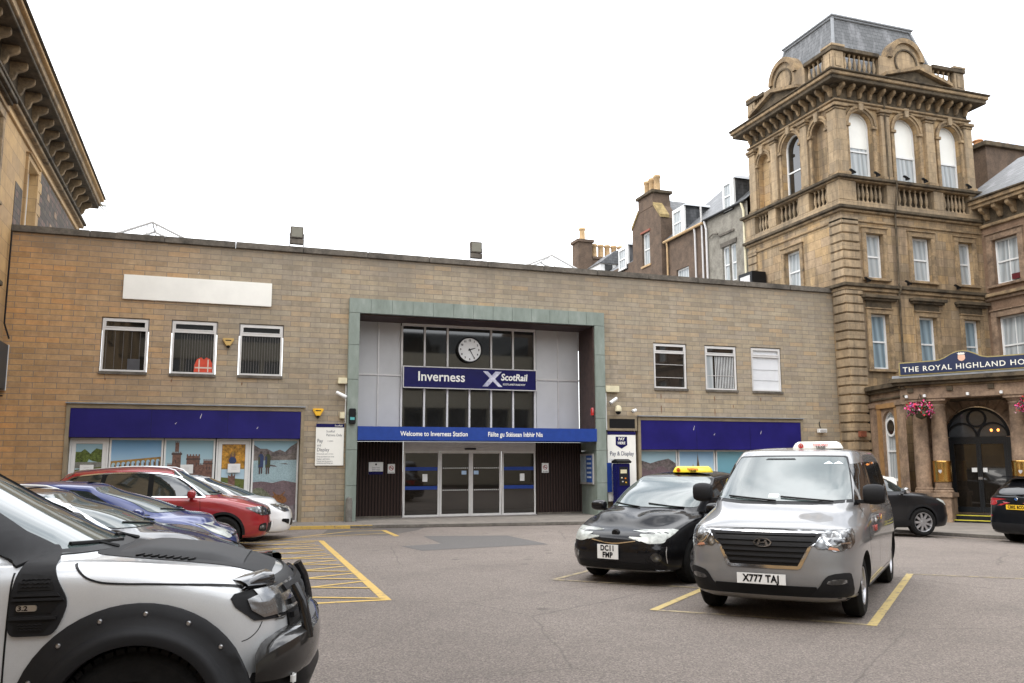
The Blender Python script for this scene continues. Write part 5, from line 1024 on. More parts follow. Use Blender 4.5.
# notices on the ribbed wall
def notice(x0, x1, z0, z1, lab, nm='notice_sign', foot=None, ring=False):
    q = MB(); q.box(kx(x0), kx(x1), GY - .045, GY - .022, z0, z1); o = q.build(nm, mt['plate_white'], None); thing(o, lab, 'sign')
    if foot: q = MB(); q.box(kx(x0), kx(x1), GY - .05, GY - .0452, z0, z0 + .09); q.build('footer', mt['navy_sign'], o)
    c_ = ((kx(x0) + kx(x1)) / 2, (z0 + z1) / 2)
    if ring:
        q = MB(); n = 24; rr = .075
        for k in range(n):
            a, b_ = 2 * math.pi * k / n, 2 * math.pi * (k + 1) / n
            q.poly([(c_[0] + r_ * math.cos(t_), GY - .048, c_[1] + .02 + r_ * math.sin(t_)) for r_, t_ in ((rr, a), (rr, b_), (rr * .78, b_), (rr * .78, a))])
        q.poly([(c_[0] + a_, GY - .049, c_[1] + .02 + b_) for a_, b_ in ((-.055, .042), (-.042, .055), (.055, -.042), (.042, -.055))]); q.build('prohibition_ring', mt['red'], o)
        q = MB(); q.box(c_[0] - .05, c_[0] + .05, GY - .0475, GY - .046, c_[1] + .01, c_[1] + .028); q.build('cigarette', mt['black'], o)
        text('No smoking', .035, mt['black'], o, (c_[0], GY - .05, z0 + .035), 0)
    else:
        q = MB(); q.lathe([(.001, -.001), (.03, 0)], (c_[0], GY - .047, z1 - .07), 12, 'y'); q.build('crest', mt['black'], o)
        for k in range(3): text('Station notice', .045, mt['black'], o, (c_[0], GY - .048, c_[1] + .02 - k * .05), 0, ext=.0005)
notice(4.56, 5.0, 1.36, 1.74, 'white notice with navy foot on the dark wall left of the doors', foot=True)
notice(5.15, 5.37, 1.39, 1.68, 'small no smoking sign left of the entrance doors', ring=True)
notice(10.27, 10.51, 1.38, 1.70, 'small no smoking sign right of the entrance doors', ring=True)
# timetable case fixed on the right reveal
pb = root('poster_case', 'lit poster case with blue panel on the right side of the entrance', 'poster case', (11.83, D + .55, 1.5))
b = MB(); b.box(-.05, -.0, -.52, .52, -.50, .50); b.build('case', mt['alu'], pb, bevel=.005)
b = MB(); b.box(-.056, -.05, -.46, .0, -.44, .44); b.build('blue_poster', M('poster_blue', (.03, .10, .35), .3), pb); b = MB(); b.box(-.056, -.05, .02, .46, -.44, .44); b.build('map_poster', M('poster_map', (.35, .42, .46), .3, var=.3, scale=9), pb)
for k in range(5): b = MB(); b.box(-.059, -.056, -.40, -.06, .30 - k * .15, .36 - k * .15); b.build('poster_text', M('poster_white', (.6, .65, .7), .4), pb)
# wall furniture: alarm boxes, cameras, cable boxes
def alarm(x, z, m_, lab, dark=True):
    o = root('alarm_box', lab, 'alarm', (x, D, z)); q = MB(); s = .155
    q.prism([(-s, .10), (s, .10), (s, .05), (.06, -.12), (-.06, -.12), (-s, .05)], 'y', -.10, 0); q.build('cover', m_, o, bevel=.012)
    q = MB(); q.lathe([(.001, -.18), (.045, -.17), (.05, -.11)], (0, -.05, 0), 12, 'z'); q.build('strobe', mt['black'] if dark else mt['orange'], o, smooth=True)
    q = MB(); q.box(-.08, .08, -.104, -.098, .02, .05); q.build('label_strip', mt['soft_black'], o)
alarm(2.885, 3.21, mt['yellow_plastic'], 'yellow alarm box on the wall above the parking notice')
alarm(.28, 5.19, M('tan_plastic', (.50, .33, .10), .5), 'tan alarm box between the second and third upper windows')
def jbox(x0, x1, z0, z1, lab): q = MB(); q.box(x0, x1, D - .14, D - .001, z0, z1); o = q.build('cable_box', mt['cream'], None, bevel=.012); thing(o, lab, 'cable box')
jbox(3.44, 3.71, 4.06, 4.24, 'cream cable box above the left security camera'); jbox(3.52, 3.66, 3.02, 3.21, 'cream cable box below the left security camera'); jbox(12.22, 12.72, 4.03, 4.24, 'wide cream cable box right of the green portal')
q = MB(); q.tube([(3.69, D - .03, 4.05), (3.69, D - .03, 2.88)], .022, 8); o = q.build('conduit', mt['white_frame'], None, smooth=True); thing(o, 'white vertical conduit beside the left portal post', 'pipe')
q = MB(); q.tube([(12.27, D - .03, 4.02), (12.27, D - .03, 2.78)], .022, 8); o = q.build('conduit', mt['white_frame'], None, smooth=True); thing(o, 'white vertical conduit beside the right portal post', 'pipe')
def camera_(x, z, tilt, yaw_, lab, l=.34):
    o = root('security_camera', lab, 'camera', (x, D - .02, z))
    q = MB(); q.lathe([(.05, 0), (.05, .02), (.03, .05), (.022, .15)], (0, -.22, 0), 14, 'y'); q.v = [(a, b + .22 - c * 0 - .2, c) for a, b, c in q.v]; q.build('mount', mt['white_frame'], o, smooth=True)
    q = MB(); q.T = Matrix.Translation((0, -.2, 0)) @ Matrix.Rotation(yaw_, 4, 'Z') @ Matrix.Rotation(tilt, 4, 'Y'); q.lathe([(.001, -l / 2), (.05, -l / 2 + .01), (.058, 0), (.058, l / 2), (.048, l / 2 + .01)], (0, 0, 0), 16, 'x', cap=True); q.T = None; q.build('housing', mt['white_frame'], o, smooth=True, ang=60)
    q = MB(); q.T = Matrix.Translation((0, -.2, 0)) @ Matrix.Rotation(yaw_, 4, 'Z') @ Matrix.Rotation(tilt, 4, 'Y'); q.lathe([(.001, l / 2 + .004), (.044, l / 2 + .014)], (0, 0, 0), 16, 'x', cap=False); q.T = None; q.build('lens', mt['black'], o)
    q = MB(); q.tube([(0, 0, .0), (0, -.1, .03), (0, -.2, .0)], .02, 8); q.build('arm', mt['white_frame'], o, smooth=True)
camera_(3.52, 3.72, R(28), R(-15), 'white bullet camera left of the green portal'); camera_(12.46, 3.74, R(150), R(20), 'white bullet camera right of the green portal'); camera_(13.22, 3.42, R(20), R(200), 'small white camera above the right blue fascia', .16)
dc = root('dome_camera', 'round cream dome camera hanging right of the portal', 'camera', (12.62, D - .22, 3.44)); q = MB(); q.lathe([(.04, .14), (.10, .10), (.115, .04), (.115, -.04), (.10, -.06)], (0, 0, 0), 20); q.build('housing', mt['cream'], dc, smooth=True)
q = MB(); q.lathe([(.098, -.06), (.08, -.12), (.04, -.15), (.001, -.16)], (0, 0, 0), 20); q.build('dome', mt['black'], dc, smooth=True); q = MB(); q.tube([(0, .2, .1), (0, 0, .14)], .02, 8); q.build('bracket', mt['cream'], dc)
q = MB(); q.box(3.77, 3.97, D - .26, D - .165, 2.86, 3.32); o = q.build('speaker_box', mt['black'], None, bevel=.02); thing(o, 'black entrance speaker box on the left green portal post', 'speaker')
q = MB(); q.box(3.80, 3.93, D - .268, D - .26, 2.98, 3.06); q.build('light_strip', M('teal_glow', (.08, .35, .35), .4), o)
wl = root('wall_light', 'small white floodlight on the wall right of the blue fascia', 'light', (20.82, D, 2.84)); q = MB(); q.box(-.17, .17, -.20, -.06, -.08, .06); q.build('lamp_body', mt['white_frame'], wl, bevel=.01); q = MB(); q.box(-.14, .14, -.205, -.2, -.06, .03); q.build('lamp_glass', mt['alu'], wl)
q = MB(); q.tube([(0, 0, .32), (-.02, -.03, .2), (0, -.08, .05)], .015, 6); q.build('bracket', mt['black'], wl)
q = MB(); q.lathe([(.001, .16), (.05, .15), (.07, .08), (.07, -.1)], (11.78, D - .02, 3.35), 12); o = q.build('fire_bell', mt['red'], None, smooth=True); thing(o, 'small red bell on the brown reveal right of the glazing', 'bell')
q = MB(); q.lathe([(.10, GZ), (.10, .62), (.08, .70), (.001, .73)], (3.80, D - .42, 0), 20); o = q.build('bollard', trim('bollard_stone', (.20, .19, .165), (.11, .10, .09)), None, smooth=True, ang=50); thing(o, 'short grey stone bollard at the foot of the left portal post', 'bollard')
# floodlights on the parapet
def flood(x, lab):
    f = root('roof_floodlight', lab, 'floodlight', (x, D + .15, 8.17)); q = MB(); q.box(-.19, .19, -.06, .12, .30, .66); q.build('lamp_body', mt['concrete'], f, bevel=.01)
    q = MB(); q.box(-.155, .155, -.068, -.06, .335, .625); q.build('lamp_glass', M('old_glass', (.16, .15, .11), .3), f); q = MB(); q.box(-.20, .20, -.05, .1, .12, .28); q.build('gear_box', mt['concrete'], f, bevel=.01)
    q = MB(); q.tube([(-.22, .0, .0), (-.2, .0, .12), (-.21, 0, .45)], .018, 6); q.tube([(.22, .0, .0), (.2, .0, .12), (.21, 0, .45)], .018, 6); q.build('bracket', mt['satin'], f)
flood(2.12, 'grey floodlight on the parapet above the left windows'); flood(7.80, 'grey floodlight on the parapet above the clock')
# glazed roof lantern ridges showing over the parapet
def lantern(xc, y, zb, w, h, lab, left=True):
    f = root('roof_lantern', lab, 'rooflight', (xc, y, zb)); q = MB()
    for yy in (0, 1.2): q.tube([(-w, yy, 0), (0, yy, h), (w, yy, 0)], .045, 6)
    q.tube([(0, 0, h), (0, 1.2, h)], .03, 6); q.tube([(-.15, 0, 0), (-.15, 0, h * .88)], .022, 6); q.tube([(.12, 0, 0), (.12, 0, h * .88)], .022, 6); q.tube([(-w, 0, 0), (w, 0, 0)], .045, 6); q.build('frame', mt['alu_light'], f, smooth=True)
    q = MB(); q.box(-w * .9, w * .9, .1, 1.1, -1.0, -.0); q.build('upstand', mt['lead'], f)
lantern(-2.15, D + 3, 8.75, 1.35, .62, 'white glazed rooflight ridge above the blank sign'); lantern(11.6, D + 3, 8.75, 1.35, .62, 'white glazed rooflight ridge right of the clock')
# hanging sign at the far left edge
hs = root('projecting_sign', 'dark projecting sign on the ochre building at the left edge', 'sign', (-5.40, 25.2, 4.3)); q = MB(); q.box(.0, .12, -.9, .55, -.65, .55); q.build('board', M('sign_teal', (.012, .03, .045), .4), hs, bevel=.01)
q = MB(); q.box(.0, .13, .56, .60, -.66, .56); q.build('sign_edge', mt['white_frame'], hs); q = MB(); q.tube([(.0, .6, -.4), (.25, .75, -.5), (.3, .8, -.7), (.12, .7, -.8), (0, .6, -.8)], .02, 6); q.build('scroll_bracket', mt['black'], hs, smooth=True)
q = MB(); q.tube([(-5.38, 25.55, 7.9), (-5.38, 25.55, 5.4), (-5.25, 25.6, 5.0)], .025, 6); o = q.build('wall_cable', mt['black'], None, smooth=True); thing(o, 'black cable running down the left edge of the stone wall', 'cable')
# ---------------------------------------------------------------- cars
# A body is a stack of plan outlines (rings) from sill to roof; x forward, y left, z up, origin on the ground between the axles.
def interp(tb, x):
    if not isinstance(tb, (list, tuple)): return tb
    if x <= tb[0][0]: return tb[0][1]
    for (a, p), (b, q) in zip(tb, tb[1:]):
        if x <= b:
            k = (x - a) / (b - a); k = k * k * (3 - 2 * k); return p + (q - p) * k
    return tb[-1][1]
def quad_arc(a, b, n, N1, N2):
    pts = []
    T = [i / 200 * math.pi / 2 for i in range(201)]
    raw = [(abs(math.cos(t)) ** (2 / n) * a, abs(math.sin(t)) ** (2 / n) * b) for t in T]
    def seg(i0, i1, N):
        p = raw[i0:i1 + 1]; d = [0]
        for u, w in zip(p, p[1:]): d.append(d[-1] + math.hypot(w[0] - u[0], w[1] - u[1]))
        out = []; j = 0
        for k in range(N):
            s_ = d[-1] * k / N
            while d[j + 1] < s_: j += 1
            f = (s_ - d[j]) / max(1e-9, d[j + 1] - d[j]); out.append((p[j][0] + (p[j + 1][0] - p[j][0]) * f, p[j][1] + (p[j + 1][1] - p[j][1]) * f))
        return out
    return seg(0, 100, N1) + seg(100, 200, N2)
def outline(rg, xm):
    N1, N2 = 12, 18
    fr = quad_arc(rg['f'] - xm, rg['w'], rg.get('nf', 8), N1, N2)
    re = quad_arc(xm - rg['r'], rg['w'], rg.get('nr', 9), N1, N2)
    pts = [(xm + x, y) for x, y in fr] + [(xm, rg['w'])] + [(xm - x, y) for x, y in reversed(re)]
    out = []
    cf, cb = rg.get('cf', .10), rg.get('cb', .05)
    for x, y in pts:
        x -= (cf if x > xm else -cb) * (y / max(rg['w'], .01)) ** 2 * max(0, min(1, (abs(x - xm)) / max(.01, abs((rg['f'] if x > xm else rg['r']) - xm)))) ** 3
        out.append(Vector((x, y * (interp(rg['t'], x) if 't' in rg else 1), interp(rg['z'], x))))
    return out
def cr4(a, b, c, d, t): return .5 * ((2 * b) + (c - a) * t + (2 * a - 5 * b + 4 * c - d) * t * t + (3 * b - a - 3 * c + d) * t ** 3)
def car_body(name, rings, xm, mats, parent, arches, sub=5, smooth_n=6):
    base = [outline(r, xm) for r in rings]; lv = []
    sharp = [r.get('sharp', False) for r in rings]
    for i in range(len(base) - 1):
        a = base[i - 1] if i > 0 and not sharp[i] else None
        d = base[i + 2] if i + 2 < len(base) and not sharp[i + 1] else None
        for k in range(sub):
            t_ = k / sub
            lv.append([cr4(a[j] if a else 2 * b - c, b, c, d[j] if d else 2 * c - b, t_) for j, (b, c) in enumerate(zip(base[i], base[i + 1]))])
    lv.append(base[-1])
    mb = MB(); full = []
    for r in lv: full.append([tuple(p) for p in r] + [(p.x, -p.y, p.z) for p in reversed(r[1:-1])])
    mb.rings(full, 0, True, True)
    me = bpy.data.meshes.new(name); me.from_pydata(mb.v, [], mb.f)
    bm = bmesh.new(); bm.from_mesh(me); bmesh.ops.remove_doubles(bm, verts=bm.verts, dist=.0008)
    bmesh.ops.dissolve_degenerate(bm, edges=bm.edges, dist=.0005); bmesh.ops.recalc_face_normals(bm, faces=bm.faces)
    vs_ = [v for v in bm.verts if v.co.z > .55]
    for _ in range(smooth_n): bmesh.ops.smooth_vert(bm, verts=vs_, factor=.5, use_axis_x=True, use_axis_y=True, use_axis_z=True)
    bvh = BVHTree.FromBMesh(bm); bm.to_mesh(me); bm.free()
    for m in mats: me.materials.append(m)
    o = bpy.data.objects.new(name, me); COL.objects.link(o)
    for p in me.polygons: p.material_index = 0
    if arches:                               # wheel wells cut by boolean, inner faces take the cutter's dark material
        cut = MB()
        for ax, rad, depth, wmax, zc in arches:
            for s in (1, -1):
                n = 40; ring = [(ax + rad * math.cos(2 * math.pi * k / n), zc + rad * math.sin(2 * math.pi * k / n)) for k in range(n)]
                ring = [(x, z) for x, z in ring]
                i0 = cut.P([(x, s * (wmax - depth), z) for x, z in ring]); i1 = cut.P([(x, s * (wmax + .3), z) for x, z in ring])
                for k in range(n): cut.F((i0 + k, i0 + (k + 1) % n, i1 + (k + 1) % n, i1 + k), 1)
                cut.F(range(i0, i0 + n), 1); cut.F(range(i1, i1 + n), 1)
        co = cut.build('cutter', [mats[0], mt['well']])
        bo = o.modifiers.new('b', 'BOOLEAN'); bo.operation = 'DIFFERENCE'; bo.object = co; bo.solver = 'EXACT'; bo.use_self = False
        me.materials.append(mt['well']) if len(me.materials) < 2 else None
        dg = bpy.context.evaluated_depsgraph_get(); me2 = bpy.data.meshes.new_from_object(o.evaluated_get(dg)); me2.name = name
        o.modifiers.clear(); o.data = me2; bpy.data.objects.remove(co)
        bm = bmesh.new(); bm.from_mesh(me2)
        for f in bm.faces: f.smooth = f.material_index == 0
        for e in bm.edges:
            if len(e.link_faces) == 2 and (e.calc_face_angle(0) > R(50) or e.link_faces[0].material_index != e.link_faces[1].material_index): e.smooth = False
        bm.to_mesh(me2); bm.free()
    else:
        for p in me.polygons: p.use_smooth = True
    o.parent = parent
    return o, bvh
def chaikin(p, n, closed=True):
    for _ in range(n):
        q = []
        m = len(p)
        for i in range(m if closed else m - 1):
            a, b = p[i], p[(i + 1) % m]
            q += [(a[0] * .75 + b[0] * .25, a[1] * .75 + b[1] * .25), (a[0] * .25 + b[0] * .75, a[1] * .25 + b[1] * .75)]
        p = q if closed else [p[0]] + q + [p[-1]]
    return p
DIRS = {'L': ((0, 1, 0), 'xz'), 'R': ((0, -1, 0), 'xz'), 'F': ((1, 0, 0), 'yz'), 'B': ((-1, 0, 0), 'yz'), 'T': ((0, 0, 1), 'xy')}
def to3(ax, u, w, h):
    return (u, h, w) if ax == 'xz' else (h, u, w) if ax == 'yz' else (u, w, h)
def fillet(p, r=.045):
    out = []; n = len(p)
    for i in range(n):
        a, b, c = Vector(p[i - 1]), Vector(p[i]), Vector(p[(i + 1) % n]); u, w = (a - b), (c - b)
        q = min(r, u.length * .45, w.length * .45); u.normalize(); w.normalize(); s_, e = b + u * q, b + w * q
        for k in range(5):
            t_ = k / 4; out.append(tuple(s_ * (1 - t_) ** 2 + b * 2 * t_ * (1 - t_) + e * t_ * t_))
    return out
def patch(bvh, view, poly, off=.004, step=.07, rnd=0, skirt=.012, mb=None, m=0, mirror=False):
    """A piece of trim, glass or lamp that follows the body's skin: poly seen from `view`, wrapped onto the body."""
    mb = mb or MB(); dvec, ax = DIRS[view]; d = Vector(dvec); p = fillet(poly) if rnd == 'f' else chaikin(poly, rnd) if rnd else poly
    bm = bmesh.new(); vs = [bm.verts.new((a, b, 0)) for a, b in p]; bm.faces.new(vs)
    bmesh.ops.triangulate(bm, faces=bm.faces[:])
    us = [a for a, b in p]; ws = [b for a, b in p]
    for i, (lo, hi) in enumerate(((min(us), max(us)), (min(ws), max(ws)))):
        k = math.ceil(lo / step)
        while k * step < hi:
            co = [0, 0, 0]; co[i] = k * step + .00137; no = [0, 0, 0]; no[i] = 1
            bmesh.ops.bisect_plane(bm, geom=bm.verts[:] + bm.edges[:] + bm.faces[:], plane_co=co, plane_no=no); k += 1
    bm.verts.index_update(); hits = []; last = None
    for v in bm.verts:
        o_ = Vector(to3(ax, v.co.x, v.co.y, 0)) + d * 6
        loc, nor, idx, dist = bvh.ray_cast(o_, -d, 8)
        if loc is None:
            loc, nor, idx, dist = bvh.find_nearest(Vector(to3(ax, v.co.x, v.co.y, 0)) + d * (last if last else 1))
        if nor.dot(d) < 0: nor = -nor
        last = loc.dot(d); hits.append((loc, nor))
    i0 = mb.P([l + n * off for l, n in hits])
    for f in bm.faces: mb.F([i0 + v.index for v in f.verts], m)
    if skirt:
        for e in bm.edges:
            if len(e.link_faces) == 1:
                a, b = e.verts; j = mb.P([hits[a.index][0] - hits[a.index][1] * skirt, hits[b.index][0] - hits[b.index][1] * skirt])
                mb.F((i0 + a.index, i0 + b.index, j + 1, j), m)
    bm.free()
    return mb
def strip(path, w):                          # polyline -> list of quads (2D) of width w
    out = []; n = len(path); off = []
    for i, (x, y) in enumerate(path):
        a = path[max(i - 1, 0)]; b = path[min(i + 1, n - 1)]; dx, dy = b[0] - a[0], b[1] - a[1]; l = math.hypot(dx, dy) or 1
        off.append((-dy / l * w / 2, dx / l * w / 2))
    return [(p[0] + o[0], p[1] + o[1]) for p, o in zip(path, off)] + [(p[0] - o[0], p[1] - o[1]) for p, o in reversed(list(zip(path, off)))]
def seam(bvh, view, path, w=.008, mb=None, off=.0015, m=0, rnd=2):
    p = chaikin(path, rnd, False) if rnd else path
    return patch(bvh, view, strip(p, w), off, .1, 0, 0, mb, m)
def put(parent, name, mat, *mbs_args, smooth=True, **k):
    mb = MB()
    for a in mbs_args: patch(*a, mb=mb, **k)
    return mb.build(name, mat, parent, smooth=smooth)
def wheel(parent, x, y, z, r, w, rimr, spokes, rim_mat, side, steer=0, tread=False, style=0):
    mb = MB(); p = [(rimr - .01, -w / 2 + .02), (rimr + .015, -w / 2), (r - .05, -w / 2 - .004), (r - .02, -w / 2 + .012), (r, -w / 2 + .04), (r, w / 2 - .04), (r - .02, w / 2 - .012), (r - .05, w / 2 + .004), (rimr + .015, w / 2), (rimr - .01, w / 2 - .02), (rimr - .01, -w / 2 + .02)]
    mb.lathe(p, (0, 0, 0), 48, 'y', cap=False)
    if tread:
        for k in range(44):
            a = 2 * math.pi * k / 44
            for j in (-1, 0, 1):
                aa = a + (j % 2) * .07; T = Matrix.Rotation(aa, 4, 'Y'); mb.T = T
                mb.box(r - .012, r + .013, j * w * .3 - w * .12, j * w * .3 + w * .12, -.02, .02); mb.T = None
    t_ = mb.build('wheel', mt['rubber'], parent, smooth=True, ang=30)
    t_.location = (x, y, z); t_.rotation_euler = (0, 0, steer)
    yo = side * (w / 2 - .012); s = side
    rb = MB(); rb.lathe([(rimr - .005, yo + s * .008), (rimr - .02, yo + s * .004), (rimr - .03, yo - s * .05), (rimr - .05, yo - s * .14)], n=40, ax='y', cap=False)
    rb.lathe([(.001, yo - s * .005), (.045, yo - s * .008), (.06, yo - s * .03)], n=20, ax='y', cap=False)
    for k in range(spokes):
        a = 2 * math.pi * (k + .5) / spokes; T = Matrix.Rotation(a, 4, 'Y'); rb.T = T
        if style == 0: legs = ((0, .055),)
        else: legs = ((-.035, .03), (.035, .03))
        for o_, ww in legs:
            rb.prism([(.03, o_ * .4 - ww / 2), (rimr - .01, o_ * 1.4 - ww * .55), (rimr - .01, o_ * 1.4 + ww * .55), (.03, o_ * .4 + ww / 2)], 'y', yo - s * .012, yo - s * .045)
        rb.T = None
    rim = rb.build('rim', rim_mat, t_, smooth=True, ang=30)
    db = MB(); db.lathe([(.002, yo - s * .09), (rimr - .04, yo - s * .10)], n=28, ax='y', cap=False)
    db.build('brake_disc', mt['well'], t_)
    return t_
def wheels(root_, fx, rx, tr, r, w, rimr, spokes, rim_mat, steer=0, z=None, **k):
    for x in (fx, rx):
        for s in (1, -1): wheel(root_, x, s * tr, (z or r), r, w, rimr, spokes, rim_mat, s, steer if x == fx else 0, **k)
def mirror_part(root_, x, y, z, side, mat, sx=.11, sy=.12, sz=.09, name='door_mirror', arm=True):
    mb = MB(); rs = []
    for k in range(9):
        a = math.pi * k / 8 - math.pi / 2; rr = max(.02, math.cos(a)) ** .3
        rs.append([(x + sx * rr * math.cos(2 * math.pi * j / 16) * (.6 if math.cos(2 * math.pi * j / 16) < 0 else 1), y + side * sy * math.sin(a), z + sz * rr * abs(math.sin(2 * math.pi * j / 16)) ** .7 * (1 if math.sin(2 * math.pi * j / 16) > 0 else -1)) for j in range(16)])
    mb.rings(rs)
    if arm: mb.box(x - .04, x + .03, y - side * (sy + .12), y - side * sy * .5, z - sz * .9, z - sz * .55)
    o = mb.build(name, mat, root_, smooth=True)
    g = MB(); g.lathe([(.001, 0), (sz * .8, 0)], (x - sx * .63, y, z), 14, 'x'); g.build('mirror_glass', mt['chrome'], o)
    return o
def number_plate(root_, loc, rz, lines, back, w=.52, h=.11, size=.085, name='number_plate', tiltx=0):
    b = MB(); b.box(-w / 2, w / 2, -.006, .006, -h / 2, h / 2); T = Matrix.Translation(loc) @ Matrix.Rotation(rz, 4, 'Z') @ Matrix.Rotation(tiltx, 4, 'X')
    b.v = [tuple(T @ Vector(v)) for v in b.v]; o = b.build(name, back, root_)
    n = len(lines)
    for i, s_ in enumerate(lines):
        text(s_, size, mt['black'], o, T @ Vector((0, -.009, (n - 1) / 2 * h / n * .95 - i * h / n * .95)), rz, bold=.004, sx=.86, name='characters', ext=.001, sp=1.08)
    return o
def arch_lip(bvh, ax, zc, r, view, w=.03, a0=-5, a1=185, off=.006):
    pth = [(ax + (r + w / 2) * math.cos(R(a)), zc + (r + w / 2) * math.sin(R(a))) for a in range(a0, a1 + 1, 8)]
    return patch(bvh, view, strip(pth, w), off, .1, 0, .02)
def silver_van(loc, rz):
    c = root('van', 'silver minivan taxi with white roof sign and number plate X777 TAJ', 'van', loc, rz)
    bodym = paint('silver_paint', (.21, .21, .21), .4, .45)
    rg = [dict(z=.24, f=2.36, r=-2.48, w=.80), dict(z=.27, f=2.46, r=-2.52, w=.90, nf=7),
          dict(z=.42, f=2.53, r=-2.54, w=.945, nf=7.5), dict(z=.62, f=2.535, r=-2.54, w=.96, nf=7.5), dict(z=.84, f=2.50, r=-2.53, w=.962, nf=7.5),
          dict(z=[(-2.5, 1.02), (1.4, 1.0), (2.4, .985)], f=2.42, r=-2.52, w=.95, nf=7),
          dict(z=[(-2.5, 1.10), (1.0, 1.10), (1.6, 1.10), (2.2, 1.06)], f=2.27, r=-2.51, w=.935, nf=6, t=[(1.0, 1), (2.2, .90)]),
          dict(z=[(-2.5, 1.17), (1.0, 1.17), (1.9, 1.16)], f=1.90, r=-2.49, w=.915, nf=6, t=[(.9, 1), (1.8, .90)]),
          dict(z=[(-2.5, 1.20), (1.0, 1.20), (1.6, 1.24)], f=1.66, r=-2.48, w=.905, nf=8, cf=.14, t=[(.6, 1), (1.6, .96)], sharp=True),
          dict(z=1.45, f=1.26, r=-2.45, w=.865, nf=8, cf=.14, t=[(.3, 1), (1.3, .94)]),
          dict(z=1.72, f=.84, r=-2.41, w=.80, nf=8, cf=.14, t=[(.0, 1), (.9, .94)]),
          dict(z=1.83, f=.66, r=-2.36, w=.755, nf=5.5, t=[(-.2, 1), (.66, .96)]),
          dict(z=1.885, f=.52, r=-2.28, w=.68, nf=5), dict(z=1.925, f=.1, r=-2.0, w=.40, nf=4), dict(z=1.932, f=-.3, r=-1.6, w=.0, nf=3)]
    body, bv = car_body('body', rg, -.1, [bodym, mt['well']], c, [(1.6, .385, .30, .99, .35), (-1.6, .385, .30, .99, .35)])
    P = lambda name, mat, *a, **k: put(c, name, mat, *[(bv,) + x for x in a], **k)
    # glass
    ws = [(-.79, 1.265), (.79, 1.265), (.775, 1.36), (.675, 1.765), (.62, 1.795), (-.62, 1.795), (-.675, 1.765), (-.775, 1.36)]
    fr = P('windscreen_seal', mt['black'], ('F', [(x * 1.025, z + (.02 if z > 1.6 else -.03)) for x, z in ws]), off=.003, rnd=1)
    w_ = P('windscreen', mt['screen'], ('F', ws), off=.007, rnd=1)
    sh = MB(); patch(bv, 'F', [(-.30, 1.755), (.08, 1.755), (.06, 1.772), (-.28, 1.772)], .011, mb=sh); sh.build('sun_strip', mt['black'], w_)
    st = MB(); patch(bv, 'F', [(-.13, 1.30), (-.01, 1.30), (-.01, 1.34), (-.13, 1.34)][::-1], .010, mb=st, m=0)
    st.build('permit_sticker', M('sticker_white', (.62, .68, .62), .5), w_)
    tr_ = MB()
    for dx in (.42, .53): patch(bv, 'F', [(dx, 1.70), (dx + .11, 1.70), (dx + .055, 1.735)], .010, mb=tr_, skirt=0)
    tr_.build('triangle_sticker', M('sticker_pale', (.7, .8, .85), .5), w_)
    for v in 'LR':
        P('front_door_window', mt['privacy'], (v, [(1.08, 1.235), (.96, 1.45), (.70, 1.70), (.30, 1.725), (.27, 1.235)]), off=.007, rnd='f', step=.04)
        P('sliding_door_window', mt['privacy'], (v, [(.20, 1.235), (.22, 1.725), (-1.0, 1.735), (-1.02, 1.235)]), off=.005, rnd='f')
        P('rear_side_window', mt['privacy'], (v, [(-1.10, 1.235), (-1.08, 1.735), (-2.15, 1.71), (-2.28, 1.25)]), off=.005, rnd='f')
        P('quarter_glass', mt['privacy'], (v, [(1.36, 1.225), (1.16, 1.225), (1.06, 1.40)]), off=.006, step=.05)
        P('sill_trim', mt['soft_black'], (v, [(1.18, .24), (-1.18, .24), (-1.18, .30), (1.18, .30)]), off=.006)
        s = MB()
        for q in ([(.24, .34), (.25, 1.0), (.25, 1.21), (.24, 1.74)], [(-1.06, .34), (-1.06, 1.74)], [(1.18, .55), (1.22, .8), (1.20, 1.22)], [(-1.06, 1.12), (-2.3, 1.12)], [(.24, .36), (1.15, .36)], [(.24, .36), (-1.06, .36)]): seam(bv, v, q).build('door_seam', mt['black'], body)
        for hx in (.40, .08):
            h = MB(); patch(bv, v, [(hx, 1.03), (hx + .17, 1.03), (hx + .17, 1.065), (hx, 1.065)], .03, mb=h, rnd=1, step=.04, skirt=.04)
            h.build('door_handle', bodym, c, smooth=True)
        sgn = 1 if v == 'L' else -1
        mirror_part(c, 1.20, sgn * 1.03, 1.35, sgn, mt['soft_black'], .09, .125, .12)
        # swept headlamp wrapping round the corner
        hl = [(.59, .965), (.66, .82), (.72, .775), (.84, .79), (.875, .87), (.88, 1.0), (.74, .985)]
        hl = [(sgn * a, b) for a, b in hl]
        lamp = P('headlight', mt['headlamp_clear'], ('F', hl), off=.008, rnd='f')
        put(c, 'headlight', mt['headlamp'], (bv, v, [(2.02, 1.0), (2.10, .86), (2.22, .80), (2.46, .80), (2.46, .99)]), off=.008, step=.04)
        i_ = MB(); seam(bv, 'F', [(sgn * a_, b_) for a_, b_ in [(.62, .93), (.67, .845), (.74, .82), (.78, .86), (.86, .86)]], .014, i_, off=.014); i_.build('light_strip', mt['chrome'], lamp)
        ind = MB(); patch(bv, 'F', [(sgn * a, b) for a, b in [(.665, .80), (.77, .785), (.75, .81), (.68, .825)]], .012, mb=ind, step=.03); ind.build('indicator', M('amber', (.42, .20, .12), .3), lamp)
        fg = P('fog_lamp_surround', mt['soft_black'], ('F', [(sgn * a, b) for a, b in [(.46, .31), (.56, .40), (.62, .50), (.68, .545), (.84, .56), (.87, .53), (.87, .33), (.82, .29), (.50, .28)]]), off=.010, rnd=1)
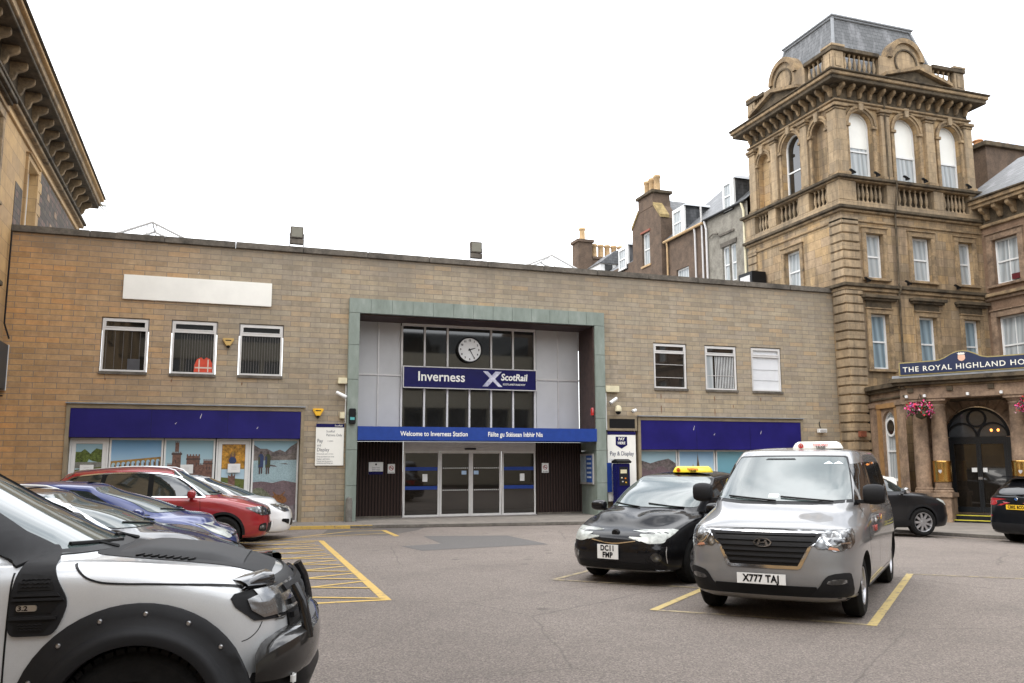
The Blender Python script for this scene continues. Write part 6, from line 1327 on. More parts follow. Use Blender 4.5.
        f2 = MB(); patch(bv, 'F', [(sgn * a, b) for a, b in [(.63, .435), (.66, .49), (.82, .50), (.82, .445)]], .016, mb=f2, rnd=1, step=.04); f2.build('fog_lamp', mt['headlamp'], fg)
    P('rear_window', mt['privacy'], ('B', [(-.70, 1.25), (.70, 1.25), (.62, 1.74), (-.62, 1.74)]), rnd=1)
    # grille
    gp = [(-.60, .955), (.60, .955), (.55, .87), (.47, .82), (.36, .62), (-.36, .62), (-.47, .82), (-.55, .87)]
    ch = P('grille_frame', mt['chrome'], ('F', [(-.625, .975), (.625, .975), (.60, .925), (.50, .81), (.395, .60), (.36, .585), (-.36, .585), (-.395, .60), (-.50, .81), (-.60, .925)]), off=.008)
    gr = P('grille', mt['black'], ('F', gp), off=.016)
    sl = MB()
    for k in range(6):
        z = .655 + k * .054; h = .36 + (z - .62) / .335 * .20
        patch(bv, 'F', [(-h, z), (h, z), (h, z + .026), (-h, z + .026)], .030, .05, 0, .02, sl)
    sl.build('grille_bar', mt['soft_black'], gr, smooth=True)
    P('lower_grille', mt['black'], ('F', [(-.56, .29), (.56, .29), (.54, .41), (-.54, .41)]), off=.010, rnd=0)
    # oval badge with a slanted letter
    bd = MB(); n = 28; rs = []
    hit = bv.ray_cast(Vector((6, 0, .86)), Vector((-1, 0, 0)))[0].x + .045
    for k in range(n):
        a = 2 * math.pi * k / n; rs.append([(hit, .098 * math.cos(a) * q, .86 + .05 * math.sin(a) * q2) for q, q2 in ((1, 1), (.84, .76))])
    for k in range(n):
        a, b = rs[k], rs[(k + 1) % n]; bd.poly([a[0], b[0], b[1], a[1]]); bd.poly([(p[0] - .015, p[1], p[2]) for p in (a[0], b[0])] + [b[0], a[0]])
    for pts in ([(-.062, .833), (-.036, .833), (-.018, .893), (-.044, .888)], [(.036, .827), (.062, .832), (.044, .887), (.018, .887)], [(-.040, .853), (.040, .858), (.036, .868), (-.036, .863)]):
        bd.prism(pts, 'x', hit - .01, hit + .002)
    bd.build('badge', mt['chrome'], gr)
    number_plate(c, (2.575, -.02, .475), R(90), ['X777 TAJ'], mt['plate_white'], size=.105)
    # wipers
    wp = MB()
    for y0, y1 in ((.62, .02), (-.02, -.62)):
        pts = []
        for k in range(7):
            y = y0 + (y1 - y0) * k / 6; z = 1.262 + .045 * k / 6
            h_ = bv.ray_cast(Vector((6, y, z)), Vector((-1, 0, 0)))[0]; pts.append(h_ + Vector((.02, 0, .014)))
        wp.tube(pts, .011, 6)
    wp.build('wiper', mt['black'], c, smooth=True)
    cs = MB(); seam(bv, 'F', [(-.84, .99), (-.5, .995), (0, 1.0), (.5, .995), (.84, .99)], .012, cs); cs.build('bonnet_seam', mt['black'], body)
    P('front_lip', paint('warm_grey_lip', (.20, .185, .165), .4), ('F', [(-.86, .245), (.86, .245), (.90, .30), (-.90, .30)]), off=.012)
    wheels(c, 1.6, -1.6, .80, .345, .215, .215, 5, mt['alloy'], style=1)
    # door livery: words and a badge as on the door
    for v, s in (('L', 1), ('R', -1)):
        y = bv.ray_cast(Vector((.5, s * 5, .93)), Vector((0, -s, 0)))[0].y
        text('TAXIS', .10, M('livery_red', (.55, .10, .08), .4), c, (.62, y + s * .012, .92), R(180) if s > 0 else 0, bold=0, name='door_lettering')
        text('airport', .08, M('livery_white', (.75, .75, .75), .4), c, (.58, y + s * .012, 1.03), R(180) if s > 0 else 0, name='door_lettering')
        text('local', .08, M('livery_amber', (.70, .40, .08), .4), c, (.0, y + s * .012, 1.02), R(180) if s > 0 else 0, name='door_lettering')
    # roof sign is carried by the roof but moves with the car: a part
    roof_sign(c, (.25, .27, 1.905), mt['white_paint'], M('sign_red', (.75, .06, .06), .4), .62)
    return c
def roof_sign(c, loc, body, ink, w=.5, h=.095):
    x, y, z = loc; mb = MB(); rs = []
    for k, (zz, a, b) in enumerate(((0, w / 2, .10), (.02, w / 2, .10), (h * .75, w / 2 - .03, .075), (h, w / 2 - .07, .05))):
        rs.append([(x + b * sx * (1 if abs(sy) < .9 else .8), y + a * sy, z + zz) for sx, sy in ((1, -.85), (1, 0), (1, .85), (.7, 1), (-.7, 1), (-1, .85), (-1, 0), (-1, -.85), (-.7, -1), (.7, -1))])
    mb.rings(rs); s = mb.build('roof_sign', body, c, smooth=True, ang=50)
    text('Inverness', .05, ink, s, (x + .108, y + .05, z + .058), R(90), bold=.001, name='sign_lettering')
    text('TAXIS', .045, mt['soft_black'], s, (x + .112, y + .05, z + .022), R(90), bold=.001, name='sign_lettering')
    r = MB(); r.lathe([(.002, 0), (.034, 0)], (x + .106, y - w * .32, z + .042), 16, 'x'); r.build('sign_roundel', ink, s)
    text('TT', .04, body, s, (x + .109, y - w * .32, z + .042), R(90), name='sign_lettering')
    return s
def std_rings(p):
    f, r, w, h = p['f'], p['r'], p['w'], p['h']; cx, cz = p['cowl']; wx = p['ws_top']; hf = p['hood_f']; bf, br = p['belt']
    rb, rt_ = p['rear_base'], p['rear_top']; zs = p.get('sill', .2); rd = p.get('roof_drop', .08); tap = p.get('tap', .90); tp = p.get('top_w', .70)
    nf = p.get('nf', 6) + 2; bulge = p.get('bulge', 0)
    z1 = [(r, br), (cx, bf), (f - .15, hf)]
    cab = p.get('cab_t', .94)
    return [dict(z=zs, f=f - .16, r=r + .14, w=w * .87, nf=nf), dict(z=zs + .04, f=f - .05, r=r + .06, w=w * .945, nf=nf),
            dict(z=zs + .2, f=f, r=r, w=w * .985, nf=nf), dict(z=(zs + hf) / 2 + .08, f=f - .005, r=r, w=w * (1 + bulge), nf=nf),
            dict(z=hf - .08, f=f - .05, r=r + .02, w=w, nf=nf),
            dict(z=z1, f=f - .14, r=r + .05, w=w * .985, nf=nf, t=[(cx, 1), (f - .14, .97)]),
            dict(z=[(r, br + .05), (cx, bf + .05), (f - .35, hf + .07)], f=f - .35, r=r + .07, w=w * .955, nf=nf, t=[(cx - .3, 1), (f - .4, tap)]),
            dict(z=[(r, br + .07), (cx - .2, bf + .08), (cx + .4, cz - .04), (f - .6, hf + (cz - hf) * .62)], f=(f + cx) / 2 - .05, r=r + .09, w=w * .93, nf=nf, t=[(cx - .5, 1), (cx + .2, tap)]),
            dict(z=[(r, br + .08), (cx - .5, bf + .09), (cx, cz)], f=cx, r=rb, w=w * .915, nf=7, cf=.16, t=[(cx - .9, 1), (cx, cab)], sharp=True),
            dict(z=cz + (h - cz) * .42, f=cx + (wx - cx) * .44, r=rb + (rt_ - rb) * .35, w=w * (.915 + tp) / 2 + .035, nf=8, cf=.14, t=[(wx - .3, 1), (cx, cab)]),
            dict(z=[(rt_, h - rd - .13), (wx - .7, h - .13), (wx + .2, h - .17)], f=cx + (wx - cx) * .86, r=rb + (rt_ - rb) * .85, w=w * (tp + .065), nf=7, cf=.12),
            dict(z=[(rt_, h - rd - .06), (wx - .7, h - .055), (wx, h - .085)], f=wx, r=rt_, w=w * tp, nf=6, cf=.08),
            dict(z=[(rt_, h - rd - .02), (wx - .8, h - .01), (wx - .1, h - .045)], f=wx - .22, r=rt_ + .2, w=w * tp * .6, nf=4),
            dict(z=[(rt_, h - rd), (wx - .9, h), (wx - .4, h - .02)], f=wx - .6, r=rt_ + .5, w=0)]
def car(name, label, cat, loc, rz, p, col, sides, F=(), B=(), wheelspec=(), group=None, glassm=None, scale=1.0):
    c = root(name, label, cat, loc, rz, group); c.scale = (scale,) * 3
    fx = p['wb'] / 2; rr = p['wr']
    body, bv = car_body('body', std_rings(p), 0, [col, mt['well']], c, [(fx, rr + .045, .28, p['w'] + .03, rr), (-fx, rr + .045, .28, p['w'] + .03, rr)])
    gm = glassm or mt['car_glass']
    for v in 'LR':
        if 'chrome_line' in p:
            put(c, 'window_surround', mt['matt_black'], (bv, v, p['chrome_line']), off=.003, rnd='f', step=.05)
            seam(bv, v, p['chrome_line'] + p['chrome_line'][:1], .026, off=.012, rnd=1).build('window_trim', mt['chrome'], c, smooth=True)
        elif len(sides) > 1 and sides[0][0] == 'front_window':
            q = sides[0][1]; put(c, 'door_pillar', mt['matt_black'], (bv, v, [(-.0, q[-1][1] + .01), (-.22, q[-1][1] + .01), (-.22, q[-2][1] - .02), (-.0, q[-2][1] - .02)]), off=.004, step=.05)
        for nm, poly, *m_ in sides:
            put(c, nm, mt[m_[0]] if m_ else gm, (bv, v, poly), off=.008 if 'window' in nm else .006, step=.045, rnd='f' if 'window' in nm else 0)
        for q in p.get('seams', []): seam(bv, v, q, .009).build('door_seam', mt['black'], body)
        for hx, hz in p.get('handles', []):
            h = MB(); patch(bv, v, [(hx, hz), (hx + .17, hz), (hx + .17, hz + .032), (hx, hz + .032)], .03, mb=h, rnd=1, step=.04, skirt=.04); h.build('door_handle', p.get('handle_mat', col), c, smooth=True)
        if 'arch_trim' in p:
            for k, ax in enumerate((fx, -fx)):
                a = arch_lip(bv, ax, rr, rr + .04, v, p['arch_trim']); a.build('arch_trim', mt['soft_black'], c, smooth=True)
        sg = 1 if v == 'L' else -1; mx, mz = p['mirror']
        mirror_part(c, mx, sg * (p['w'] + .12), mz, sg, p.get('mirror_mat', col), .105, .12, .085)
    for lst, vw in ((F, 'F'), (B, 'B')):
        for nm, poly, m_, off, sym in lst:
            lim = p['w'] * .84; cl = lambda a: a if abs(a) < lim else math.copysign(lim + (abs(a) - lim) * .15, a); poly = [(cl(a), b) for a, b in poly]
            if nm in ('headlight', 'tail_light'):
                zo = [b for a, b in poly if abs(a) > p['w'] * .72] or [b for a, b in poly]; z0, z1 = min(zo), max(zo); e = p['f'] if vw == 'F' else p['r']; q_ = 1 if vw == 'F' else -1
                for v in 'LR': put(c, nm, mt[m_], (bv, v, p['lamp_side'] if 'lamp_side' in p and vw == 'F' else [(e - q_ * p.get('lampl', .48), z1 - .01), (e - q_ * .16, z0), (e - q_ * .04, z0), (e - q_ * .04, z1)]), off=off, rnd=0, step=.04)
            for s in ((1, -1) if sym else (1,)): put(c, nm, mt[m_], (bv, vw, [(s * a, b) for a, b in poly]), off=off, rnd='f' if 'light' in nm or 'screen' in nm or 'lamp' in nm else 0, step=.05)
    rimr, sp_, rm, sty = wheelspec
    wheels(c, fx, -fx, p['w'] - .115, rr, .22, rimr, sp_, rm, style=sty)
    return c, body, bv
def ws_poly(p, k=.86, lo=.03, hi=.10):
    cz, h, w, tp = p['cowl'][1], p['h'], p['w'], p.get('top_w', .70)
    return [(-w * .83, cz + lo), (w * .83, cz + lo), (w * (tp + .045), h - hi - .06), (w * (tp - .05), h - hi), (-w * (tp - .05), h - hi), (-w * (tp + .045), h - hi - .06)]
def wipers(c, bv, z, w, m=None):
    wp = MB()
    for y0, y1 in ((w, .05), (-.05, -w)):
        pts = []
        for k in range(7):
            y = y0 + (y1 - y0) * k / 6; h_ = bv.ray_cast(Vector((6, y, z + .05 * k / 6)), Vector((-1, 0, 0)))[0]
            pts.append(h_ + Vector((.012, 0, .012)))
        wp.tube(pts, .010, 6)
    wp.build('wiper', mt['black'], c, smooth=True)
def black_taxi(loc, rz):
    col = paint('black_paint', (.004, .004, .005), 0, .4, .10, .65)
    p = dict(lamp_side=[(2.27, .625), (2.12, .63), (1.80, .775), (1.86, .79), (2.10, .765), (2.26, .70)], f=2.30, r=-2.28, w=.885, h=1.60, cowl=(1.38, 1.03), ws_top=.25, hood_f=.74, belt=(.88, 1.00), rear_base=-2.12, rear_top=-1.75, wb=2.78, wr=.325, roof_drop=.10, sill=.20, tap=.86, nf=5,
             mirror=(.95, 1.05), seams=[[(.98, .35), (.98, .9)], [(-.05, .3), (-.05, 1.45)], [(-1.0, .45), (-1.05, 1.4)]], handles=[(.05, .86), (-.95, .88)], top_w=.70)
    F = [('windscreen', ws_poly(p), 'screen', .007, False), ('headlight', [(.40, .64), (.55, .595), (.74, .61), (.74, .70), (.60, .695)], 'headlamp_pale', .009, True),
         ('chrome_wing', [(-.36, .632), (-.12, .598), (0, .590), (.12, .598), (.36, .632), (.36, .620), (.12, .584), (0, .575), (-.12, .584), (-.36, .620)], 'chrome', .012, False),
         ('lower_grille', [(-.62, .24), (.62, .24), (.60, .33), (-.60, .33)], 'black', .008, False),
         ('lip_strip', [(-.80, .215), (.80, .215), (.78, .235), (-.78, .235)], 'satin', .010, False),
         ('fog_lamp', [(.60, .37), (.65, .35), (.70, .37), (.72, .42), (.70, .46), (.65, .48), (.60, .46), (.58, .42)], 'headlamp', .010, True),
         ('reflector', [(.80, .33), (.83, .35), (.86, .53), (.83, .56)], 'alu', .010, True)]
    sides = [('front_window', [(.86, 1.0), (.52, 1.26), (.25, 1.42), (.0, 1.44), (.0, 1.0)], 'privacy'), ('rear_window', [(-.08, 1.0), (-.08, 1.45), (-.98, 1.44), (-1.0, 1.03)], 'privacy'), ('quarter_window', [(-1.08, 1.04), (-1.06, 1.43), (-1.6, 1.36), (-1.8, 1.12)], 'privacy')]
    c, body, bv = car('taxi', 'black people carrier taxi with yellow roof sign and number plate DC11 FMP', 'taxi', loc, rz, p, col, sides, F, [('rear_screen', [(-.6, 1.1), (.6, 1.1), (.52, 1.42), (-.52, 1.42)], 'privacy', .006, False), ('tail_light', [(.62, .8), (.84, .8), (.82, 1.0), (.66, 1.0)], 'red', .008, True)], (.20, 7, mt['alloy'], 0))
    number_plate(c, (2.335, -.05, .47), R(90), ['DC11', 'FMP'], mt['plate_white'], .34, .20, .105)
    wipers(c, bv, 1.055, .62)
    e = MB(); h = bv.ray_cast(Vector((6, 0, .72)), Vector((-1, 0, 0)))[0]
    e.lathe([(.001, .02), (.05, .018), (.065, .0), (.065, -.03)], (h.x, 0, .72), 20, 'x'); e.build('nose_badge', mt['black'], c, smooth=True)
    roof_sign(c, (.0, .22, 1.575), M('sign_yellow', (.80, .62, .03), .35), M('sign_red_b', (.75, .06, .04), .4), .66, .10)
    return c
def red_suv(loc, rz):
    col = paint('red_paint', (.29, .012, .016), .1, .3)
    p = dict(f=2.20, r=-2.23, w=.905, h=1.69, cowl=(1.20, 1.08), ws_top=.33, hood_f=.88, belt=(.98, 1.06), rear_base=-2.12, rear_top=-1.78, wb=2.60, wr=.345, roof_drop=.08, sill=.24, tap=.92, nf=5,
             mirror=(.68, 1.14), seams=[[(.80, .4), (.86, .7), (.84, 1.06)], [(-.12, .35), (-.12, 1.05)], [(-1.05, .5), (-1.1, 1.05)]], handles=[(-.05, .95), (-.98, .97)], arch_trim=.05, mirror_mat=None,
             chrome_line=[(.93, 1.07), (.63, 1.32), (.35, 1.505), (-.1, 1.57), (-1.0, 1.56), (-1.55, 1.50), (-1.75, 1.38), (-1.88, 1.12)])
    p['mirror_mat'] = col
    sides = [('front_window', [(.80, 1.10), (.55, 1.32), (.30, 1.485), (-.07, 1.54), (-.07, 1.10)]), ('rear_window', [(-.17, 1.10), (-.17, 1.545), (-.95, 1.54), (-1.02, 1.12)]), ('quarter_window', [(-1.10, 1.12), (-1.04, 1.535), (-1.50, 1.48), (-1.68, 1.36), (-1.80, 1.15)]),
             ('sill_trim', [(.9, .26), (-.9, .26), (-.9, .34), (.9, .34)], 'soft_black')]
    F = [('windscreen', ws_poly(p), 'screen', .007, False), ('grille', [(-.42, .80), (-.38, .68), (.38, .68), (.42, .80)], 'black', .009, False), ('grille_strip', [(-.42, .755), (.42, .755), (.42, .775), (-.42, .775)], 'chrome', .018, False),
         ('headlight', [(.46, .70), (.72, .69), (.86, .74), (.87, .86), (.70, .87), (.46, .81)], 'headlamp', .009, True), ('lower_grille', [(-.55, .34), (.55, .34), (.48, .52), (-.48, .52)], 'black', .008, False),
         ('fog_lamp_surround', [(.58, .36), (.82, .38), (.84, .52), (.62, .54)], 'soft_black', .009, True), ('fog_lamp', [(.66, .41), (.76, .41), (.78, .46), (.74, .50), (.66, .49)], 'headlamp', .015, True)]
    c, body, bv = car('suv', 'red family SUV with silver roof rails parked in the left row', 'SUV', loc, rz, p, col, sides, F, [('tail_light', [(.55, .9), (.86, .9), (.84, 1.08), (.6, 1.08)], 'red', .008, True), ('rear_screen', [(-.62, 1.14), (.62, 1.14), (.52, 1.5), (-.52, 1.5)], 'privacy', .006, False)], (.225, 5, mt['alloy'], 1))
    number_plate(c, (2.235, 0, .46), R(90), [''], mt['plate_white'])
    wipers(c, bv, 1.115, .62)
    for s in (1, -1):
        r = MB(); pts = []
        for k in range(15):
            x = .45 - k * .155; h = bv.ray_cast(Vector((x, s * .60, 3)), Vector((0, 0, -1)))[0]; pts.append(h + Vector((0, 0, .05 if 0 < k < 14 else .0)))
        r.tube(pts, .017, 8); r.build('roof_rail', mt['satin'], c, smooth=True)
    return c
def blue_hatch(loc, rz):
    col = paint('blue_paint', (.014, .03, .15), .2, .3)
    p = dict(f=2.22, r=-2.10, w=.90, h=1.49, cowl=(1.42, .98), ws_top=.22, hood_f=.72, belt=(.86, .97), rear_base=-2.0, rear_top=-1.55, wb=2.65, wr=.32, roof_drop=.10, sill=.18, tap=.88, nf=4.5,
             mirror=(.86, 1.0), seams=[[(.85, .35), (.92, .9)], [(-.18, .3), (-.18, .95)]], handles=[(-.12, .86), (-1.0, .88)])
    sides = [('front_window', [(.62, .98), (.40, 1.16), (.12, 1.33), (-.16, 1.36), (-.16, .96)]), ('quarter_window', [(1.02, .97), (.68, .97), (.52, 1.10)], 'privacy'), ('rear_window', [(-.24, .97), (-.24, 1.365), (-.98, 1.33), (-1.35, 1.14), (-1.42, 1.03)])]
    F = [('windscreen', ws_poly(p), 'screen', .007, False), ('headlight', [(.42, .62), (.60, .60), (.84, .70), (.885, .83), (.84, .84), (.55, .73)], 'headlamp_pale', .009, True), ('grille', [(-.48, .30), (.48, .30), (.40, .50), (-.40, .50)], 'black', .008, False), ('upper_grille', [(-.38, .62), (.38, .62), (.38, .645), (-.38, .645)], 'black', .009, False)]
    c, body, bv = car('hatchback', 'blue five-door hatchback parked between the dark estate and the red SUV', 'hatchback', loc, rz, p, col, sides, F, [('rear_screen', [(-.6, 1.05), (.6, 1.05), (.5, 1.34), (-.5, 1.34)], 'privacy', .006, False), ('tail_light', [(.6, .75), (.86, .78), (.84, .95), (.68, .95)], 'red', .008, True)], (.205, 5, mt['alloy'], 0))
    wipers(c, bv, 1.005, .6)
    return c
def grey_estate(loc, rz):
    col = paint('dark_grey_paint', (.045, .047, .052), .5, .3)
    p = dict(f=2.42, r=-2.45, w=.93, h=1.49, cowl=(1.36, 1.0), ws_top=.32, hood_f=.74, belt=(.90, .98), rear_base=-2.3, rear_top=-1.6, wb=2.74, wr=.335, roof_drop=.10, sill=.18, tap=.9, nf=5,
             mirror=(.80, 1.02), seams=[[(.85, .35), (.92, .9)], [(-.18, .3), (-.18, .98)]], handles=[(-.12, .88), (-1.1, .90)],
             chrome_line=[(1.02, .99), (.60, 1.24), (.28, 1.36), (-.2, 1.40), (-1.0, 1.37), (-1.75, 1.12), (-1.6, 1.02)])
    sides = [('front_window', [(.84, 1.01), (.55, 1.20), (.22, 1.335), (-.14, 1.37), (-.14, 1.01)]), ('rear_window', [(-.22, 1.01), (-.22, 1.37), (-.98, 1.345), (-1.6, 1.12), (-1.5, 1.05)])]
    F = [('windscreen', ws_poly(p), 'screen', .007, False), ('headlight', [(.48, .64), (.72, .64), (.88, .70), (.90, .80), (.62, .76)], 'headlamp', .009, True), ('grille', [(-.42, .74), (-.34, .56), (.34, .56), (.42, .74)], 'black', .009, False)]
    c, body, bv = car('estate_car', 'dark grey car with chrome window line and roof rails behind the pickup', 'car', loc, rz, p, col, sides, F, [('rear_screen', [(-.6, 1.05), (.6, 1.05), (.5, 1.3), (-.5, 1.3)], 'privacy', .006, False), ('tail_light', [(.6, .75), (.88, .78), (.84, .93), (.6, .93)], 'red', .008, True)], (.21, 5, mt['alloy'], 0))
    wipers(c, bv, 1.03, .6)
    for s in (1, -1):
        r = MB(); pts = []
        for k in range(13):
            x = .1 - k * .14; h = bv.ray_cast(Vector((x, s * .60, 3)), Vector((0, 0, -1)))[0]; pts.append(h + Vector((0, 0, .035 if 0 < k < 12 else .0)))
        r.tube(pts, .014, 8); r.build('roof_rail', mt['white_frame'], c, smooth=True)
    return c
def white_car(loc, rz):
    col = paint('white_paint', (.78, .78, .77), 0, .3)
    p = dict(f=2.12, r=-2.0, w=.89, h=1.52, cowl=(1.30, .99), ws_top=.20, hood_f=.76, belt=(.88, .98), rear_base=-1.9, rear_top=-1.5, wb=2.57, wr=.32, roof_drop=.08, sill=.18, tap=.88, nf=4.5,
             mirror=(.78, 1.02), seams=[[(.82, .35), (.88, .92)], [(-.18, .3), (-.18, .96)]], handles=[(-.12, .88)])
    sides = [('front_window', [(.84, 1.0), (.50, 1.22), (.15, 1.36), (-.16, 1.38), (-.16, .99)]), ('rear_window', [(-.24, .99), (-.24, 1.38), (-.98, 1.35), (-1.35, 1.15), (-1.4, 1.04)])]
    F = [('windscreen', ws_poly(p), 'screen', .007, False), ('headlight', [(.46, .68), (.66, .65), (.85, .72), (.86, .82), (.70, .83)], 'headlamp', .009, True), ('grille', [(-.45, .33), (.45, .33), (.38, .48), (-.38, .48)], 'black', .008, False),
         ('fog_lamp_surround', [(.56, .36), (.84, .44), (.80, .50), (.54, .48)], 'black', .009, True)]
    c, body, bv = car('compact_car', 'white compact car parked furthest from the camera, nearest the station', 'car', loc, rz, p, col, sides, F, [('rear_screen', [(-.6, 1.05), (.6, 1.05), (.5, 1.34), (-.5, 1.34)], 'privacy', .006, False), ('tail_light', [(.6, .75), (.84, .78), (.82, .93), (.68, .93)], 'red', .008, True)], (.20, 6, mt['alloy'], 0))
    return c
def grey_crossover(loc, rz):
    col = paint('graphite_paint', (.016, .016, .017), .3, .4, .15, .7)
    p = dict(f=2.22, r=-2.30, w=.91, h=1.68, cowl=(1.22, 1.10), ws_top=.28, hood_f=.90, belt=(1.0, 1.10), rear_base=-2.2, rear_top=-1.75, wb=2.62, wr=.35, roof_drop=.09, sill=.22, tap=.9, nf=5, arch_trim=.05,
             mirror=(.80, 1.14), seams=[[(.82, .4), (.9, 1.0)], [(-.12, .35), (-.12, 1.08)]], handles=[(-.05, .97)], mirror_mat=mt['chrome'])
    sides = [('front_window', [(.86, 1.12), (.55, 1.34), (.22, 1.50), (-.1, 1.53), (-.1, 1.12)]), ('rear_window', [(-.18, 1.12), (-.18, 1.53), (-1.0, 1.50), (-1.3, 1.30), (-1.35, 1.18)]), ('sill_trim', [(1.0, .26), (-1.0, .26), (-1.0, .40), (1.0, .40)], 'soft_black')]
    F = [('windscreen', ws_poly(p), 'screen', .007, False), ('headlight', [(.48, .78), (.80, .76), (.87, .84), (.84, .93), (.62, .90)], 'headlamp_pale', .009, True), ('grille', [(-.42, .86), (-.36, .68), (.36, .68), (.42, .86)], 'black', .009, False)]
    c, body, bv = car('crossover', 'dark grey crossover with silver wheels parked between the van and hotel entrance', 'car', loc, rz, p, col, sides, F, [('rear_screen', [(-.6, 1.1), (.6, 1.1), (.5, 1.5), (-.5, 1.5)], 'privacy', .006, False)], (.245, 9, mt['alloy'], 0))
    return c
def black_suv(loc, rz):
    col = paint('black_suv_paint', (.008, .009, .011), .3, .3, .1, .7)
    p = dict(f=2.30, r=-2.40, w=.945, h=1.68, cowl=(1.22, 1.12), ws_top=.28, hood_f=.92, belt=(1.02, 1.10), rear_base=-2.33, rear_top=-1.85, wb=2.86, wr=.37, roof_drop=.05, sill=.26, tap=.9, nf=5,
             mirror=(.80, 1.14), seams=[[(-.12, .35), (-.12, 1.08)]], handles=[(-.05, .97)])
    sides = [('front_window', [(.86, 1.14), (.55, 1.36), (.22, 1.52), (-.1, 1.55), (-.1, 1.14)]), ('rear_window', [(-.18, 1.14), (-.18, 1.55), (-1.0, 1.53), (-1.6, 1.38), (-1.7, 1.2)])]
    B = [('rear_screen', [(-.70, 1.16), (.70, 1.16), (.58, 1.50), (-.58, 1.50)], 'privacy', .008, False), ('tail_light', [(.52, .96), (.90, .93), (.915, 1.10), (.60, 1.09)], 'red', .010, True), ('bumper_panel', [(-.75, .35), (.75, .35), (.70, .52), (-.70, .52)], 'soft_black', .009, False), ('reflector', [(.70, .66), (.88, .66), (.88, .69), (.70, .69)], 'red', .011, True)]
    c, body, bv = car('suv', 'black SUV seen from behind at the right edge with a yellow rear plate', 'SUV', loc, rz, p, col, sides, [('windscreen', ws_poly(p), 'screen', .007, False), ('headlight', [(.5, .8), (.85, .8), (.87, .9), (.5, .92)], 'headlamp', .009, True)], B, (.24, 5, mt['alloy_dark'], 1))
    h = bv.ray_cast(Vector((-6, 0, .90)), Vector((1, 0, 0)))[0]
    number_plate(c, (h.x - .02, 0, .90), R(-90), ['CB02 BCO'], mt['plate_yellow'], size=.10)
    m = MB(); m.lathe([(.001, -.012), (.04, -.012), (.045, 0)], (h.x + .005, 0, 1.085), 20, 'x'); bd = m.build('roundel', mt['chrome'], c, smooth=True)
    m = MB(); hx = h.x - .010
    for q in (0, 2): m.poly([(hx, 0, 1.085)] + [(hx, .03 * math.cos(R(a)), 1.085 + .03 * math.sin(R(a))) for a in range(q * 90, q * 90 + 91, 15)])
    m.build('roundel_sector', M('badge_blue', (.03, .15, .45), .3), bd)
    w = MB(); a_ = bv.ray_cast(Vector((-6, .0, 1.18)), Vector((1, 0, 0)))[0]; b_ = bv.ray_cast(Vector((-6, -.35, 1.22)), Vector((1, 0, 0)))[0]
    w.tube([a_ + Vector((-.03, 0, 0)), b_ + Vector((-.02, 0, 0))], .012, 6); w.build('rear_wiper', mt['black'], c)
    s = MB(); s.box(-2.06, -1.80, -.60, .60, 1.60, 1.625); s.build('spoiler', col, c, bevel=.01)
    return c
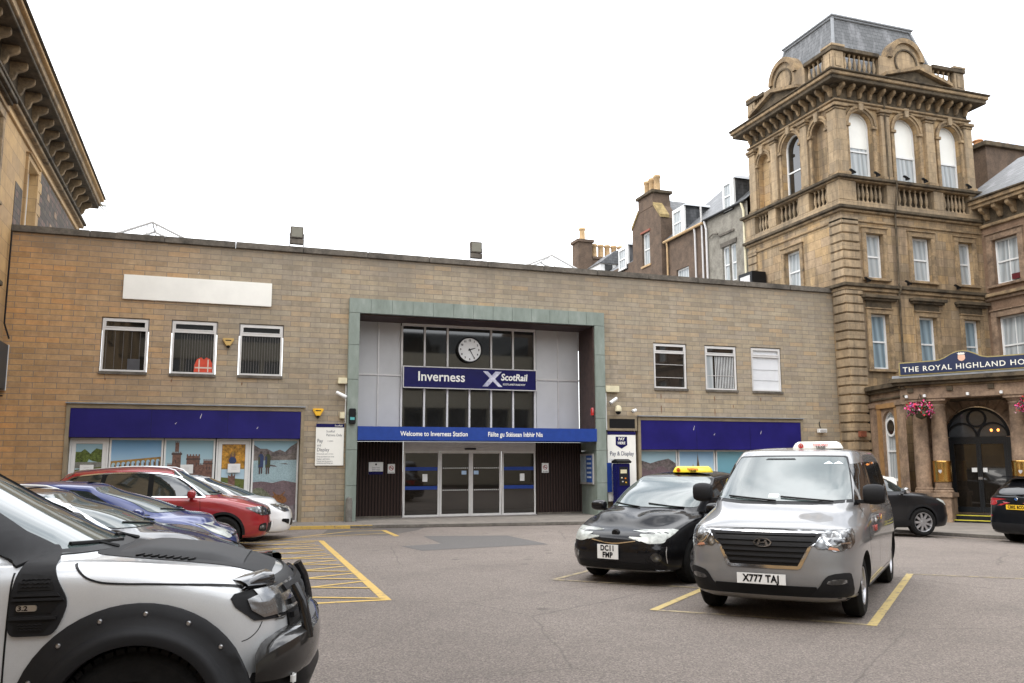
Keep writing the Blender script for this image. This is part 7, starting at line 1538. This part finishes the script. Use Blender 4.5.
def pickup(loc, rz):
    c = root('pickup', 'silver white pickup truck with black riveted wheel flares and black bonnet stripe, nearest the camera', 'pickup truck', loc, rz)
    col = paint('pale_silver_paint', (.52, .53, .535), .2, .32); blk = paint('gloss_black', (.010, .010, .011), 0, .25)
    fx, rx = 1.61, -1.61
    rg = [dict(z=.42, f=2.20, r=-2.55, w=.84, nf=6), dict(z=.48, f=2.34, r=-2.58, w=.885, nf=8), dict(z=.66, f=2.42, r=-2.60, w=.915, nf=9, cf=.14),
          dict(z=.86, f=2.42, r=-2.60, w=.93, nf=9, cf=.16), dict(z=[(-2.6, 1.02), (1.0, 1.03), (2.3, .99)], f=2.38, r=-2.59, w=.93, nf=9, cf=.17),
          dict(z=[(-2.6, 1.12), (1.0, 1.13), (1.6, 1.125), (2.25, 1.055)], f=2.31, r=-2.58, w=.915, nf=8, cf=.18),
          dict(z=[(-2.6, 1.15), (.7, 1.17), (1.4, 1.185), (2.15, 1.105)], f=2.20, r=-2.57, w=.875, nf=7, cf=.18, t=[(.9, 1), (2.2, .98)]),
          dict(z=[(-2.6, 1.155), (.7, 1.20), (1.4, 1.205), (2.1, 1.14)], f=2.05, r=-2.565, w=.855, nf=7, cf=.18, t=[(.9, 1), (1.4, .90), (2.1, .88)]),
          dict(z=[(-2.6, 1.16), (.6, 1.205), (1.2, 1.225)], f=1.35, r=-1.02, w=.845, nf=5.5, nr=9, cf=.2, t=[(.6, 1), (1.2, .92)], sharp=True),
          dict(z=1.42, f=.94, r=-.98, w=.80, nf=6, nr=9, cf=.18, t=[(.3, 1), (1.0, .95)]),
          dict(z=1.66, f=.50, r=-.92, w=.725, nf=6, cf=.14), dict(z=1.74, f=.34, r=-.86, w=.67, nf=6, cf=.1), dict(z=1.775, f=.15, r=-.6, w=.45, nf=4), dict(z=1.785, f=-.1, r=-.4, w=0)]
    body, bv = car_body('body', rg, 0, [col, mt['well']], c, [(fx, .44, .42, 1.0, .41), (rx, .44, .42, 1.0, .41)], sub=6)
    def P(name, mat, *a, par=None, **k): return put(par or c, name, mat, *[(bv,) + x for x in a], **k)
    P('windscreen', mt['screen'], ('F', [(-.79, 1.235), (.79, 1.235), (.73, 1.55), (.66, 1.66), (-.66, 1.66), (-.73, 1.55)]), off=.007, rnd='f', step=.05)
    P('roof_panel', mt['glass_dark'], ('T', [(.30, -.55), (.30, .55), (-.75, .55), (-.75, -.55)]), off=.004, rnd='f')
    for v, s in (('L', 1), ('R', -1)):
        # black screen pillar and side window band
        P('screen_pillar', mt['soft_black'], (v, [(1.14, 1.25), (1.05, 1.295), (.95, 1.345), (.75, 1.47), (.56, 1.59), (.40, 1.67), (.22, 1.71), (.30, 1.66), (.50, 1.54), (.70, 1.39), (.88, 1.25), (1.0, 1.19)]), off=.018, step=.03)
        P('front_window', mt['car_glass'], (v, [(.86, 1.22), (.66, 1.39), (.36, 1.60), (.12, 1.65), (.12, 1.20)]), off=.007, rnd='f', step=.05)
        P('rear_window', mt['car_glass'], (v, [(.02, 1.20), (.02, 1.66), (-.66, 1.66), (-.80, 1.45), (-.82, 1.20)]), off=.007, rnd='f', step=.05)
        for q in ([(.985, .52), (.998, 1.0), (1.0, 1.17)], [(.06, .5), (.06, 1.17)], [(-.92, .5), (-.92, 1.16)]):
            seam(bv, v, q, .010).build('door_seam', mt['black'], body)
        for hx in (.30, -.70): P('door_handle', mt['black'], (v, [(hx, 1.02), (hx + .2, 1.02), (hx + .2, 1.06), (hx, 1.06)]), off=.03, rnd='f', skirt=.04)
        # wing vent panel behind the front wheel
        vp = P('wing_vent', mt['soft_black'], (v, [(1.003, .865), (1.21, .865), (1.245, .93), (1.275, 1.028), (1.215, 1.13), (1.165, 1.225), (1.10, 1.285), (1.03, 1.20), (1.008, 1.10)]), off=.018, rnd='f', step=.04, skirt=.03)
        for q in ([(1.035, 1.085), (1.205, 1.085), (1.185, 1.145), (1.04, 1.155)], [(1.03, .975), (1.20, .975), (1.235, 1.03), (1.035, 1.03)], [(1.03, .885), (1.17, .885), (1.205, .935), (1.03, .935)]):
            patch(bv, v, q, .022, step=.04, skirt=.0).build('vent_recess', mt['black'], vp)
        for q in ([(1.02, 1.058), (1.235, 1.058), (1.222, 1.072), (1.02, 1.072)], [(1.015, 1.037), (1.255, 1.037), (1.25, 1.049), (1.015, 1.049)], [(1.012, .948), (1.225, .948), (1.23, .962), (1.012, .962)]):
            patch(bv, v, q, .032, step=.05, skirt=.02).build('vent_rib', mt['soft_black'], vp, smooth=True)
        for zz in (1.100, 1.115, 1.130, .897, .910, .922):
            patch(bv, v, strip([(1.05 + .011 * k, zz + .004 * (k % 2)) for k in range(0, 13 if zz > 1 else 11)], .004), .028, step=.2, skirt=.004).build('vent_mesh', mt['soft_black'], vp)
        patch(bv, v, [(1.04, .988), (1.135, .988), (1.135, 1.017), (1.04, 1.017)], .030, rnd='f', step=.04).build('engine_badge', mt['satin'], vp)
        y = abs(bv.ray_cast(Vector((1.06, s * 5, 1.0)), Vector((0, -s, 0)))[0].y)
        text('3.2', .032, mt['black'], vp, (1.088 + s * .018, s * (y + .032), 1.003), R(180) if s > 0 else 0, bold=.001, sx=1.2, name='badge_lettering', ext=.001)
        # riveted wheel flares, one piece per arch
        for ax in (fx, rx):
            fl = MB(); N = 30; rs = []
            for k in range(N + 1):
                a = R(-12 + 204 * k / N); ca, sa = math.cos(a), math.sin(a); prof = []
                for rad, out in ((.597, .010), (.588, .024), (.54, .034), (.492, .050), (.482, .062), (.470, .095), (.445, .108), (.402, .100), (.394, .02)):
                    x, z = ax + rad * ca * 1.0, .41 + rad * sa
                    zz = max(z, .42); yb = .915 if zz > .6 else .885
                    h = bv.ray_cast(Vector((x, s * 5, min(max(z, .50), 1.10))), Vector((0, -s, 0)))[0]
                    yy = abs(h.y) if h is not None and abs(h.y) > .85 else .925
                    prof.append((x, s * (max(yy, .90) + out), z))
                rs.append(prof)
            fl.rings(rs, 0, False, False); f_ = fl.build('wheel_flare', mt['soft_black'], c, smooth=True, ang=50)
            for deg in (18, 41, 63, 86, 109, 132, 155, 176):
                a = R(deg); x, z = ax + .545 * math.cos(a), .41 + .545 * math.sin(a)
                h = bv.ray_cast(Vector((x, s * 5, min(z, 1.10))), Vector((0, -s, 0)))[0]; yy = max(abs(h.y) if h is not None else .92, .90) + .031
                b = MB(); b.T = Matrix.Translation((x, s * yy, z)) @ Matrix.Rotation(R(-90 * s), 4, 'X')
                b.lathe([(.001, .009), (.009, .008), (.0145, .0), (.0145, -.01)], n=12); b.lathe([(.001, .0115), (.005, .0115), (.005, .008)], n=6); b.T = None
                b.build('rivet', mt['satin'], f_, smooth=True)
        mirror_part(c, .78, s * 1.06, 1.27, s, mt['black'], .09, .12, .11)
        P('side_step', mt['soft_black'], (v, [(.95, .44), (-.95, .44), (-.95, .52), (.95, .52)]), off=.05, skirt=.06)
        # head lamp with black surround, guard on the bonnet edge
        sr = P('headlight_surround', mt['soft_black'], (v, [(2.055, 1.00), (2.08, .955), (2.18, .875), (2.30, .865), (2.43, .87), (2.43, 1.04), (2.15, 1.03), (2.07, 1.02)]), ('F', [(s * .60, .865), (s * .77, .87), (s * .77, 1.035), (s * .60, 1.04)]), off=.008, step=.04)
        hl = P('headlight', mt['headlamp_clear'], (v, [(2.135, .985), (2.16, .93), (2.22, .885), (2.42, .89), (2.42, 1.03), (2.24, 1.015)]), ('F', [(s * .62, .885), (s * .77, .888), (s * .77, 1.025), (s * .62, 1.03)]), off=.016, step=.03)
        g_ = MB(); rs = []
        for (kind, q0), zt in zip((('s', 2.11), ('s', 2.15), ('s', 2.21), ('s', 2.26), ('f', .80), ('f', .74), ('f', .67), ('f', .60)), (1.055, 1.09, 1.11, 1.105, 1.085, 1.078, 1.07, 1.065)):
            o_, d_ = (Vector((q0, s * 4, 1.035)), Vector((0, -s, 0))) if kind == 's' else (Vector((6, s * q0, 1.035)), Vector((-1, 0, 0)))
            h = bv.ray_cast(o_, d_)[0]; n_ = Vector((0, s, 0)) if kind == 's' and q0 < 2.22 else (Vector((.4, s * .9, 0)) if kind == 's' else (Vector((.8, s * .6, 0)) if q0 > .78 else Vector((1, s * .15, 0))))
            L3 = lambda o2, z_: tuple(Vector((h.x, h.y, z_)) + n_ * o2)
            rs.append([L3(-.08, 1.034), L3(.012, 1.034), L3(.034, (1.034 + zt) / 2), L3(.020, zt - .014), L3(-.02, zt), L3(-.12, zt + .004)])
        g_.rings(rs); g_.build('headlight_guard', blk, c, smooth=True, ang=60)
        b1 = MB(); seam(bv, v, [(2.44, 1.035), (2.13, 1.035), (2.07, 1.065), (1.735, 1.093), (1.45, 1.105), (1.38, 1.12), (1.325, 1.145), (1.27, 1.20)], .010, b1, off=.004); b1.build('bonnet_seam', mt['black'], body)
        seam(bv, v, [(2.22, .865), (2.20, .82), (2.16, .785), (2.12, .775)], .005).build('wing_seam', mt['soft_black'], body)
        P('tail_light', mt['red'], ('B', [(s * .80, .80), (s * .91, .80), (s * .91, 1.12), (s * .80, 1.12)]), off=.008)
        # bonnet edge step line shows as a shallow crease
        # vents beside the bonnet stripe
        for k in range(8):
            x0 = 1.52 + k * .040
            q = MB(); z = bv.ray_cast(Vector((x0, s * .46, 4)), Vector((0, 0, -1)))[0].z
            q.T = Matrix.Translation((x0, s * .46, z + .006)) @ Matrix.Rotation(R(18) * s, 4, 'Z'); q.box(-.008, .008, -.045, .045, 0, .009); q.T = None
            q.build('bonnet_louvre', mt['black'], c, bevel=.003)
    # matt black bonnet stripe with a raised scoop
    st_ = P('bonnet_stripe', M('matt_black_wrap', (.012, .012, .013), .7, var=.15, spec=.3), ('T', [(1.30, -.53), (1.30, .53), (1.7, .54), (2.05, .52), (2.17, .49), (2.24, .44), (2.25, 0), (2.24, -.44), (2.17, -.49), (2.05, -.52), (1.7, -.54)]), off=.004, rnd='f', step=.06)
    sc = MB(); rs = []
    for k in range(12):
        x = 1.40 + k * .062; hh = .045 * math.sin(min(1, k / 3) * math.pi / 2) * (1 if k < 9 else (1 - (k - 8) / 4)); rr = []
        for j in range(17):
            y = -.40 + .05 * j; z = bv.ray_cast(Vector((x, y, 4)), Vector((0, 0, -1)))[0].z; e = max(0, 1 - abs(y / .40) ** 8)
            rr.append((x, y, z + .004 + hh * e))
        rs.append(rr)
    sc.rings(rs, 0, False, False); sc.build('bonnet_scoop', M('satin_black_scoop', (.010, .010, .011), .6, var=.15, spec=.35), c, smooth=True)
    # grille, bumper, fog lamps, A-frame edge
    gr = P('grille', mt['black'], ('F', [(-.58, .80), (.58, .80), (.60, .92), (.60, 1.06), (-.60, 1.06), (-.60, .92)]), off=.012)
    for k in range(3):
        b = MB(); patch(bv, 'F', [(-.56, .84 + k * .07), (.56, .84 + k * .07), (.56, .87 + k * .07), (-.56, .87 + k * .07)], .035, mb=b, skirt=.03); b.build('grille_bar', mt['soft_black'], gr, smooth=True)
    for s in (1, -1):
        m = MB(); m.tube([(2.47, s * .64, .74), (2.455, s * .63, .84), (2.43, s * .61, .94), (2.38, s * .59, 1.03)], .03, 12); m.build('grille_guard_post', blk, c, smooth=True)
    bp = MB(); rs = []
    half = [(2.545, 0, .80), (2.543, .15, .80), (2.54, .30, .80), (2.53, .42, .80), (2.51, .55, .80), (2.485, .64, .80), (2.455, .72, .798), (2.42, .79, .792), (2.38, .85, .78), (2.33, .90, .765), (2.28, .93, .745), (2.235, .945, .715), (2.205, .948, .69)]
    full_ = [(x, -y, z) for x, y, z in reversed(half[1:])] + half
    for k, (x, y, zt) in enumerate(full_):
        a_ = Vector(full_[max(k - 1, 0)][:2]); b_ = Vector(full_[min(k + 1, len(full_) - 1)][:2]); tn = (b_ - a_).normalized(); nx, ny = tn.y, -tn.x; zb = .575
        rs.append([(x - nx * .14, y - ny * .14, zt + .006), (x - nx * .05, y - ny * .05, zt + .008), (x - nx * .012, y - ny * .012, zt - .018), (x, y, zt - .07), (x - nx * .006, y - ny * .006, zb + .05), (x - nx * .03, y - ny * .03, zb), (x - nx * .14, y - ny * .14, zb)])
    bp.rings(rs, 0, True, True); bm_ = bp.build('bumper', paint('dark_metal_bumper', (.025, .024, .023), .5, .45), c, smooth=True, ang=40)
    lw = MB(); rs = []
    for j in range(31):
        y = -.80 + 1.6 * j / 30; u = abs(y) / .8; x = 2.52 - .10 * u ** 2 - .12 * max(0, (u - .75) / .25) ** 2
        rs.append([(x - .16, y, .60), (x, y, .60), (x + .02, y, .52), (x - .02, y, .42), (x - .12, y, .38)])
    lw.rings(rs, 0, True, True); lw.build('lower_bumper', mt['black'], c, smooth=True, ang=50)
    for s in (1, -1):
        m = MB(); m.box(2.38, 2.41, s * .72 - .09, s * .72 + .09, .53, .585); m.build('fog_lamp', mt['white_frame'], c, bevel=.01)
    wp = MB()
    for y0, y1 in ((.66, .12), (.0, -.52)):
        pts = []
        for k in range(6):
            y = y0 + (y1 - y0) * k / 5; h_ = bv.ray_cast(Vector((6, y, 1.250 + .02 * k / 5)), Vector((-1, 0, 0)))[0]; pts.append(h_ + Vector((.015, 0, .012)))
        q = MB(); q.tube(pts, .012, 6); q.tube([pts[3], pts[3] + Vector((.10, .05, -.03)), (1.22, pts[3].y + .12, 1.235)], .011, 6); q.build('wiper', mt['black'], c, smooth=True)
    cw = MB(); rs = []
    for j in range(21):
        y = -.66 + 1.32 * j / 20; h = bv.ray_cast(Vector((6, y, 1.245)), Vector((-1, 0, 0)))[0]; rs.append([(h.x + .05, y, 1.225), (h.x + .045, y, 1.238), (h.x - .01, y, 1.262), (h.x - .03, y, 1.22)])
    cw.rings(rs); cw.build('scuttle', mt['black'], c, smooth=True)
    # load bed
    bd = MB(); bd.box(-2.50, -1.08, -.74, .74, 1.12, 1.172); bd.build('bed_cover', mt['soft_black'], c, bevel=.02)
    wheels(c, fx, rx, .80, .385, .25, .215, 6, mt['alloy_dark'], z=.385, tread=True, style=1)
    return c
# ---------------------------------------------------------------- vehicles in place
silver_van((7.61, 9.86, GZ), R(-137.8))
black_taxi((7.38, 12.69, GZ), R(-146))
pickup((-1.83, 6.05, GZ), R(-6))
grey_estate((-1.93, 11.3, GZ), R(-6))
blue_hatch((-1.76, 14.95, GZ), R(-6))
red_suv((-.95, 19.6, GZ), R(-6))
white_car((-.25, 21.6, GZ), R(-7))
grey_crossover((15.9, 18.5, GZ + gdip(16.2)), R(-12))
black_suv((20.45, 15.65, GZ + gdip(20)), R(2))
